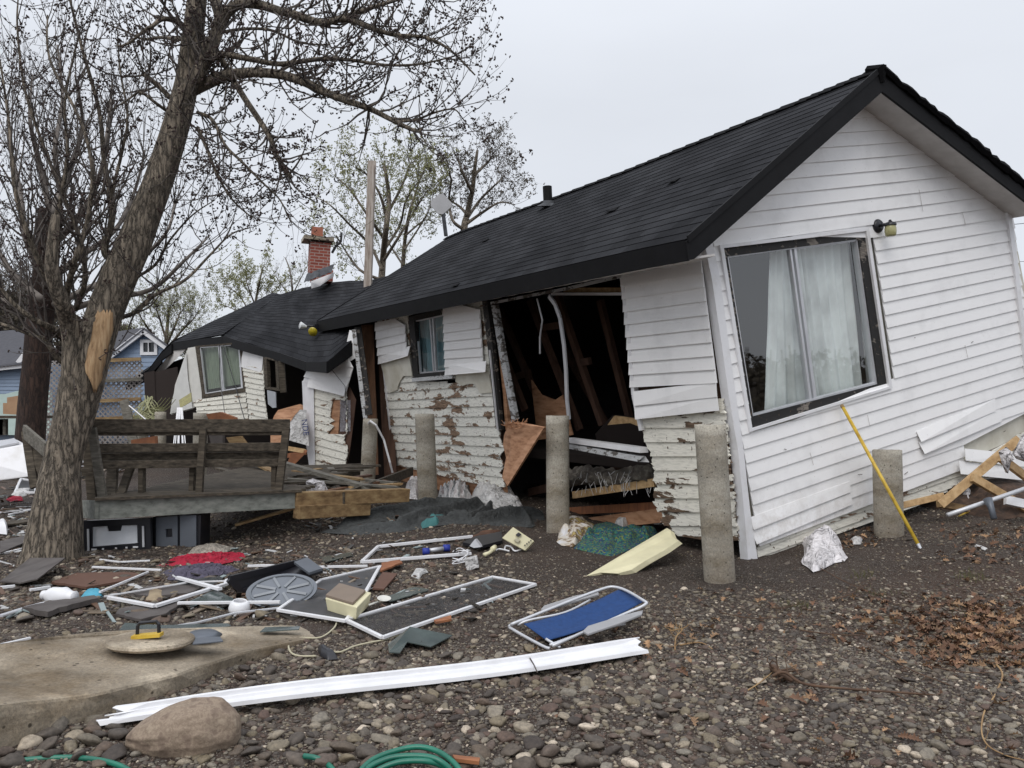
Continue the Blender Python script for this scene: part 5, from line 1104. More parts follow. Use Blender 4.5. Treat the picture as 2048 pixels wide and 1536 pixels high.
def blob(name, mat, outline, hgt, label, cat, seed=0, fold=.5, group=None, z0=.0, parent=None, rings_=14, seg=72, fs=5, power=3.5, center=None, aniso=(1, 1), ridges=None, nr=0, rw=.035, rh=None):
    p3 = [on(*p) for p in outline]; c = on(*center) if center else sum(p3, V()) / len(p3); per = dense_poly(p3, sum((p3[i] - p3[i - 1]).length for i in range(len(p3))) / seg)
    m = MB(); n = len(per); sz = max((p - c).length for p in per); fq = fs / max(sz, .15) * .22; RG = []
    rs_ = random.Random(seed * 97 + 5)
    for _ in range(nr):
        a_, b_ = rs_.choice(per), rs_.choice(per); a_ = c.lerp(a_, rs_.uniform(.3, 1)); b_ = c.lerp(b_, rs_.uniform(.3, 1)); m1 = a_.lerp(b_, .35) + V((rs_.uniform(-1, 1), rs_.uniform(-1, 1), 0)) * sz * .18; m2 = a_.lerp(b_, .7) + V((rs_.uniform(-1, 1), rs_.uniform(-1, 1), 0)) * sz * .18
        RG.append(([a_, m1, m2, b_], (rh or hgt) * rs_.uniform(.4, 1), rw * rs_.uniform(.7, 1.4)))
    for pl_, h_, w_ in (ridges or []): RG.append(([on(*p) for p in pl_], h_, w_))
    def ridge(x, y):
        z = 0
        for pl_, h_, w_ in RG:
            bd_ = 9
            for i in range(len(pl_) - 1):
                ax_, ay_ = pl_[i].x, pl_[i].y; dx, dy = pl_[i + 1].x - ax_, pl_[i + 1].y - ay_; tt = max(0, min(1, ((x - ax_) * dx + (y - ay_) * dy) / (dx * dx + dy * dy + 1e-9))); fade = 1
                bd_ = min(bd_, math.hypot(x - ax_ - dx * tt, y - ay_ - dy * tt))
            z = max(z, h_ * math.exp(-(bd_ / w_) ** 2))
        return z
    for r in range(rings_ + 1):
        u = (r / rings_) ** .8
        for k, p in enumerate(per):
            q_ = c.lerp(p, u); w_ = noise.noise_vector(V((q_.x * fq * .6, q_.y * fq * .6, seed * 3.1))) * 1.1
            s3 = V((q_.x * fq * aniso[0] + w_.x, q_.y * fq * aniso[1] + w_.y, seed * 3.1))
            rid = (1 - min(1, abs(noise.noise(s3)) * 2.6)) ** 1.5; r2 = (1 - min(1, abs(noise.noise(s3 * 2.3 + V((9, 2, 1)))) * 2.6)); lump = .5 + .5 * noise.noise(s3 * .6 + V((4, 4, 4)))
            pf = (1 - u ** power)
            z = hgt * pf * ((1 - fold) + fold * (.10 + .42 * lump + .65 * rid)) + hgt * fold * .22 * r2 * (1 - u ** 8)
            cr = noise.noise_vector(s3 * 1.6 + V((1, 7, 3))) * (hgt * .35 * fold * (1 if u < .99 else .4))
            m.v.append(V((q_.x + cr.x, q_.y + cr.y, g(q_.x, q_.y) + z0 * pf + max(z + .006, .006) + (ridge(q_.x, q_.y) * (1 - u ** 14) if RG else 0))))
    for r in range(rings_):
        for k in range(n): a = r * n + k; b = r * n + (k + 1) % n; m.f.append((a, a + n, b + n, b))
    o = m.build(name, M[mat] if isinstance(mat, str) else mat, parent, smooth=True)
    return o if parent else tag(o, label, cat, group)
def cord(name, mat, pts, r, label, cat, h=None, group=None, n=6):
    s = spline([on(p[0], p[1], (p[2] if len(p) > 2 else 0) + r + .008) for p in pts], n); q = MB(); q.tube(s, r, 8); return tag(q.build(name, M[mat] if isinstance(mat, str) else mat, None, smooth=True), label, cat, group)
def stick(name, mat, a, b, w_, hh, label, cat, h=.02, lift=(0, 0), group=None, jag=0): q = MB(); q.bar(on(a[0], a[1], h + lift[0]), on(b[0], b[1], h + lift[1]), w_, hh, V((0, 0, 1)), jag); return tag(q.build(name, M[mat] if isinstance(mat, str) else mat, None), label, cat, group)
def fabric(name, c, scale=14, d=.55, rough=.95, folds=1.0):
    m = noisy(name, c2(c, tuple(x * d for x in c)), scale, rough, bs=.2); t = m.node_tree; b = t.nodes['Principled BSDF']; pv = [n for n in t.nodes if n.type == 'BUMP'][0]
    co = coords(t); wn = N(t, 'ShaderNodeTexNoise', i_Scale=5, i_Detail=2); t.links.new(co, wn.inputs[0]); sc3 = N(t, 'ShaderNodeVectorMath', operation='SCALE', i_Scale=.35); ad = N(t, 'ShaderNodeVectorMath', operation='ADD'); t.links.new(wn.outputs[1], sc3.inputs[0]); t.links.new(co, ad.inputs[0]); t.links.new(sc3.outputs[0], ad.inputs[1])
    v = N(t, 'ShaderNodeTexVoronoi', i_Scale=8, feature='DISTANCE_TO_EDGE'); t.links.new(ad.outputs[0], v.inputs[0]); v2 = N(t, 'ShaderNodeTexVoronoi', i_Scale=19, feature='DISTANCE_TO_EDGE'); t.links.new(ad.outputs[0], v2.inputs[0])
    bump(t, b, v2.outputs[0], .7 * folds, .025, bump(t, b, v.outputs[0], .9 * folds, .06, pv)); return m
M['cloth_w'] = fabric('white_cloth', (.62, .61, .60), 8, .7); M['bag'] = fabric('plastic_bag', (.74, .71, .72), 9, .75, .4)
M['darkwool'] = fabric('dark_grey_blanket', (.058, .062, .062), 20, .6, .95, .5); M['red'] = fabric('red_cloth', (.42, .012, .04), 12, .6); M['purple'] = fabric('purple_grey_cloth', (.10, .09, .13), 12, .6)
M['glass'] = noisy('green_glass_shard', c2((.10, .125, .12), (.06, .075, .075)), 3, .12, bs=0)
M['beige'] = plainish('cream_box', (.74, .69, .46), .5); M['orange'] = noisy('orange_brown_wood', c2((.33, .13, .055), (.20, .08, .04)), 5, .8, (1, 4, 1))
M['rust'] = plainish('brown_board', (.12, .06, .04), .8); M['slate'] = noisy('dark_flat_board', c2((.10, .088, .082), (.06, .05, .047)), 4, .8); M['teal'] = plainish('teal_cloth', (.05, .17, .17), .8)
M['greypl'] = plainish('grey_painted_metal', (.13, .145, .17), .45, .3); M['yellow'] = noisy('yellow_paint', [(.3, (.40, .24, .02)), (.5, (.62, .42, .05)), (.8, (.66, .47, .09))], 8, .45)
scr = sheer('insect_mesh', (.10, .10, .105), .72)
# ---- debris between slab and house
frame('door_channel', 'white', [(205, 1450), (1290, 1311)], .035, .02, .03, 'x', 'x', closed=False) if 0 else None
cl_ = [on(205, 1452, .03), on(1296, 1309, .04)]; cu = [on(245, 1424, .05), on(1272, 1286, .06)]
q = MB(); rows = []
for u in [k / 24 for k in range(25)]:
    a = cl_[0].lerp(cl_[1], u); b = cu[0].lerp(cu[1], u); sg = .012 * math.sin(u * 7); up = V((0, 0, 1)); pr = []
    for v_, z in ((0, .0), (.03, .018), (.12, .018), (.14, .005), (.45, .012), (.5, .022), (.55, .012), (.82, .012), (.84, .03), (.97, .03), (1, .0)): pr.append(a.lerp(b, v_) + up * (z + sg))
    rows.append(pr)
rows[0] = [p + V((random.uniform(-.05, .03), 0, 0)) for p in rows[0]]; rows[-1] = [p + V((random.uniform(-.03, .03), 0, 0)) for p in rows[-1]]
q.grid(rows); tag(q.build('trim_channel', M['white'], None, solid=.006), 'long white ribbed trim channel lying across the stones in the foreground', 'trim')
q = MB(); q.tube([on(1055, 1308, .06), on(1068, 1330, .075), on(1075, 1345, .05)], .004, 4); tag(q.build('twig', M['twig'], None), 'thin dark twig lying over the long white channel', 'twig')
frame('screen_frame', 'white', [(553, 1218), (736, 1133), (762, 1131), (718, 1190), (693, 1243)], .03, .018, .035, 'x', 'x') if 0 else None
frame('screen_frame', 'white', [(556, 1220), (642, 1160), (760, 1133), (728, 1190), (692, 1242)], .028, .018, .04, 'near white window screen with dark torn mesh under the cream box', 'screen', mesh_mat=scr)
frame('screen_frame', 'white', [(692, 1240), (985, 1154), (1071, 1169), (765, 1275)], .028, .018, .035, 'long white window screen frame with sagging mesh, left of the blue chair', 'screen', mesh_mat=sheer('insect_mesh_torn', (.07, .068, .07), .45))
q = MB(); q.bar(on(692, 1242, .03), on(732, 1258, .03), .025, .015); q.bar(on(752, 1268, .03), on(768, 1276, .03), .025, .015); tag(q.build('frame_stub', M['white'], None), 'short broken white frame end by the corner of the long screen', 'frame')
frame('framing_strip', 'white', [(945, 1073), (757, 1093), (724, 1124), (942, 1107)], .035, .025, .03, 'white window frame lying open beside the telephone', 'frame', closed=False)
frame('framing_strip', 'white', [(180, 1136), (330, 1142), (460, 1180), (700, 1132), (740, 1133)], .028, .02, .05, 'bent white frame strip running under the black metal pan', 'frame', closed=False) if 0 else None
frame('framing_strip', 'white', [(185, 1134), (322, 1140)], .025, .015, .05, 'thin white strip on the stones below the oven panel', 'strip', closed=False)
frame('framing_strip', 'white', [(218, 1195), (310, 1212), (452, 1168), (455, 1160)], .04, .02, .05, 'angled white window frame on the stones above the slab', 'frame', closed=False)
frame('framing_strip', 'white', [(355, 1155), (440, 1178)], .04, .02, .07, 'short white bar crossing the angled frame beside the purple cloth', 'frame', closed=False)
frame('framing_strip', 'white', [(356, 1206), (560, 1204)], .028, .018, .05, 'straight white bar left of the near window screen', 'frame', closed=False)
frame('framing_strip', 'white', [(200, 1184), (296, 1144)], .02, .015, .05, 'thin white stick slanting up from the white jug', 'strip', closed=False)
frame('framing_strip', 'white', [(496, 1132), (530, 1131), (640, 1134), (735, 1132)], .025, .018, .03, 'thin white frame strip behind the black metal pan', 'frame', closed=False)
frame('framing_strip', 'white', [(208, 1193), (380, 1164), (450, 1162)], .012, .01, .05, 'very thin white rod behind the angled frame', 'strip', closed=False)
frame('edging_strip', 'alum', [(300, 1260), (395, 1245), (470, 1226), (556, 1216)], .025, .01, .03, 'curved pale strip lying from the slab edge towards the near screen', 'strip', closed=False)
frame('edging_strip', 'alum', [(0, 1232), (60, 1213), (100, 1203)], .045, .012, .04, 'pale blue white strip pointing at the jug from the left edge', 'strip', closed=False)
frame('edging_strip', 'white', [(0, 1290), (60, 1276)], .025, .012, .04, 'short white strip behind the slab at the left edge', 'strip', closed=False)
frame('edging_strip', 'white', [(200, 1119), (240, 1124), (300, 1121)], .02, .012, .03, 'crooked pale stick just below the oven panel', 'strip', closed=False)
# jug
j0, j1 = on(85, 1190, .07), on(170, 1196, .06); ax = (j1 - j0); q = MB(); q.lathe([(0, 0), (.035, 0), (.04, .02), (.032, .03), (.05, .05), (.068, .09), (.07, .16), (.075, .2), (.055, .24), (.045, .27), (.05, .29), (0, .29)], j0, ax, 24)
tag(q.build('jug', M['white'], None, smooth=True), 'white plastic jug lying on its side at the left', 'jug')
blob('plastic_film', sheer('blue_film', (.10, .45, .62), .8), [(160, 1196), (180, 1182), (205, 1188), (206, 1196), (185, 1202)], .06, 'crumpled bright blue plastic film beside the white jug', 'plastic', 3)
q = MB(); q.lathe([(.02, 0), (.075, 0), (.08, .03), (.07, .07), (.05, .09), (.045, .085), (.06, .06), (.06, .02), (0, .02)], on(478, 1224, .0), (0.1, -.1, 1), 20); tag(q.build('ceramic_pot', M['white'], None, smooth=True), 'small squat white pot between the slab and the near screen', 'pot')
q = MB(); q.lathe([(.05, 0), (.11, .0), (.125, .03), (.12, .05), (.10, .05), (.095, .01), (.05, .012)], on(578, 1188, .03), (0.05, -.35, 1), 28); tag(q.build('plastic_ring', plainish('grey_white_ring', (.55, .55, .6), .4), None, smooth=True), 'pale round plastic rim leaning behind the near screen', 'lid')
blob('rock', noisy('tan_rock', c2((.32, .25, .16), (.2, .15, .1)), 6, .9), [(291, 1205), (292, 1185), (312, 1178), (330, 1184), (328, 1200), (310, 1208)], .035, 'rounded tan stone beside the angled white frame', 'rock', 8, .25, fs=2)
flat('board', 'slate', [(0, 1165), (60, 1118), (130, 1118), (75, 1160), (40, 1168)], .03, .012, 'dark grey board lying at the foot of the maple', 'board', lift=[.0, .02, .12, .05, .0])
flat('board', 'slate', [(230, 1232), (240, 1222), (300, 1210), (370, 1208), (330, 1232), (280, 1244)], .01, .02, 'flat brown slab behind the concrete, left of the white pot', 'board', jag=.008)
flat('stone_slab', 'slate', [(45, 1225), (100, 1212), (190, 1200), (195, 1206), (120, 1225), (95, 1235)], .02, .04, 'flat dark stone slab in front of the white jug', 'stone slab', jag=.01)
flat('board', 'slate', [(0, 1108), (0, 1085), (55, 1072), (55, 1085)], .03, .015, 'dark flat board at the left edge behind the maple', 'board')
flat('board', 'dark_wood', [(0, 1047), (70, 1040), (72, 1044), (0, 1054)], .03, .02, 'narrow dark plank at the left edge behind the maple', 'plank')
flat('board', 'rust', [(105, 1168), (150, 1150), (235, 1148), (290, 1152), (250, 1165), (170, 1178)], .01, .02, 'rust brown sheet lying above the white jug', 'board', jag=.02)
flat('board', 'slate', [(250, 1190), (300, 1176), (420, 1172), (380, 1190), (300, 1198)], .01, .02, 'dark slatted sheet between the jug and the black pan', 'board', jag=.015)
flat('board', 'rust', [(745, 1180), (765, 1147), (795, 1150), (768, 1181)], .02, .015, 'dark brown board behind the cream box', 'board')
flat('board', 'orange', [(760, 1145), (765, 1128), (800, 1122), (803, 1128)], .03, .015, 'orange brown wood splinter at the corner of the near screen', 'wood piece', jag=.01)
flat('wood_piece', 'orange', [(868, 1244), (902, 1234), (903, 1242), (872, 1248)], .03, .015, 'small orange wood chip inside the long screen frame', 'wood piece')
flat('glass_shard', 'glass', [(776, 1290), (820, 1255), (905, 1272), (862, 1295), (815, 1285), (800, 1307), (778, 1306)], .025, .006, 'large greenish glass shard below the long screen', 'glass', lift=[0, .03, .01, .0, .02, .02, .02])
flat('glass_shard', 'glass', [(238, 1262), (250, 1247), (320, 1252), (455, 1248), (462, 1253), (390, 1268), (330, 1264)], .05, .006, 'long greenish glass shard on the back edge of the slab', 'glass')
flat('glass_shard', 'glass', [(520, 1265), (530, 1256), (600, 1254), (598, 1260)], .06, .006, 'small glass strip on the back edge of the slab', 'glass')
flat('glass_shard', 'glass', [(640, 1115), (700, 1106), (705, 1112), (650, 1125)], .02, .006, 'glass shard between the black pan and the blanket', 'glass', jag=.01)
flat('glass_shard', 'glass', [(370, 1208), (430, 1180), (480, 1205), (460, 1208)], .03, .006, 'triangular glass shard under the straight white bar', 'glass')
flat('glass_shard', 'glass', [(770, 1195), (830, 1175), (860, 1180), (780, 1205)], .02, .006, 'glass shard behind the cream box, beside the spoon', 'glass', jag=.01)
# black metal pan with oval plate
pn = thing('metal_pan', 'long black metal tray with a grey end, on the stones behind the near screen', 'tray', on(560, 1165)); pz = .14
a, b, c, d = on(458, 1158, pz), on(615, 1120, pz), on(645, 1142, .10), on(480, 1182, .02)
q = MB(); q.prism([a, b, c, d], V((0, 0, -.02))); q.bar(a, b, .03, .05); q.bar(d, c, .02, .03); q.bar(a, d, .03, .05); q.build('tray_body', M['black'], pn)
q = MB(); q.prism([on(588, 1128, pz + .012), on(615, 1119, pz + .012), on(645, 1141, pz - .02), on(618, 1150, pz - .02)], V((0, 0, .02))); q.build('end_plate', M['greypl'], pn)
ov = thing('oval_plate', 'grey oval metal plate with pressed ribs leaning on the black tray', 'plate', on(560, 1180)); oc = on(564, 1182, .09); ox = V((.275, .02, .02)); oy = V((-.02, .10, .11))
q = MB(); q.prism([oc + ox * math.cos(t) + oy * math.sin(t) for t in [2 * math.pi * k / 40 for k in range(40)]], V((0, -.012, .008))); q.build('plate_disc', M['greypl'], ov)
q = MB()
for k in range(8):
    t = 2 * math.pi * k / 8 + .3; q.bar(oc + V((0, -.016, .012)) + (ox * math.cos(t) + oy * math.sin(t)) * .18, oc + V((0, -.016, .012)) + (ox * math.cos(t) + oy * math.sin(t)) * .8, .02, .01, V((0, -1, .7)))
s_ = [oc + V((0, -.016, .012)) + (ox * math.cos(t) + oy * math.sin(t)) * .87 for t in [2 * math.pi * k / 40 for k in range(41)]]; q.tube(s_, .007, 5); q.build('rib', noisy('light_rib', c2((.19, .21, .235)), 6, .4), ov)
# cream box
bxo = thing('cream_box', 'cream box with a brown lid, sitting on the near screen', 'box', on(700, 1225)); b0 = on(655, 1222, .03)
w1 = on(712, 1240, .03) - b0; w2_ = on(738, 1212, .03) - on(712, 1240, .03); q = MB(); up = V((0, 0, .10))
bt_ = [b0, b0 + w1, b0 + w1 + w2_, b0 + w2_]; tpn = [p + up + (p - (b0 + (w1 + w2_) / 2)) * .12 for p in bt_]; q.add(bt_ + tpn, [(3, 2, 1, 0), (4, 5, 6, 7), (0, 1, 5, 4), (1, 2, 6, 5), (2, 3, 7, 6), (3, 0, 4, 7)]); q.build('box_body', M['beige'], bxo, bevel=.008)
q = MB(); cc_ = sum(tpn, V()) / 4; lp_ = [cc_ + (p - cc_) * .86 + V((-.02, 0, 0)) for p in tpn]; q.prism(lp_, V((0, 0, .022))); q.build('lid', plainish('brown_lid', (.22, .17, .13), .7), bxo, bevel=.004)
q = MB(); q.lathe([(0, 0), (.04, .004), (.055, .016), (.05, .016), (.035, .008), (0, .006)], on(768, 1200, .04), (.1, -.2, 1), 16); q.tube([on(756, 1204, .05), on(738, 1210, .07)], .008, 6); tag(q.build('ladle', plainish('offwhite_plastic', (.66, .65, .6), .5), None, smooth=True), 'off white plastic ladle beside the cream box', 'ladle')
blob('paper_scrap', 'cloth_w', [(822, 1154), (832, 1138), (850, 1140), (857, 1146), (845, 1150), (838, 1160)], .03, 'torn white scrap on the stones above the long screen', 'paper', 5)
cord('rope', plainish('pale_cord', (.50, .46, .33), .9), [(675, 1238), (668, 1256), (640, 1275), (598, 1276), (578, 1288), (582, 1305), (600, 1312, .0), (632, 1312)], .006, 'looping pale cord from the screen down over the slab edge', 'cord')
cord('rope', plainish('pale_cord', (.50, .46, .33), .9), [(655, 1302), (680, 1304), (710, 1292), (745, 1284), (775, 1278), (818, 1262)], .006, 'pale cord running from the black foot piece to the long screen', 'cord')
blob('rubber_piece', 'black', [(634, 1300), (645, 1298), (660, 1310), (676, 1320), (655, 1322), (640, 1313)], .05, 'curved black rubber piece on the stones by the slab corner', 'rubber', 2, .1)
# telephone group
ph = thing('telephone', 'cream answering telephone base standing tilted on the dirt near the pier', 'telephone', on(1035, 1100)); 
def slant(Y, pts, th, mat, name, par, dY=0): q = MB(); q.prism([P(a, b, Y + (1100 - b) * .0012) for a, b in pts], V(th)); return q.build(name, M[mat] if isinstance(mat, str) else mat, par, bevel=.004)
slant(8.62, [(1004, 1076), (1026, 1054), (1068, 1082), (1050, 1101)], (0.01, .05, -.02), 'beige', 'body', ph)
slant(8.59, [(1031, 1070), (1037, 1065), (1043, 1069), (1037, 1074)], (0, .03, 0), 'black', 'display', ph)
slant(8.585, [(1028, 1080), (1034, 1076), (1041, 1081), (1035, 1086)], (0, .03, 0), plainish('grille', (.45, .42, .3), .6), 'speaker', ph)
for k in range(4): slant(8.58, [(1048 + k * 4, 1091 - k * 3.2), (1050 + k * 4, 1089 - k * 3.2), (1051.5 + k * 4, 1091 - k * 3.2), (1049.5 + k * 4, 1093 - k * 3.2)], (0, .03, 0), 'black', 'button', ph)
q = MB(); q.tube([on(968, 1110, .02), on(978, 1106, .03), on(988, 1098, .05)], [.022, .018, .022], 8); q.tube([on(985, 1099, .05), on(990, 1094, .06)], [.03, .026], 8); tag(q.build('telephone_handset', M['beige'], None, smooth=True), 'cream telephone handset lying left of its base', 'telephone')
cord('coiled_cord', 'white', [(1045, 1098), (1030, 1102), (1022, 1094, .02), (1012, 1092, .02), (1010, 1100), (1018, 1102, .01), (1000, 1098), (992, 1100)], .009, 'coiled white cord between handset and telephone', 'cord')
q = MB(); q.box(on(944, 1126, .05), ((1, .1, .25), (0, 1, 0), (-.2, 0, 1)), (.06, .05, .055)); o = q.build('power_adapter', M['cloth_w'], None, bevel=.008); tag(o, 'white power adapter with a socket, below the tangled cords', 'adapter')
q = MB(); q.prism([P(948, 1096, 8.7), P(939, 1092, 8.7), P(950, 1078, 8.8), P(962, 1094, 8.75)], V((.02, .05, .0))); tag(q.build('grey_cup', M['alum'], None), 'grey tapered plastic cup beside the tangled cords', 'cup')
for k in range(3): cord('cable', 'white', [(905 + 6 * k, 1104), (920, 1096 + 5 * k, .04), (936, 1108 - 4 * k, .05), (915 + 6 * k, 1120, .02), (905, 1128 - 6 * k), (930 + 4 * k, 1124)], .005, ('loose white cable looping widest among the tangled cords', 'white cable in the middle of the tangled cords', 'white cable lying lowest among the tangled cords')[k], 'cable')
for a, lb in (((852, 1103), 'blue roll at the left end of the grey tube'), ((893, 1096), 'blue roll at the right end of the grey tube')):
    q = MB(); p = on(*a, .045); q.tube([p - V((.035, 0, 0)), p + V((.035, .01, 0))], .036, 14); tag(q.build('blue_roll', plainish('blue_foam', (.02, .04, .30), .6), None, smooth=True), lb, 'roll')
q = MB(); q.tube([on(860, 1101, .045), on(886, 1097, .045)], .022, 12); tag(q.build('grey_tube', M['alum'], None, smooth=True), 'grey tube between the two blue rolls in the window frame', 'tube')
flat('plastic_tray', 'black', [(925, 1090), (950, 1078), (1003, 1068), (1005, 1086), (960, 1098)], .02, .03, 'flat black plastic piece left of the telephone base', 'plastic')
blob('soil_clod', noisy('brown_roots', c2((.12, .055, .03), (.05, .025, .015)), 10, .95, bs=.6), [(938, 1078), (960, 1066), (1000, 1062), (990, 1078), (950, 1084)], .05, 'clump of reddish brown roots behind the telephone', 'roots', 4)
# blankets and cloths in front of the middle wall
blob('blanket', 'darkwool', [(640, 1066), (700, 1042), (735, 1030), (800, 1010), (870, 1000), (950, 1010), (1010, 1018), (1085, 1022), (1090, 1040), (1065, 1056), (980, 1052), (900, 1050), (800, 1066), (720, 1072)], .03, 'dark grey blanket spread over the ground in front of the peeling wall', 'blanket', 3, .95, fs=11, seg=220, rings_=60, power=8, aniso=(.6, 1.7), ridges=[([(690, 1050), (790, 1026), (870, 1010), (960, 1014)], .10, .07), ([(800, 1058), (880, 1038), (940, 1022), (975, 1004)], .15, .06), ([(900, 1046), (940, 1046), (975, 1030), (985, 1012)], .12, .05), ([(950, 1050), (1000, 1038), (1085, 1030)], .13, .06), ([(700, 1064), (800, 1054), (890, 1046)], .06, .05), ([(1020, 1026), (1050, 1036), (1062, 1052)], .09, .04), ([(740, 1040), (830, 1030), (930, 1034)], .07, .05)])
blob('teal_rag', 'teal', [(838, 1050), (850, 1036), (880, 1038), (895, 1040), (875, 1052), (845, 1058)], .10, 'teal patch of cloth on the dark grey blanket', 'rag', 6, .5)
blob('cloth_heap', 'cloth_w', [(940, 1003), (955, 982), (985, 978), (1010, 995), (1040, 1004), (1048, 1020), (1015, 1025), (985, 1026), (965, 1012)], .16, 'heap of pinkish white cloth on the blanket below the plywood', 'cloth', 7, .9, fs=10, z0=.06, seg=150, rings_=36, power=4, nr=8, rh=.10, rw=.035)
blob('striped_cloth', noisy('striped_cloth', [(.35, (.55, .55, .56)), (.48, (.1, .11, .12)), (.5, (.6, .6, .6)), (.62, (.35, .3, .3))], 3, .9, (8, 1, 1)), [(872, 1008), (880, 990), (915, 986), (940, 984), (945, 1004), (920, 1012)], .16, 'black and white striped cloth between the pier and the white heap', 'cloth', 11, .9, fs=12, z0=.06, seg=130, rings_=30, aniso=(1.5, .6), ridges=[([(880 + 12 * k, 1006), (890 + 12 * k, 988)], .10, .022) for k in range(5)])
blob('plastic_bag', 'bag', [(812, 985), (822, 962), (838, 962), (842, 990), (836, 1000), (815, 998)], .2, 'crumpled white plastic left of the pier under the small window', 'bag', 13, .6)
q = MB(); q.prism([PP(1008, 870, CT + NW * .45, NW), PP(1018, 845, CT + NW * .55, NW), PP(1040, 846, CT + NW * .6, NW), PP(1088, 855, CT + NW * .75, NW), PP(1050, 915, CT + NW * .75, NW), PP(1015, 972, CT + NW * .7, NW), PP(1004, 955, CT + NW * .55, NW), PP(1012, 915, CT + NW * .5, NW), PP(1006, 890, CT + NW * .45, NW)], NW * -.03)
tag(q.build('broken_plywood', M['ply'], None), 'torn orange plywood sheet standing at the left edge of the big hole', 'plywood')
q = MB()
for k in range(40): a = PP(1010 + random.uniform(0, 40), 850 + random.uniform(-4, 6), CT + NW * .6, NW); q.tube([a, a + V((random.uniform(-.08, .14), -.05, random.uniform(-.03, .08)))], .005, 3)
tag(q.build('splinters', M['ply'], None), 'frayed splinters along the top of the torn plywood', 'splinters', kind='stuff')
# stuff under the opening
pp = lambda a, b, o: PP(a, b, CT + NW * o, NW)
q = MB(); q.bar(pp(1148, 990, -.2), pp(1310, 965, -.1), .05, .09, V((0, 0, 1)), .03); tag(q.build('joist', M['lumber'], None), 'splintered pale floor joist below the hanging sill', 'plank')
q = MB(); q.bar(pp(1060, 985, -.9), pp(1305, 925, -.9), .08, .12, V((0, 0, 1)), .03); tag(q.build('joist', M['stud'], None), 'dark floor joist deep under the big hole', 'plank')
q = MB(); q.bar(pp(1140, 1022, -.5), pp(1320, 1012, -.4), .08, .10, V((0, 0, 1)), .03); tag(q.build('joist', M['orange'], None), 'brown board under the floor behind the patterned cloth', 'plank')
q = MB(); q.bar(pp(1145, 1052, -.45), pp(1330, 1030, -.3), .08, .16, V((0, 0, 1)), .02); tag(q.build('joist', M['ply'], None), 'lowest brown board under the floor behind the patterned cloth', 'plank')
def insul(): 
    q = MB(); s = spline([pp(1140, 955, -.3), pp(1180, 950, -.2), pp(1230, 957, -.22), pp(1300, 945, -.15)], 10); q.tube(s, [.10 + .03 * noise.noise(V((i * .6, 0, 0))) for i in range(len(s))], 20, bump=.5); return q
tag(insul().build('insulation', noisy('dirty_insulation', [(.3, (.06, .05, .045)), (.5, (.11, .095, .08)), (.68, (.26, .24, .20))], 9, .95, (1, 1, 1), .9, .05), None, smooth=True), 'roll of dirty grey insulation under the hanging sill', 'insulation')
q = MB()
for k in range(60):
    a = pp(1150 + random.random() * 155, 940 + random.random() * 40, -.1); q.tube([a, a + V((random.uniform(-.06, .06), -.03, random.uniform(-.16, .0)))], .004, 3)
tag(q.build('hanging_fibres', M['cloth_w'], None), 'pale fibres hanging from the dirty insulation', 'fibres', kind='stuff')
M['pattern'] = None
def patt():
    m, t, b = nodes('blue_green_knit'); v = N(t, 'ShaderNodeTexVoronoi', i_Scale=60); t.links.new(coords(t), v.inputs[0]); w_ = N(t, 'ShaderNodeTexWhiteNoise'); t.links.new(v.outputs['Position'], w_.inputs[0])
    r = ramp(t, [(0, (.015, .05, .08)), (.3, (.02, .12, .11)), (.55, (.05, .15, .08)), (.7, (.03, .05, .13)), (.85, (.13, .17, .05))], w_.outputs[0], 'CONSTANT'); t.links.new(r.outputs[0], b.inputs['Base Color']); b.inputs['Roughness'].default_value = .95; bump(t, b, v.outputs[0], .8, .01); return m
blob('patterned_cloth', patt(), [(1148, 1098), (1165, 1080), (1190, 1050), (1220, 1046), (1270, 1060), (1320, 1068), (1300, 1085), (1250, 1105), (1222, 1115), (1180, 1106)], .06, 'blue and green knitted cloth on the dirt at the hole, beside the cream board', 'cloth', 2, .8, fs=8, seg=150, rings_=40, power=5, nr=7, rh=.09, rw=.045)
blob('stained_cloth', noisy('stained_cloth', [(.35, (.6, .6, .62)), (.5, (.55, .5, .42)), (.55, (.12, .06, .03)), (.62, (.5, .4, .15)), (.7, (.08, .05, .04))], 6, .9), [(1114, 1085), (1118, 1060), (1130, 1042), (1155, 1044), (1190, 1050), (1185, 1070), (1160, 1085), (1145, 1095), (1122, 1092)], .08, 'white cloth with brown stains left of the knitted cloth', 'cloth', 5, .8, fs=9, seg=130, rings_=30, nr=6, rh=.08, rw=.03)
blob('paper_scrap', 'cloth_w', [(1292, 1040), (1310, 1026), (1320, 1032), (1324, 1050), (1310, 1050)], .1, 'white scrap at the bottom of the rotten boards', 'paper', 3)
blob('paper_scrap', 'cloth_w', [(1228, 1052), (1256, 1042), (1264, 1054), (1245, 1060)], .12, 'white box flap behind the knitted cloth', 'paper', 4, .2)
cb = [on(1172, 1152, .0), on(1266, 1146, .0), on(1366, 1082, .12), on(1352, 1072, .2), on(1334, 1056, .26)]
q = MB(); q.prism([P(1172, 1152, 7.6), P(1200, 1145, 7.65), P(1235, 1147, 7.6), P(1262, 1140, 7.65), P(1290, 1122, 7.75), P(1330, 1100, 7.95), P(1356, 1082, 8.15), P(1344, 1072, 8.3), P(1340, 1060, 8.4), P(1334, 1056, 8.5)], V((.05, .03, -.03))); tag(q.build('cream_board', M['beige'], None), 'long cream painted board with jagged ends leaning from the hole to the dirt', 'board')
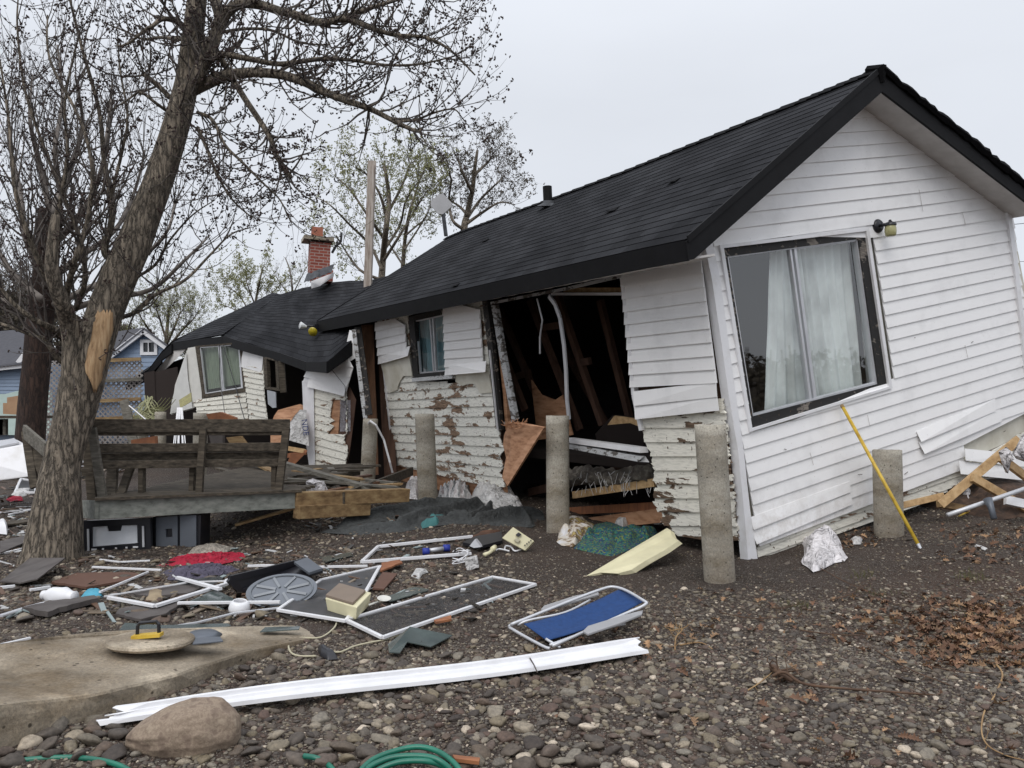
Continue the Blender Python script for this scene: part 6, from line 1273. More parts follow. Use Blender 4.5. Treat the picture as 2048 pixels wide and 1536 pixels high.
# blue folding chair
fc = thing('folding_chair', 'blue folding camp chair with a pale tubular frame lying flat on the stones', 'chair', on(1150, 1250)); M['bluef'] = fabric('blue_fabric', (.012, .05, .17), 26, .8, .9, .15)
a, b, c, d = on(1048, 1248, .10), on(1240, 1178, .18), on(1287, 1203, .14), on(1094, 1281, .05); rows = []
for i in range(13):
    u = i / 12; rows.append([a.lerp(b, u).lerp(d.lerp(c, u), v / 8) + V((0, 0, -.05 * math.sin(math.pi * u) * (.6 + .4 * math.sin(math.pi * v / 8)))) - (b - a).normalized() * .0 for v in range(9)])
q = MB(); q.grid(rows); q.build('seat_fabric', M['bluef'], fc, smooth=True, solid=.006)
for pts_, r_ in (([(1100, 1297, .02), (1085, 1292, .02), (1024, 1258, .03), (1022, 1250, .05), (1045, 1240, .08), (1190, 1183, .17), (1235, 1175, .19), (1285, 1200, .17), (1289, 1210, .15), (1240, 1232, .1), (1105, 1292, .05)], .011), ([(1035, 1250, .05), (1060, 1240, .08), (1130, 1225, .1), (1180, 1200, .12)], .009), ([(1100, 1290, .05), (1180, 1262, .06), (1250, 1248, .06)], .009), ([(1092, 1278, .06), (1120, 1295, .03)], .009)):
    q = MB(); q.tube(spline([on(*p) for p in pts_], 5), r_, 8); q.build('tube_frame', M['alum'], fc, smooth=True)
for pts_ in ([(1166, 1266), (1176, 1256), (1240, 1236), (1286, 1224), (1284, 1232), (1240, 1250), (1176, 1272)], [(1082, 1222), (1088, 1215), (1150, 1195), (1196, 1186), (1198, 1192), (1150, 1206), (1092, 1224)]):
    q = MB(); q.prism([on(*p, .10) for p in pts_], V((0, 0, .015))); q.build('armrest', plainish('grey_armrest', (.36, .36, .37), .5), fc, bevel=.003)
# plastic bag, yellow pole
blob('plastic_bag', 'bag', [(1606, 1130), (1608, 1100), (1615, 1080), (1640, 1072), (1664, 1082), (1680, 1100), (1698, 1116), (1690, 1124), (1665, 1128), (1645, 1140), (1630, 1146)], .22, 'crumpled white plastic bag on the dirt in front of the gable wall', 'bag', 21, .75, fs=9, seg=150, rings_=40, power=3, nr=6, rh=.03, rw=.02)
yp = thing('yellow_pole', 'thin yellow pole leaning against the gable wall by the short pier', 'pole', on(1842, 1100))
q = MB(); yt = HG(1686, 815, .10); ybt = P(1836, 1088, 7.9); q.tube([yt, ybt], .017, 10); q.build('pole_shaft', M['yellow'], yp, smooth=True); q = MB(); q.tube([ybt, ybt + (ybt - yt).normalized() * .09], [.017, .012], 10); q.build('pole_tip', M['alum'], yp); q = MB(); q.tube([yt, yt - (ybt - yt).normalized() * .03], .019, 10); q.build('pole_cap', M['treated'], yp)
# lumber frame with plastic at the right
Yr = 8.9
for a, b, w_, mt, lb in (((1880, 1010), (2035, 880), .09, 'lumber', 'long diagonal stud of the lumber heap right of the gable'), ((1945, 955), (2075, 1030), .09, 'lumber', 'pale stud sloping down right from the diagonal stud'), ((2000, 915), (2080, 975), .085, 'lumber', 'short stud at the right edge above the grey pipe'), ((1876, 1008), (1935, 1018), .07, 'treated', 'short stud lying at the foot of the diagonal stud'), ((1800, 1012), (1885, 992), .07, 'lumber', 'splintered board along the bottom of the gable skirt')):
    q = MB(); q.bar(P(*a, Yr), P(*b, Yr + .15), w_, .05, V((0, -1, .3)), .02); tag(q.build('stud', M[mt], None, bevel=.003), lb, 'stud', 'broken studs right of the gable')
q = MB(); q.bar(P(2010, 1000, 8.7), P(2080, 1015, 8.7), .09, .05, V((0, -1, .3)), .03); tag(q.build('stud', M['trim'], None), 'white painted stud end lying behind the grey pipe', 'stud')
gp_ = thing('grey_pipe', 'long grey metal pipe with a clamp, lying low at the right edge', 'pipe', on(1980, 1030)); q = MB(); q.tube([P(1895, 1030, 8.3), P(1960, 1008, 8.4), P(2100, 960, 8.7)], .022, 10); q.build('pipe_shaft', M['alum'], gp_, smooth=True)
q = MB(); q.tube([P(1975, 998, 8.35), P(1982, 1015, 8.3), P(1988, 1038, 8.25)], [.045, .03, .03], 10); q.build('clamp', M['greypl'], gp_, smooth=True)
stick('yellow_strip', 'yellow', (1918, 1032), (1940, 1022), .015, .01, 'tiny yellow strip below the grey pipe', 'strip', .03)
blob('plastic_bag', 'bag', [(1893, 1000), (1900, 982), (1925, 976), (1950, 985), (1958, 1000), (1945, 1018), (1920, 1012)], .18, 'white plastic bag under the lumber heap', 'bag', 31, .6, fs=6)
for pts_, sd_, lb in (([(1998, 905), (2010, 892), (2025, 905), (2018, 930), (2012, 945), (2003, 925)], 1, 'torn white plastic strip knotted on the studs'), ([(2025, 905), (2045, 870), (2070, 860), (2080, 930), (2050, 925), (2035, 915)], 2, 'large torn white plastic sheet at the right edge over the studs')):
    q = MB(); c = [P(a, b, 8.7 + .1 * noise.noise(V((a * .1, b * .1, sd_)))) for a, b in pts_]; ce = sum(c, V()) / len(c); rr_ = []
    for k in range(9): u = k / 8; rr_.append([ce.lerp(p, u) + V((0, -.12 * (1 - u) + .07 * noise.noise(p * 9 + V((k, 0, 0))), .05 * noise.noise(p * 7 + V((0, k, 0))))) for p in c + [c[0]]])
    q.grid(rr_); tag(q.build('plastic_sheet', M['bag'], None, solid=.003, smooth=True), lb, 'plastic')
blob('brush_heap', noisy('dead_brush', c2((.10, .06, .04), (.03, .02, .015)), 14, .95, bs=.8), [(1840, 1012), (1880, 985), (1960, 975), (2080, 985), (2110, 1030), (1990, 1042), (1930, 1030)], .2, 'mound of dead brown brush under the lumber at the right', 'brush', 41, 1.0, fs=12, seg=100)
blob('rag', 'cloth_w', [(1700, 1082), (1710, 1075), (1725, 1080), (1722, 1090), (1706, 1090)], .04, 'small pale scrap among leaves behind the plastic bag', 'rag', 9)
blob('paper_scrap', 'cloth_w', [(1948, 1094), (1952, 1090), (1975, 1098), (1970, 1102)], .015, 'tiny white scrap right of the yellow pole foot', 'paper', 10)
# under the deck: oven back panel and grey panel
ovn = thing('oven_panel', 'black metal oven casing with a bright inner plate under the deck', 'oven', (P(232, 1110, 9.25).x, 9.3, g(-4.4, 9.3))); fo = lambda a, b, o=0: P(a, b, 9.35 - o + (a - 165) * .0006)
q = MB(); frame_ring(q, fo, [(165, 1042), (300, 1036), (302, 1106), (166, 1122)], [(184, 1053), (276, 1050), (277, 1088), (184, 1094)], .06, .08); q.build('casing', M['black'], ovn)
q = MB(); q.prism([fo(*p) for p in [(170, 1045), (298, 1040), (298, 1104), (170, 1116)]], V((0, .25, 0))); q.build('casing_body', M['black'], ovn)
q = MB(); q.prism([fo(*p, .03) for p in [(186, 1054), (213, 1052), (216, 1063), (242, 1062), (244, 1051), (274, 1049), (275, 1086), (185, 1093)]], V((0, .02, 0))); q.build('inner_plate', plainish('bright_metal_plate', (.86, .89, .93), .45, 0), ovn)
for a, b in (((176, 1058), (177, 1102)), ((286, 1052), (287, 1094))): q = MB(); q.bar(fo(*a, .08), fo(*b, .08), .022, .01, V((0, -1, 0))); q.build('side_strip', M['alum'], ovn)
for x in (188, 206, 232, 253, 271): q = MB(); q.box(fo(x, 1099 - (x - 188) * .06, .07), ((1, 0, 0), (0, 1, 0), (0, 0, 1)), (.028 if x in (188, 271) else .01, .004, .009)); q.build('slot', M['white'], ovn)
q = MB(); q.bar(fo(165, 1118, .08), fo(300, 1106, .08), .02, .015, V((0, -1, 0))); q.build('lower_rail', M['alum'], ovn)
gpn = thing('cabinet', 'dark grey metal cabinet panel with square hole under the deck', 'panel', (P(355, 1100, 9.5).x, 9.5, g(-3.8, 9.5))); fo = lambda a, b, o=0: P(a, b, 9.5 - o)
q = MB(); frame_ring(q, fo, [(312, 1035), (355, 1032), (355, 1098), (312, 1103)], [(331, 1058), (344, 1057), (345, 1074), (332, 1075)], .0, .05); q.prism([fo(*p) for p in [(360, 1032), (392, 1030), (392, 1092), (360, 1097)]], V((0, .04, 0))); q.build('panel_sheet', M['greypl'], gpn)
q = MB(); q.prism([fo(*p, -.03) for p in [(305, 1034), (402, 1030), (400, 1094), (310, 1105)]], V((0, .3, 0))); q.build('panel_body', M['black'], gpn)
# red, purple and pale cloths
blob('red_cloth', 'red', [(352, 1118), (385, 1112), (430, 1108), (470, 1110), (496, 1112), (480, 1122), (440, 1130), (400, 1130), (330, 1134), (310, 1134)], .02, 'bright red cloth on the stones below the dark grey panel', 'cloth', 3, .8, fs=8, nr=9, rh=.05, rw=.025, seg=120, rings_=30)
blob('purple_cloth', 'purple', [(310, 1150), (335, 1140), (400, 1132), (460, 1134), (480, 1140), (450, 1150), (400, 1160), (340, 1162)], .03, 'purple grey garment in front of the red cloth', 'cloth', 4, .8, fs=8, nr=9, rh=.06, rw=.025, seg=120, rings_=30)
blob('pale_cloth', fabric('beige_cloth', (.36, .32, .27)), [(372, 1112), (385, 1098), (410, 1098), (470, 1096), (450, 1108), (400, 1112)], .07, 'pale folded rug behind the red cloth', 'rug', 5, .7)
blob('dark_garment', 'darkwool', [(345, 1172), (400, 1158), (450, 1152), (440, 1166), (400, 1178), (360, 1180)], .02, 'black garment in front of the purple one', 'cloth', 6, .8, nr=6, rh=.04, rw=.025, seg=100, rings_=24)
# timber beams and broken planks right of the deck
for a, b, w_, h_, mt, lb in (((588, 998, 10.0), (812, 990, 10.9), .16, .17, 'treated', 'upper of the two thick timber beams right of the deck'), ((592, 1024, 9.95), (735, 1017, 10.6), .16, .16, 'treated', 'lower thick timber beam under the first one'), ((470, 1050, 10.2), (590, 1016, 10.4), .12, .03, 'lumber', 'pale splintered board under the deck corner')):
    q = MB(); q.bar(P(*a), P(*b), w_, h_, V((0, 0, 1)), .02); tag(q.build('timber_beam', M[mt], None, bevel=.008), lb, 'beam')
pl = [((560, 925, 11.5), (735, 975, 11.0), .14, .05, 'grey_wood', 'thick weathered plank sloping down from the bench to the pier'), ((575, 958, 11), (800, 975, 11.2), .12, .03, 'grey_wood', 'long weathered plank ending below the small window wall'), ((480, 950, 12), (690, 968, 11.2), .10, .03, 'dark_wood', 'dark plank lying under the long weathered one'),
      ((640, 950, 12), (790, 966, 11.6), .10, .03, 'grey_wood', 'pale plank end pointing at the white trim strip'), ((430, 935, 12.5), (600, 985, 10.8), .10, .03, 'dark_wood', 'brown deck board crossing behind the bench leg'), ((470, 905, 13), (560, 950, 12), .12, .03, 'treated', 'mossy plank behind the bench back'),
      ((420, 958, 12), (540, 930, 13), .10, .03, 'dark_wood', 'loose dark board on the deck behind the bench'), ((500, 975, 11.2), (660, 985, 10.6), .09, .03, 'grey_wood', 'narrow board lying on the deck edge beside the white bag'), ((455, 990, 10.6), (520, 940, 13), .09, .03, 'dark_wood', 'short dark board slanting across the deck'), ((700, 975, 11), (800, 968, 11.6), .07, .03, 'lumber', 'thin splintered stick above the timber beams'),
      ((590, 942, 12.2), (720, 958, 11.4), .13, .03, 'treated', 'brown plank on top of the heap left of the leaning pier'), ((600, 972, 11), (745, 950, 12), .11, .03, 'stud', 'dark brown plank slanting up towards the leaning pier'), ((520, 962, 11.4), (640, 938, 12.6), .12, .03, 'treated', 'mossy plank slanting behind the right bench leg'),
      ((640, 985, 10.6), (770, 962, 11.8), .09, .03, 'brownboard', 'reddish brown lath above the upper timber beam'), ((555, 940, 12.4), (650, 978, 10.9), .15, .04, 'dark_wood', 'wide dark board under the bench end'), ((660, 936, 12.8), (700, 985, 10.8), .10, .03, 'grey_wood', 'short grey board pointing at the camera from the plank heap')]
for a, b, w_, h_, mt, lb in pl: q = MB(); q.bar(P(*a), P(*b), w_, h_, V((0, 0, 1)), .06); tag(q.build('plank', M[mt], None), lb, 'plank', 'broken planks right of the bench')
q = MB(); q.prism([P(612, 982, 10.6), P(612, 964, 10.6), P(640, 964, 10.6), P(648, 984, 10.6)], V((.02, .15, 0))); q.prism([P(612, 964, 10.6), P(625, 958, 10.7), P(640, 963, 10.8), P(628, 968, 10.5)], V((0, 0, .01))); tag(q.build('folded_card', M['bag'], None), 'folded pale plastic carton on the planks', 'carton')
# wreckage behind bench
q = MB(); q.prism([P(541, 852, 15.8), P(548, 832, 15.9), P(556, 820, 16), P(600, 808, 16.2), P(609, 812, 16.2), P(609, 860, 15.6), P(541, 905, 15.6)], V((0, .03, 0))); tag(q.build('plywood_sheet', M['ply'], None), 'curved orange plywood sheet behind the right end of the bench', 'plywood')
q = MB(); wsp = [P(576, 850, 15.5), P(590, 830, 15.6), P(600, 819, 15.7), P(612, 820, 15.7), P(618, 892, 15.4), P(576, 880, 15.3)]; q.prism(wsp, V((0, .02, 0))); ws = q.build('white_sheet', M['cloth_w'], None); tag(ws, 'white sheathing sheet with blue lettering left of the entrance trim', 'sheet')
tc = bpy.data.curves.new('lettering', 'FONT'); tc.body = 'NDE'; tc.size = .15; tc.extrude = .003; to = bpy.data.objects.new('lettering_tmp', tc); COL.objects.link(to)
bpy.context.view_layer.update(); me = bpy.data.meshes.new_from_object(to.evaluated_get(bpy.context.evaluated_depsgraph_get())); bpy.data.objects.remove(to)
lt = bpy.data.objects.new('lettering', me); me.materials.clear(); me.materials.append(plainish('blue_ink', (.03, .05, .18), .7)); COL.objects.link(lt); lt.parent = ws; lt.matrix_local = Matrix.Translation(P(603, 839, 15.45) - ws.location) @ Matrix.Rotation(R(90), 4, 'X') @ Matrix.Rotation(R(-82), 4, 'Z')
for a, b, mt, lb in (((548, 892), (612, 903), 'lumber', 'pale board under the white sheathing sheet'), ((555, 915), (612, 905), 'orange', 'orange splintered board beside the white entrance trim')):
    q = MB(); q.bar(P(*a, 15.2), P(*b, 15.0), .08, .03, V((0, -1, .2)), .05); tag(q.build('plank', M[mt], None), lb, 'plank')
q = MB(); q.prism([P(*p, 14.9) for p in [(572, 930), (582, 908), (612, 905), (590, 928), (578, 935)]], V((0, .05, 0))); tag(q.build('wood_piece', M['orange'], None), 'torn orange wood panel at the foot of the entrance trim', 'wood piece')
for pts_, mt, lb in (([(412, 828), (440, 824), (470, 835), (475, 848), (440, 850), (420, 845)], 'orange', 'brown crumpled board under the wing window'), ([(410, 840), (430, 838), (445, 850), (445, 905), (425, 900)], 'slate', 'grey board standing behind the bench'), ([(452, 875), (480, 872), (505, 905), (470, 905)], 'treated', 'mossy board behind the bench slats'), ([(262, 880), (310, 872), (312, 905), (262, 905)], 'orange', 'brown carton behind the bench slats'), ([(425, 850), (500, 846), (505, 860), (430, 862)], 'grey_wood', 'grey board lying under the wing wall')):
    q = MB(); q.prism([P(*p, 15.5 + .002 * i) for i, p in enumerate(pts_)], V((.03, .05, 0))); tag(q.build('board', M[mt], None), lb, 'board')
bl_ = thing('window_blind', 'bundle of thin white blind slats hanging behind the bench', 'blind', P(360, 925, 17.5))
for k in range(7): q = MB(); q.bar(P(355 + k * 1.5, 815, 17.6), P(344 + k * 5 + random.uniform(-2, 2), 915, 17), .02, .004, V((0, -1, 0))); q.build('slat', M['trim'], bl_)
q = MB(); q.prism([P(*p, 18) for p in [(358, 800), (382, 785), (383, 803), (360, 816)]], V((0, .03, 0))); tag(q.build('wire_basket', noisy('yellow_mesh', c2((.55, .52, .25), (.4, .37, .2)), 30, .6), None), 'yellowish mesh panel above the hanging blind', 'panel')
q = MB()
for k in range(46):
    a = P(random.uniform(285, 308), random.uniform(790, 822), 20.3); q.tube(spline([a, a + V((random.uniform(-.2, .2), -.1, -.2)), a + V((random.uniform(-.5, .4), -.15, random.uniform(-.5, -.3)))], 3), .010, 3)
for k in range(14): a = P(277 + k * 2.5, 828 - 3 * (k % 3), 20.2); q.tube(spline([a, a + V((.3, 0, .1)), a + V((.5, 0, .32))], 3), .010, 3)
tag(q.build('netting', noisy('yellow_net', c2((.42, .42, .25), (.25, .25, .13)), 9, .9), None), 'tangled yellowish netting draped over the leftmost far pier', 'netting')
q = MB(); q.tube([P(258, 811, 20), P(300, 846, 19.8)], .016, 5); tag(q.build('thin_rod', M['white'], None), 'thin white rod leaning in front of the netting', 'rod')
q = MB(); q.bar(P(268, 890, 20), P(248, 800, 20.2), .22, .04, V((0, -1, 0))); tag(q.build('plank', M['grey_wood'], None), 'grey plank leaning on the lattice fence', 'plank')
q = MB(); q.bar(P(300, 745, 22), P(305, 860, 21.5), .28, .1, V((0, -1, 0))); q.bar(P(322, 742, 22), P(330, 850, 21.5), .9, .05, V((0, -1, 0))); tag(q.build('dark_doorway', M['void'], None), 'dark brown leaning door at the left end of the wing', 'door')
q = MB(); q.tube([P(733, 850, 14.3), P(741, 842, 13.9), P(752, 850, 13.9), P(768, 880, 14), P(780, 925, 14), P(785, 945, 14.1)], .018, 6); tag(q.build('bent_strip', M['trim'], None), 'thin white strip bent over the leaning pier', 'strip')
# left background yard
ap = thing('freezer', 'white chest freezer lying on its side at the left edge', 'appliance', P(20, 965, 12)); q = MB(); c0 = P(-40, 940, 12); q.add([P(-80, 910, 12), P(52, 888, 12.2), P(70, 952, 12), P(-80, 972, 11.9), P(-80, 893, 12.9), P(30, 876, 13), P(52, 930, 13), P(-80, 960, 13)], [(0, 3, 2, 1), (4, 5, 6, 7), (0, 1, 5, 4), (1, 2, 6, 5), (2, 3, 7, 6), (3, 0, 4, 7)]); q.build('cabinet', M['trim'], ap, bevel=.02)
q = MB(); q.prism([P(-40, 905, 12.05), P(38, 888, 12.2), P(28, 880, 12.8), P(-40, 894, 12.8)], V((0, 0, .03))); q.build('lid_panel', M['alum'], ap)
frame('framing_strip', 'white', [(30, 985), (42, 958), (70, 962), (72, 985)], .04, .03, .05, 'small white framed dark screen in front of the freezer', 'frame')
flat('black_panel', 'black', [(34, 984), (44, 962), (72, 964), (72, 984)], .02, .02, 'black panel inside the small white frame by the freezer', 'panel')
blob('red_rag', 'red', [(12, 1000), (25, 994), (45, 996), (46, 1002), (20, 1004)], .05, 'small red rag near the maple at the left', 'rag', 2)
blob('white_rag', 'cloth_w', [(20, 992), (35, 984), (62, 980), (60, 990), (35, 996)], .08, 'pinkish white rag behind the red rag', 'rag', 3)
blob('helmet_shell', 'white', [(-8, 1068), (-4, 1055), (8, 1052), (16, 1062), (14, 1070)], .14, 'white rounded plastic shell at the left edge', 'shell', 1, .02)
for a, b, lb in (((0, 1025), (70, 1018), 'white stick left of the maple, farthest'), ((18, 1029), (72, 1018), 'thick white stick left of the maple'), ((0, 885), (48, 872), 'pale strip on the ground behind the freezer'), ((0, 1108), (45, 1098), 'thin pale stick left of the maple root'), ((0, 1175), (30, 1172), 'short pale stick at the left edge above the jug'), ((60, 1180), (100, 1174), 'pale stick behind the jug')): stick('stick', 'white', a, b, .035, .02, lb, 'stick')
cbx = thing('cardboard_box', 'brown cardboard box stacked at the left edge in front of the blue house', 'box', P(25, 830, 19)); q = MB(); q.prism([P(6, 828, 19), P(6, 806, 19), P(14, 806, 19), P(14, 795, 19), P(44, 790, 19), P(48, 792, 19), P(48, 830, 19)], V((0, .5, 0))); q.build('carton', noisy('cardboard', c2((.42, .27, .16), (.33, .2, .12)), 4, .9), cbx)
tb_ = thing('table', 'dark wooden trestle table carrying the cardboard box', 'table', P(15, 880, 19)); q = MB(); q.box(P(5, 834, 19.2), ((1, 0, 0), (0, 1, 0), (0, 0, 1)), (1.0, .5, .03)); q.build('table_top', M['dark_wood'], tb_)
for x, w_ in ((-5, .3), (5, .2), (46, .1)): q = MB(); q.bar(P(x, 838, 19), P(x, 870, 19), w_, .1, V((0, -1, 0))); q.build('leg', M['grey_wood'], tb_)
blob('fallen_bag', 'bag', [(76, 830), (84, 810), (92, 805), (90, 830), (84, 838)], .5, 'white plastic bag caught behind the brown trunk', 'bag', 6)
# slab lid with handle
dl = thing('slab_lid', 'round concrete lid with black and yellow handle on the slab', 'lid', P(300, 1283, 5.0)); c = P(302, 1284, 5.02) + V((0, 0, .02)); n_ = V((.03, .04, 1)).normalized(); q = MB(); q.lathe([(0, -.03), (.235, -.03), (.25, -.015), (.245, .0), (.225, .006), (0, .01)], c, n_, 48)
for i, v in enumerate(q.v): q.v[i] = v + (v - c).normalized() * .012 * noise.noise(v * 9)
q.build('lid_disc', M['slab'], dl, smooth=False)
hc = P(296, 1282, 5.0) + V((0, 0, .03)); q = MB(); q.tube([hc + V((-.065, 0, 0)), hc + V((-.062, 0, .06)), hc + V((-.05, 0, .075)), hc + V((.05, 0, .085)), hc + V((.062, 0, .07)), hc + V((.065, 0, .01))], .011, 8); q.build('handle', M['black'], dl); q = MB(); q.box(hc + V((0, -.01, .005)), ((1, 0, .08), (0, 1, 0), (0, 0, 1)), (.085, .03, .01)); q.build('handle_base', M['yellow'], dl)
q = MB(); q.lathe([(0, 0), (.09, 0), (.12, .01), (.08, .035), (0, .04)], P(405, 1275, 5.35), (0, 0, 1), 20); tag(q.build('trowel', M['greypl'], None, smooth=True), 'dark rounded trowel shape at the right of the slab lid', 'tool')
flat('scrap', 'greypl', [(385, 1290), (390, 1277), (440, 1275), (446, 1284)], .16, .006, 'flat grey blue scrap on the slab by the lid', 'scrap')
# big rock
c = on(366, 1490); q = MB(); ic = bpy.data.meshes.new('t'); 
import bmesh
bm = bmesh.new(); bmesh.ops.create_icosphere(bm, subdivisions=5, radius=1)
for v in bm.verts:
    p = v.co.copy(); r = 1 + .10 * noise.noise(p * 1.1 + V((3, 1, 2))) + .05 * noise.noise(p * 2.6) + .018 * noise.noise(p * 9)
    x = p.x * .255 * r; y = p.y * .17 * r; z = p.z * .15 * r; z *= 1 + .30 * p.x; z = min(z, .145 + .01 * noise.noise(p * 4))
    if z > -.03 and p.y < -.2: y -= .02 * (abs(noise.noise(V((p.x * 2, 0, p.z * 7)))))
    q.v.append(V((c.x + x, c.y + y + .02, c.z + z + .045 + x * .12)))
q.f = [tuple(v.index for v in f.verts) for f in bm.faces]; bm.free()
M['rock'] = noisy('brown_boulder', [(.25, (.11, .08, .058)), (.42, (.19, .14, .105)), (.5, (.27, .21, .155)), (.55, (.20, .15, .11)), (.66, (.32, .255, .19)), (.75, (.18, .135, .10))], 16, .9, bs=.8, bd=.012, detail=12); tag(q.build('boulder', M['rock'], None, smooth=True), 'large smooth brown boulder at the bottom left in front of the channel', 'rock')
# hoses
M['hose'] = noisy('green_hose', c2((.015, .17, .11), (.01, .11, .075)), 7, .35)
cord('garden_hose', 'hose', [(-20, 1530), (50, 1520), (130, 1515), (190, 1519), (235, 1530), (270, 1548)], .0125, 'green hose curving into view at the bottom left corner', 'hose')
cord('garden_hose', 'hose', [(608, 1512, .02), (632, 1516, .02), (655, 1528), (672, 1548)], .0125, 'short end of green hose near the bottom, left of the coil', 'hose')
cord('garden_hose', 'hose', [(715, 1548), (745, 1520, .02), (790, 1502, .04), (840, 1494, .05), (885, 1508, .04), (920, 1542, .02), (900, 1560), (800, 1550, .02), (735, 1540, .02), (780, 1516, .05), (840, 1512, .06), (880, 1522, .05), (900, 1550), (820, 1570), (745, 1552, .0), (790, 1526, .04), (850, 1522, .05), (890, 1534, .02), (905, 1550)], .0125, 'coil of green hose at the bottom centre', 'hose')
flat('wood_piece', 'orange', [(905, 1516), (960, 1522), (958, 1530), (910, 1524)], .03, .015, 'orange wood splinter right of the green hose coil', 'wood piece')
# ================================================================ STONES, LEAVES, TWIGS
def inpoly(x, y, pl):
    c = False; n = len(pl)
    for i in range(n):
        x0, y0 = pl[i]; x1, y1 = pl[(i + 1) % n]
        if (y0 > y) != (y1 > y) and x < (x1 - x0) * (y - y0) / (y1 - y0) + x0: c = not c
    return c
slab_xy = [(P(*p).x, P(*p).y) for p in slab_top]
stone_ramp = [(0, (.032, .026, .024)), (.18, (.062, .056, .052)), (.36, (.088, .072, .058)), (.48, (.075, .050, .043)), (.6, (.10, .096, .088)), (.74, (.135, .118, .085)), (.86, (.15, .146, .135)), (.95, (.22, .20, .165)), (1, (.42, .39, .35))]
def stone_mat(name):
    m, t, b = nodes(name); oi = N(t, 'ShaderNodeObjectInfo'); r = ramp(t, stone_ramp, oi.outputs['Random'])
    n = N(t, 'ShaderNodeTexNoise', i_Scale=3, i_Detail=7, i_Roughness=.7); t.links.new(coords(t), n.inputs[0]); r2 = ramp(t, [(.3, (.6, .58, .56)), (.5, (1, 1, 1)), (.72, (1.45, 1.42, 1.36))], n.outputs[0])
    q = N(t, 'ShaderNodeMix', data_type='RGBA', blend_type='MULTIPLY'); q.inputs['Factor'].default_value = 1; t.links.new(r.outputs[0], q.inputs['A']); t.links.new(r2.outputs[0], q.inputs['B'])
    wm = N(t, 'ShaderNodeMix', data_type='RGBA', blend_type='MULTIPLY'); wm.inputs['Factor'].default_value = 1; wm.inputs['B'].default_value = (1.22, 1.12, 1.0, 1); t.links.new(q.outputs['Result'], wm.inputs['A']); t.links.new(wm.outputs['Result'], b.inputs['Base Color']); b.inputs['Roughness'].default_value = .7; bump(t, b, n.outputs[0], .25, .05); return m
M['stone'] = stone_mat('beach_stone')
def stone_mesh(sub, seed, ang=.0):
    bm = bmesh.new(); bmesh.ops.create_icosphere(bm, subdivisions=sub, radius=1); me = bpy.data.meshes.new('stone')
    sx, sy, sz = 1, random.uniform(.6, .85), random.uniform(.3, .5)
    pl = [(rv().normalized(), random.uniform(.6, .85)) for _ in range(8)]
    for v in bm.verts:
        p = v.co.normalized(); r = 1 + .22 * noise.noise(p * 1.1 + V((seed * 7.3, 0, 0))) + .07 * noise.noise(p * 2.7 + V((seed, 3, 0))); q = p * r
        for n_, d in pl:
            e = q.dot(n_) - d
            if e > 0: q -= n_ * e * .75
        v.co = V((q.x * sx, q.y * sy, q.z * sz))
    bm.to_mesh(me); bm.free(); me.materials.append(M['stone']); me.polygons.foreach_set('use_smooth', [True] * len(me.polygons)); return me
# 300 individual stones
big = [stone_mesh(3, k) for k in range(12)]
spots = []; zones = [((480, 1340, 2048, 1536), 150, .028, .062), ((480, 1480, 1200, 1536), 26, .045, .08), ((0, 1440, 300, 1536), 22, .04, .075), ((480, 1290, 1050, 1400), 34, .03, .06), ((0, 1120, 560, 1250), 34, .035, .085), ((1000, 1280, 1500, 1420), 22, .03, .055), ((1300, 1060, 2000, 1180), 12, .03, .06)]
first = None
for (x0, y0, x1, y1), n, r0, r1 in zones:
    k = 0; tries = 0
    while k < n and tries < n * 60:
        tries += 1; px, py = random.uniform(x0, x1), random.uniform(y0, y1)
        if x1 > 1600 and py < 1450 and px > 1700 and random.random() < .6: continue
        p = G(px, py); r = random.uniform(r0, r1) * (1 if px < 1300 else .8)
        if inpoly(p.x, p.y, slab_xy) or any((p.x - a) ** 2 + (p.y - b) ** 2 < (.72 * (r + c)) ** 2 for a, b, c in spots): continue
        if 240 < px < 500 and py > 1410: continue
        spots.append((p.x, p.y, r)); k += 1
        me = random.choice(big)
        if first is None:
            first = bpy.data.objects.new('beach_stone', me); tag(first, 'rounded grey brown beach stone lying among many others', 'stone', 'beach stones'); o = first
        else: o = first.copy(); o.data = me
        COL.objects.link(o); o.location = (p.x, p.y, gfull(p.x, p.y) + r * .22); o.scale = (r, r, r); o.rotation_euler = (random.gauss(0, .22), random.gauss(0, .22), random.uniform(0, 6.28))
# the rest: one object, instanced inside its own node tree
pts_, scl, rot = [], [], []
def scatter(n, X0, X1, Y0, Y1, r0, r1, pw=1.8, dens_=None):
    for _ in range(n):
        x = random.uniform(X0, X1); y = random.uniform(Y0, Y1)
        if abs(x) > .72 * y + 1.3: continue
        if dens_ and random.random() > dens_(x, y): continue
        if inpoly(x, y, slab_xy): continue
        r = r0 + (r1 - r0) * random.random() ** pw
        if r > .015 and any(abs(x - a) < c and abs(y - b) < c for a, b, c in spots): continue
        pts_.append((x, y, gfull(x, y) + r * .12)); s_ = r; scl.append((s_, s_, s_)); rot.append((random.gauss(0, .25), random.gauss(0, .25), random.uniform(0, 6.28)))
def dirt(x, y):   # smoother trodden dirt near the corner of the house
    d = math.hypot((x - 2.6) / 2.6, (y - 7.7) / .9); d2 = math.hypot((x - .8) / 1.2, (y - 8.6) / .8); return min(1, max(.22, min(d, d2) * 1.1 - .55))
scatter(6200, -3.5, 3.5, 3.2, 5.2, .010, .036, 1.9, lambda x, y: .95 if x < 1.0 else .5)
scatter(5200, -4.2, 4.5, 4.8, 7.6, .010, .032, 1.8, lambda x, y: dirt(x, y) * (.8 if x < 1.2 else .45))
scatter(34000, -3.5, 3.5, 3.2, 5.6, .004, .014, 1.3)
scatter(3600, .2, 4.2, 4.0, 7.0, .012, .024, 1.6, lambda x, y: dirt(x, y))
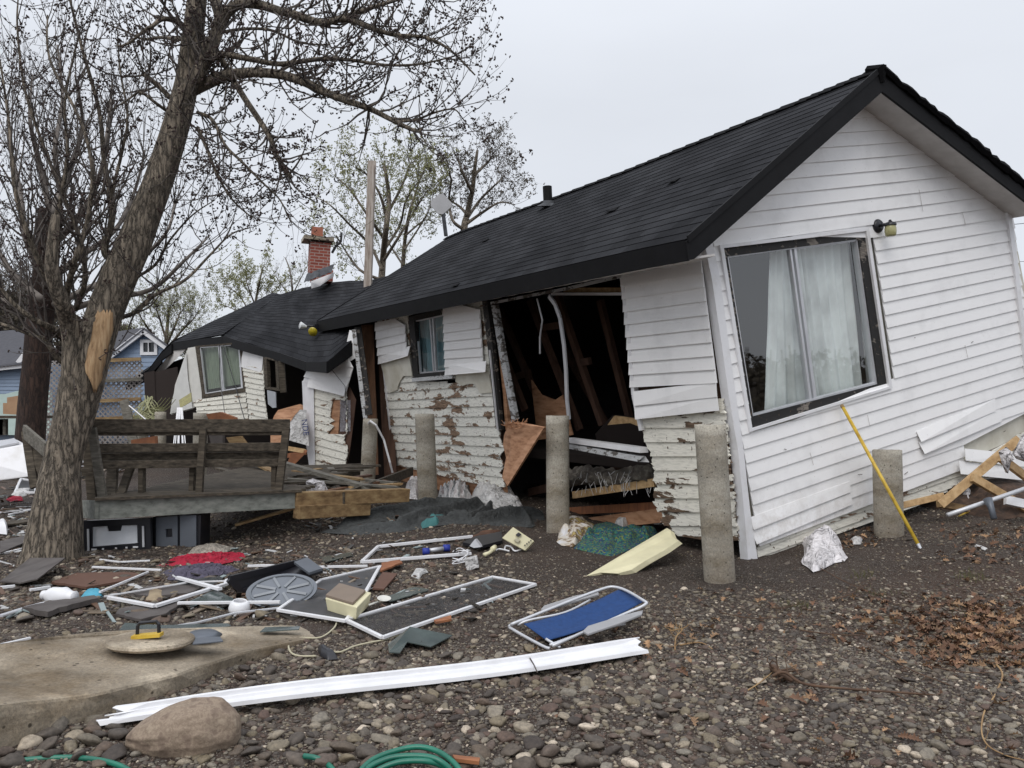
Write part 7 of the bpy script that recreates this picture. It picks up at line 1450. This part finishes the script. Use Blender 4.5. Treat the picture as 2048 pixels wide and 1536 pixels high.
scatter(44000, -5, 5.5, 5.0, 8.6, .004, .012, 1.4, dirt)
scatter(4500, 3.4, 9.5, 4.0, 10, .008, .022, 1.8)
scatter(9000, 4, 10, 3.5, 11, .004, .011, 1.5)
scatter(5000, -7, 0, 6.5, 12, .012, .035, 1.8)
scatter(9000, -7, 6.5, 8, 13, .006, .016, 1.8, dirt)
me = bpy.data.meshes.new('gravel'); me.from_pydata(pts_, [], [])
at = me.attributes.new('scl', 'FLOAT_VECTOR', 'POINT'); at.data.foreach_set('vector', np.array(scl, dtype=np.float32).ravel())
at = me.attributes.new('rot', 'FLOAT_VECTOR', 'POINT'); at.data.foreach_set('vector', np.array(rot, dtype=np.float32).ravel())
gv = bpy.data.objects.new('gravel', me); COL.objects.link(gv); tag(gv, 'fine gravel and small pebbles covering the whole yard', 'gravel', kind='stuff')
ng = bpy.data.node_groups.new('pebbles', 'GeometryNodeTree'); ng.interface.new_socket('Geometry', in_out='INPUT', socket_type='NodeSocketGeometry'); ng.interface.new_socket('Geometry', in_out='OUTPUT', socket_type='NodeSocketGeometry')
gi = ng.nodes.new('NodeGroupInput'); go_ = ng.nodes.new('NodeGroupOutput'); jn = ng.nodes.new('GeometryNodeGeometryToInstance'); last = []
for k in range(7):
    ic = ng.nodes.new('GeometryNodeMeshIcoSphere'); ic.inputs['Radius'].default_value = 1; ic.inputs['Subdivisions'].default_value = 2 if k else 2
    spn = ng.nodes.new('GeometryNodeSetPosition'); nn_ = ng.nodes.new('ShaderNodeTexNoise'); nn_.inputs['Scale'].default_value = 1.1; nn_.noise_dimensions = '4D'; nn_.inputs['W'].default_value = k * 3.7
    ps = ng.nodes.new('GeometryNodeInputPosition'); ng.links.new(ps.outputs[0], nn_.inputs['Vector'])
    vm = ng.nodes.new('ShaderNodeVectorMath'); vm.operation = 'SUBTRACT'; vm.inputs[1].default_value = (.5, .5, .5); ng.links.new(nn_.outputs['Color'], vm.inputs[0]); vs = ng.nodes.new('ShaderNodeVectorMath'); vs.operation = 'SCALE'; vs.inputs['Scale'].default_value = 1.3; ng.links.new(vm.outputs[0], vs.inputs[0])
    ng.links.new(ic.outputs[0], spn.inputs['Geometry']); ng.links.new(vs.outputs[0], spn.inputs['Offset'])
    tf = ng.nodes.new('GeometryNodeTransform'); tf.inputs['Scale'].default_value = (1, .62 + .05 * k, .42 + .04 * (k % 4)); ng.links.new(spn.outputs[0], tf.inputs[0])
    sm = ng.nodes.new('GeometryNodeSetShadeSmooth'); ng.links.new(tf.outputs[0], sm.inputs[0]); st_ = ng.nodes.new('GeometryNodeSetMaterial'); st_.inputs['Material'].default_value = M['stone']; ng.links.new(sm.outputs[0], st_.inputs[0]); last.append(st_)
for s_ in reversed(last): ng.links.new(s_.outputs[0], jn.inputs[0])
ip = ng.nodes.new('GeometryNodeInstanceOnPoints'); ip.inputs['Pick Instance'].default_value = True
ri = ng.nodes.new('FunctionNodeRandomValue'); ri.data_type = 'INT'; ri.inputs['Min'].default_value if 0 else None
for sck in ri.inputs:
    if sck.name == 'Max' and sck.type == 'INT': sck.default_value = 6
    if sck.name == 'Min' and sck.type == 'INT': sck.default_value = 0
def na(nm):
    a = ng.nodes.new('GeometryNodeInputNamedAttribute'); a.data_type = 'FLOAT_VECTOR'; a.inputs[0].default_value = nm; return a.outputs[0]
ng.links.new(gi.outputs[0], ip.inputs['Points']); ng.links.new(jn.outputs[0], ip.inputs['Instance'])
ng.links.new([s_ for s_ in ri.outputs if s_.type == 'INT'][0], ip.inputs['Instance Index']); ng.links.new(na('rot'), ip.inputs['Rotation']); ng.links.new(na('scl'), ip.inputs['Scale'])
ng.links.new(ip.outputs[0], go_.inputs[0]); md_ = gv.modifiers.new('pebbles', 'NODES'); md_.node_group = ng
# leaves
def leaf_mat(name, c):
    m, t, b = nodes(name); oi = N(t, 'ShaderNodeObjectInfo'); n = N(t, 'ShaderNodeTexNoise', i_Scale=6, i_Detail=4); t.links.new(coords(t), n.inputs[0]); r = ramp(t, [(.3, tuple(x * .45 for x in c)), (.5, c), (.7, tuple(x * 1.5 for x in c))], n.outputs[0]); t.links.new(r.outputs[0], b.inputs['Base Color']); b.inputs['Roughness'].default_value = .75; return m
M['leaf'] = leaf_mat('dead_oak_leaf', (.13, .066, .036)); M['leaf2'] = leaf_mat('tan_leaf', (.25, .15, .08))
def leaf_verts(c, s_, az, tilt):
    out = []; rt = Matrix.Rotation(az, 3, 'Z') @ Matrix.Rotation(tilt[0], 3, 'X') @ Matrix.Rotation(tilt[1], 3, 'Y')
    prof = [(0, 0), (.10, .12), (.2, .06), (.3, .26), (.42, .10), (.55, .34), (.66, .13), (.8, .24), (.88, .08), (1, 0)]
    ctr = []
    for x, y in prof: ctr.append((x - .5, 0, .10 * math.sin(x * 3) + .02))
    L_ = [c + rt @ V((x - .5, y, .10 * math.sin(x * 3) + y * y * 2.0 + .03)) * s_ for x, y in prof]; Rr_ = [c + rt @ V((x - .5, -y, .10 * math.sin(x * 3) + y * y * 1.6 + .03)) * s_ for x, y in prof]; Cc = [c + rt @ V(q_) * s_ for q_ in ctr]
    n = len(prof); fs = []
    for i in range(n - 1): fs += [(n + i, n + i + 1, i + 1, i), (2 * n + i, 2 * n + i + 1, n + i + 1, n + i)]
    return L_ + Cc + Rr_, fs
def leafpt(z):
    x0, y0, x1, y1 = z; return G(random.uniform(x0, x1), random.uniform(y0, y1))
q = MB()
for z, n in (((1760, 1195, 2060, 1300), 340), ((1850, 1280, 2060, 1340), 150), ((1400, 1180, 1800, 1280), 60), ((1500, 1300, 2048, 1536), 35), ((1050, 1250, 1400, 1330), 40), ((1650, 1060, 1760, 1100), 60), ((1880, 1050, 2060, 1130), 90)):
    for _ in range(n):
        if n == 340:
            p = G(min(2090, random.gauss(1940, 110)), random.gauss(1250, 28))
        else: p = leafpt(z)
        vs_, fs = leaf_verts(V((p.x, p.y, gfull(p.x, p.y) + random.uniform(.002, .018))), random.uniform(.05, .10), random.uniform(0, 6.3), (random.gauss(0, .4), random.gauss(0, .4))); q.add(vs_, fs)
lit = q.build('leaf_litter', [M['leaf'], M['leaf2']], None)
for i_, p_ in enumerate(lit.data.polygons): p_.material_index = 1 if (i_ // 18) % 3 == 0 else 0
tag(lit, 'matted brown fallen oak leaves at the right and scattered over the gravel', 'leaves', kind='stuff')
lm = []
for k in range(5):
    vs_, fs = leaf_verts(V((0, 0, 0)), 1, 0, (random.gauss(0, .2), random.gauss(0, .2))); me = bpy.data.meshes.new('leaf'); me.from_pydata([tuple(v) for v in vs_], [], fs); me.materials.append(M['leaf2' if k % 2 else 'leaf']); lm.append(me)
for k in range(46):
    px, py = (random.gauss(1920, 90), random.gauss(1255, 35)) if k < 24 else (random.uniform(1040, 2040), random.uniform(1190, 1520)); p = G(min(px, 2045), py); o = bpy.data.objects.new('oak_leaf', random.choice(lm)); COL.objects.link(o); s_ = random.uniform(.055, .10)
    o.location = (p.x, p.y, gfull(p.x, p.y) + .025); o.scale = (s_,) * 3; o.rotation_euler = (random.gauss(0, .4), random.gauss(0, .4), random.uniform(0, 6.3)); tag(o, 'curled tan brown oak leaf lying on the gravel', 'leaf', 'fallen oak leaves')
# dry stems, roots, grass
def scribble(name, mat, pts, r, label, cat, branches=5, bl_=.18):
    s = spline([on(p[0], p[1], (p[2] if len(p) > 2 else .015)) for p in pts], 6); q = MB(); q.tube(s, [r * (1 - .6 * i / len(s)) for i in range(len(s))], 6)
    for _ in range(branches): i = random.randrange(2, len(s) - 1); twig(q, None, s[i], rv(1) + V((0, 0, .1)), random.uniform(.4, 1) * bl_, r * .4, 1, .0, 0, .3)
    return tag(q.build(name, M[mat] if isinstance(mat, str) else mat, None, smooth=True), label, cat)
M['root'] = noisy('dry_root', c2((.13, .075, .045), (.07, .04, .025)), 8, .9); M['straw'] = noisy('straw', c2((.38, .25, .12), (.22, .13, .06)), 8, .85)
scribble('fallen_branch', 'root', [(1545, 1352, .05), (1570, 1345, .08), (1610, 1368, .05), (1700, 1378, .03), (1800, 1385, .03), (1870, 1390, .02)], .010, 'long thin brown branch lying on the gravel at the lower right', 'branch', 10, .2)
scribble('root_clump', 'root', [(1545, 1335, .06), (1565, 1350, .05), (1585, 1362, .03)], .022, 'dark root knot at the left end of the long branch', 'root', 16, .12)
scribble('dry_stem', 'straw', [(1490, 1384), (1520, 1365, .03), (1550, 1340, .04)], .005, 'straw coloured stem crossing the root knot', 'stem', 3, .1)
scribble('vine', 'straw', [(1992, 1328), (2005, 1350), (1990, 1390), (1970, 1420), (1963, 1460), (1975, 1490), (2010, 1510), (2048, 1520)], .006, 'curving straw coloured vine at the lower right corner', 'vine', 5, .12)
scribble('dry_stem', 'straw', [(1350, 1300), (1352, 1275, .04), (1365, 1258, .06), (1340, 1262, .05)], .006, 'dry tan tuft of stems right of the blue chair', 'stem', 16, .14)
scribble('dry_stem', 'straw', [(1360, 1290), (1400, 1285), (1425, 1298)], .006, 'pale root curl right of the blue chair', 'stem', 3, .1)
for k, (a, b) in enumerate([((1440, 1225), (1560, 1235)), ((1600, 1260), (1760, 1268)), ((1630, 1130), (1760, 1190)), ((1750, 1300), (1900, 1370)), ((1540, 1215), (1600, 1205)), ((1660, 1200), (1740, 1165)), ((1850, 1330), (1990, 1345))]):
    scribble('dry_stem', 'root', [a, ((a[0] + b[0]) / 2, (a[1] + b[1]) / 2 + 6, .03), b], .005, ('thin brown stem below the tall front pier', 'brown stem left of the leaf pile', 'brown stem in front of the plastic bag', 'brown stem below the leaf pile', 'short brown stem right of the tall front pier', 'brown stem between bag and leaf pile', 'brown stem under the right part of the leaf pile')[k], 'stem', 8, .16)
q = MB()
gmat = noisy('moss_grass', c2((.10, .10, .03), (.06, .06, .02)), 8, .8)
for (cx_, cy_, n) in ((1590, 1215, 90), (1945, 1155, 90), (1950, 1230, 40), (1730, 1150, 60), (1760, 1190, 40)):
    for _ in range(n):
        p = G(cx_ + random.gauss(0, 18), cy_ + random.gauss(0, 5)); z = gfull(p.x, p.y); a = V((p.x, p.y, z)); t_ = a + V((random.gauss(0, .015), random.gauss(0, .015), random.uniform(.02, .06))); s_ = V((.002, 0, 0)); q.add([a - s_, a + s_, t_], [(0, 1, 2)])
tag(q.build('grass', gmat, None), 'sparse tufts of mossy grass on the dirt', 'grass', kind='stuff')
q = MB()   # small crumbs of wreckage
for _ in range(1500):
    px, py = random.choice([(random.uniform(0, 90), random.uniform(900, 1110)), (random.uniform(0, 700), random.uniform(1105, 1240)), (random.uniform(400, 1000), random.uniform(1080, 1240)), (random.uniform(600, 820), random.uniform(975, 1060))])
    p = G(px, py); s_ = random.choice((random.uniform(.008, .03), random.uniform(.01, .035), random.uniform(.04, .13))); q.box((p.x, p.y, gfull(p.x, p.y) + .012), (rv(), rv(), (0, 0, 1)) if 0 else (V((math.cos(px), math.sin(px), random.gauss(0, .2))), V((-math.sin(px), math.cos(px), 0)), (0, 0, 1)), (s_, s_ * random.uniform(.12, .5) if s_ < .04 else random.uniform(.006, .03), .004))
def crumb():
    m, t, b = nodes('wreckage_crumbs'); v = N(t, 'ShaderNodeTexWhiteNoise'); n = N(t, 'ShaderNodeNewGeometry'); t.links.new(n.outputs['Random Per Island'], v.inputs[0]) if 0 else None
    r = ramp(t, [(0, (.03, .025, .02)), (.35, (.12, .07, .045)), (.6, (.18, .14, .1)), (.78, (.5, .5, .5)), (.9, (.25, .3, .3))], n.outputs['Random Per Island'], 'CONSTANT'); t.links.new(r.outputs[0], b.inputs['Base Color']); return m
tag(q.build('debris_crumbs', crumb(), None), 'small splinters and flakes of wreckage strewn over the stones', 'debris', kind='stuff')
q = MB()   # shredded brushwood far left yard
for _ in range(260):
    p = G(random.uniform(0, 260), random.uniform(862, 960)); d = V((random.gauss(0, 1), random.gauss(0, 1), random.gauss(0, .15))).normalized() * random.uniform(.1, .5); c = V((p.x, p.y, g(p.x, p.y) + random.uniform(.02, .25))); q.bar(c - d, c + d, .05, .02)
tag(q.build('scattered_boards', crumb(), None), 'jumble of broken boards in the yard behind the maple', 'debris', kind='stuff')
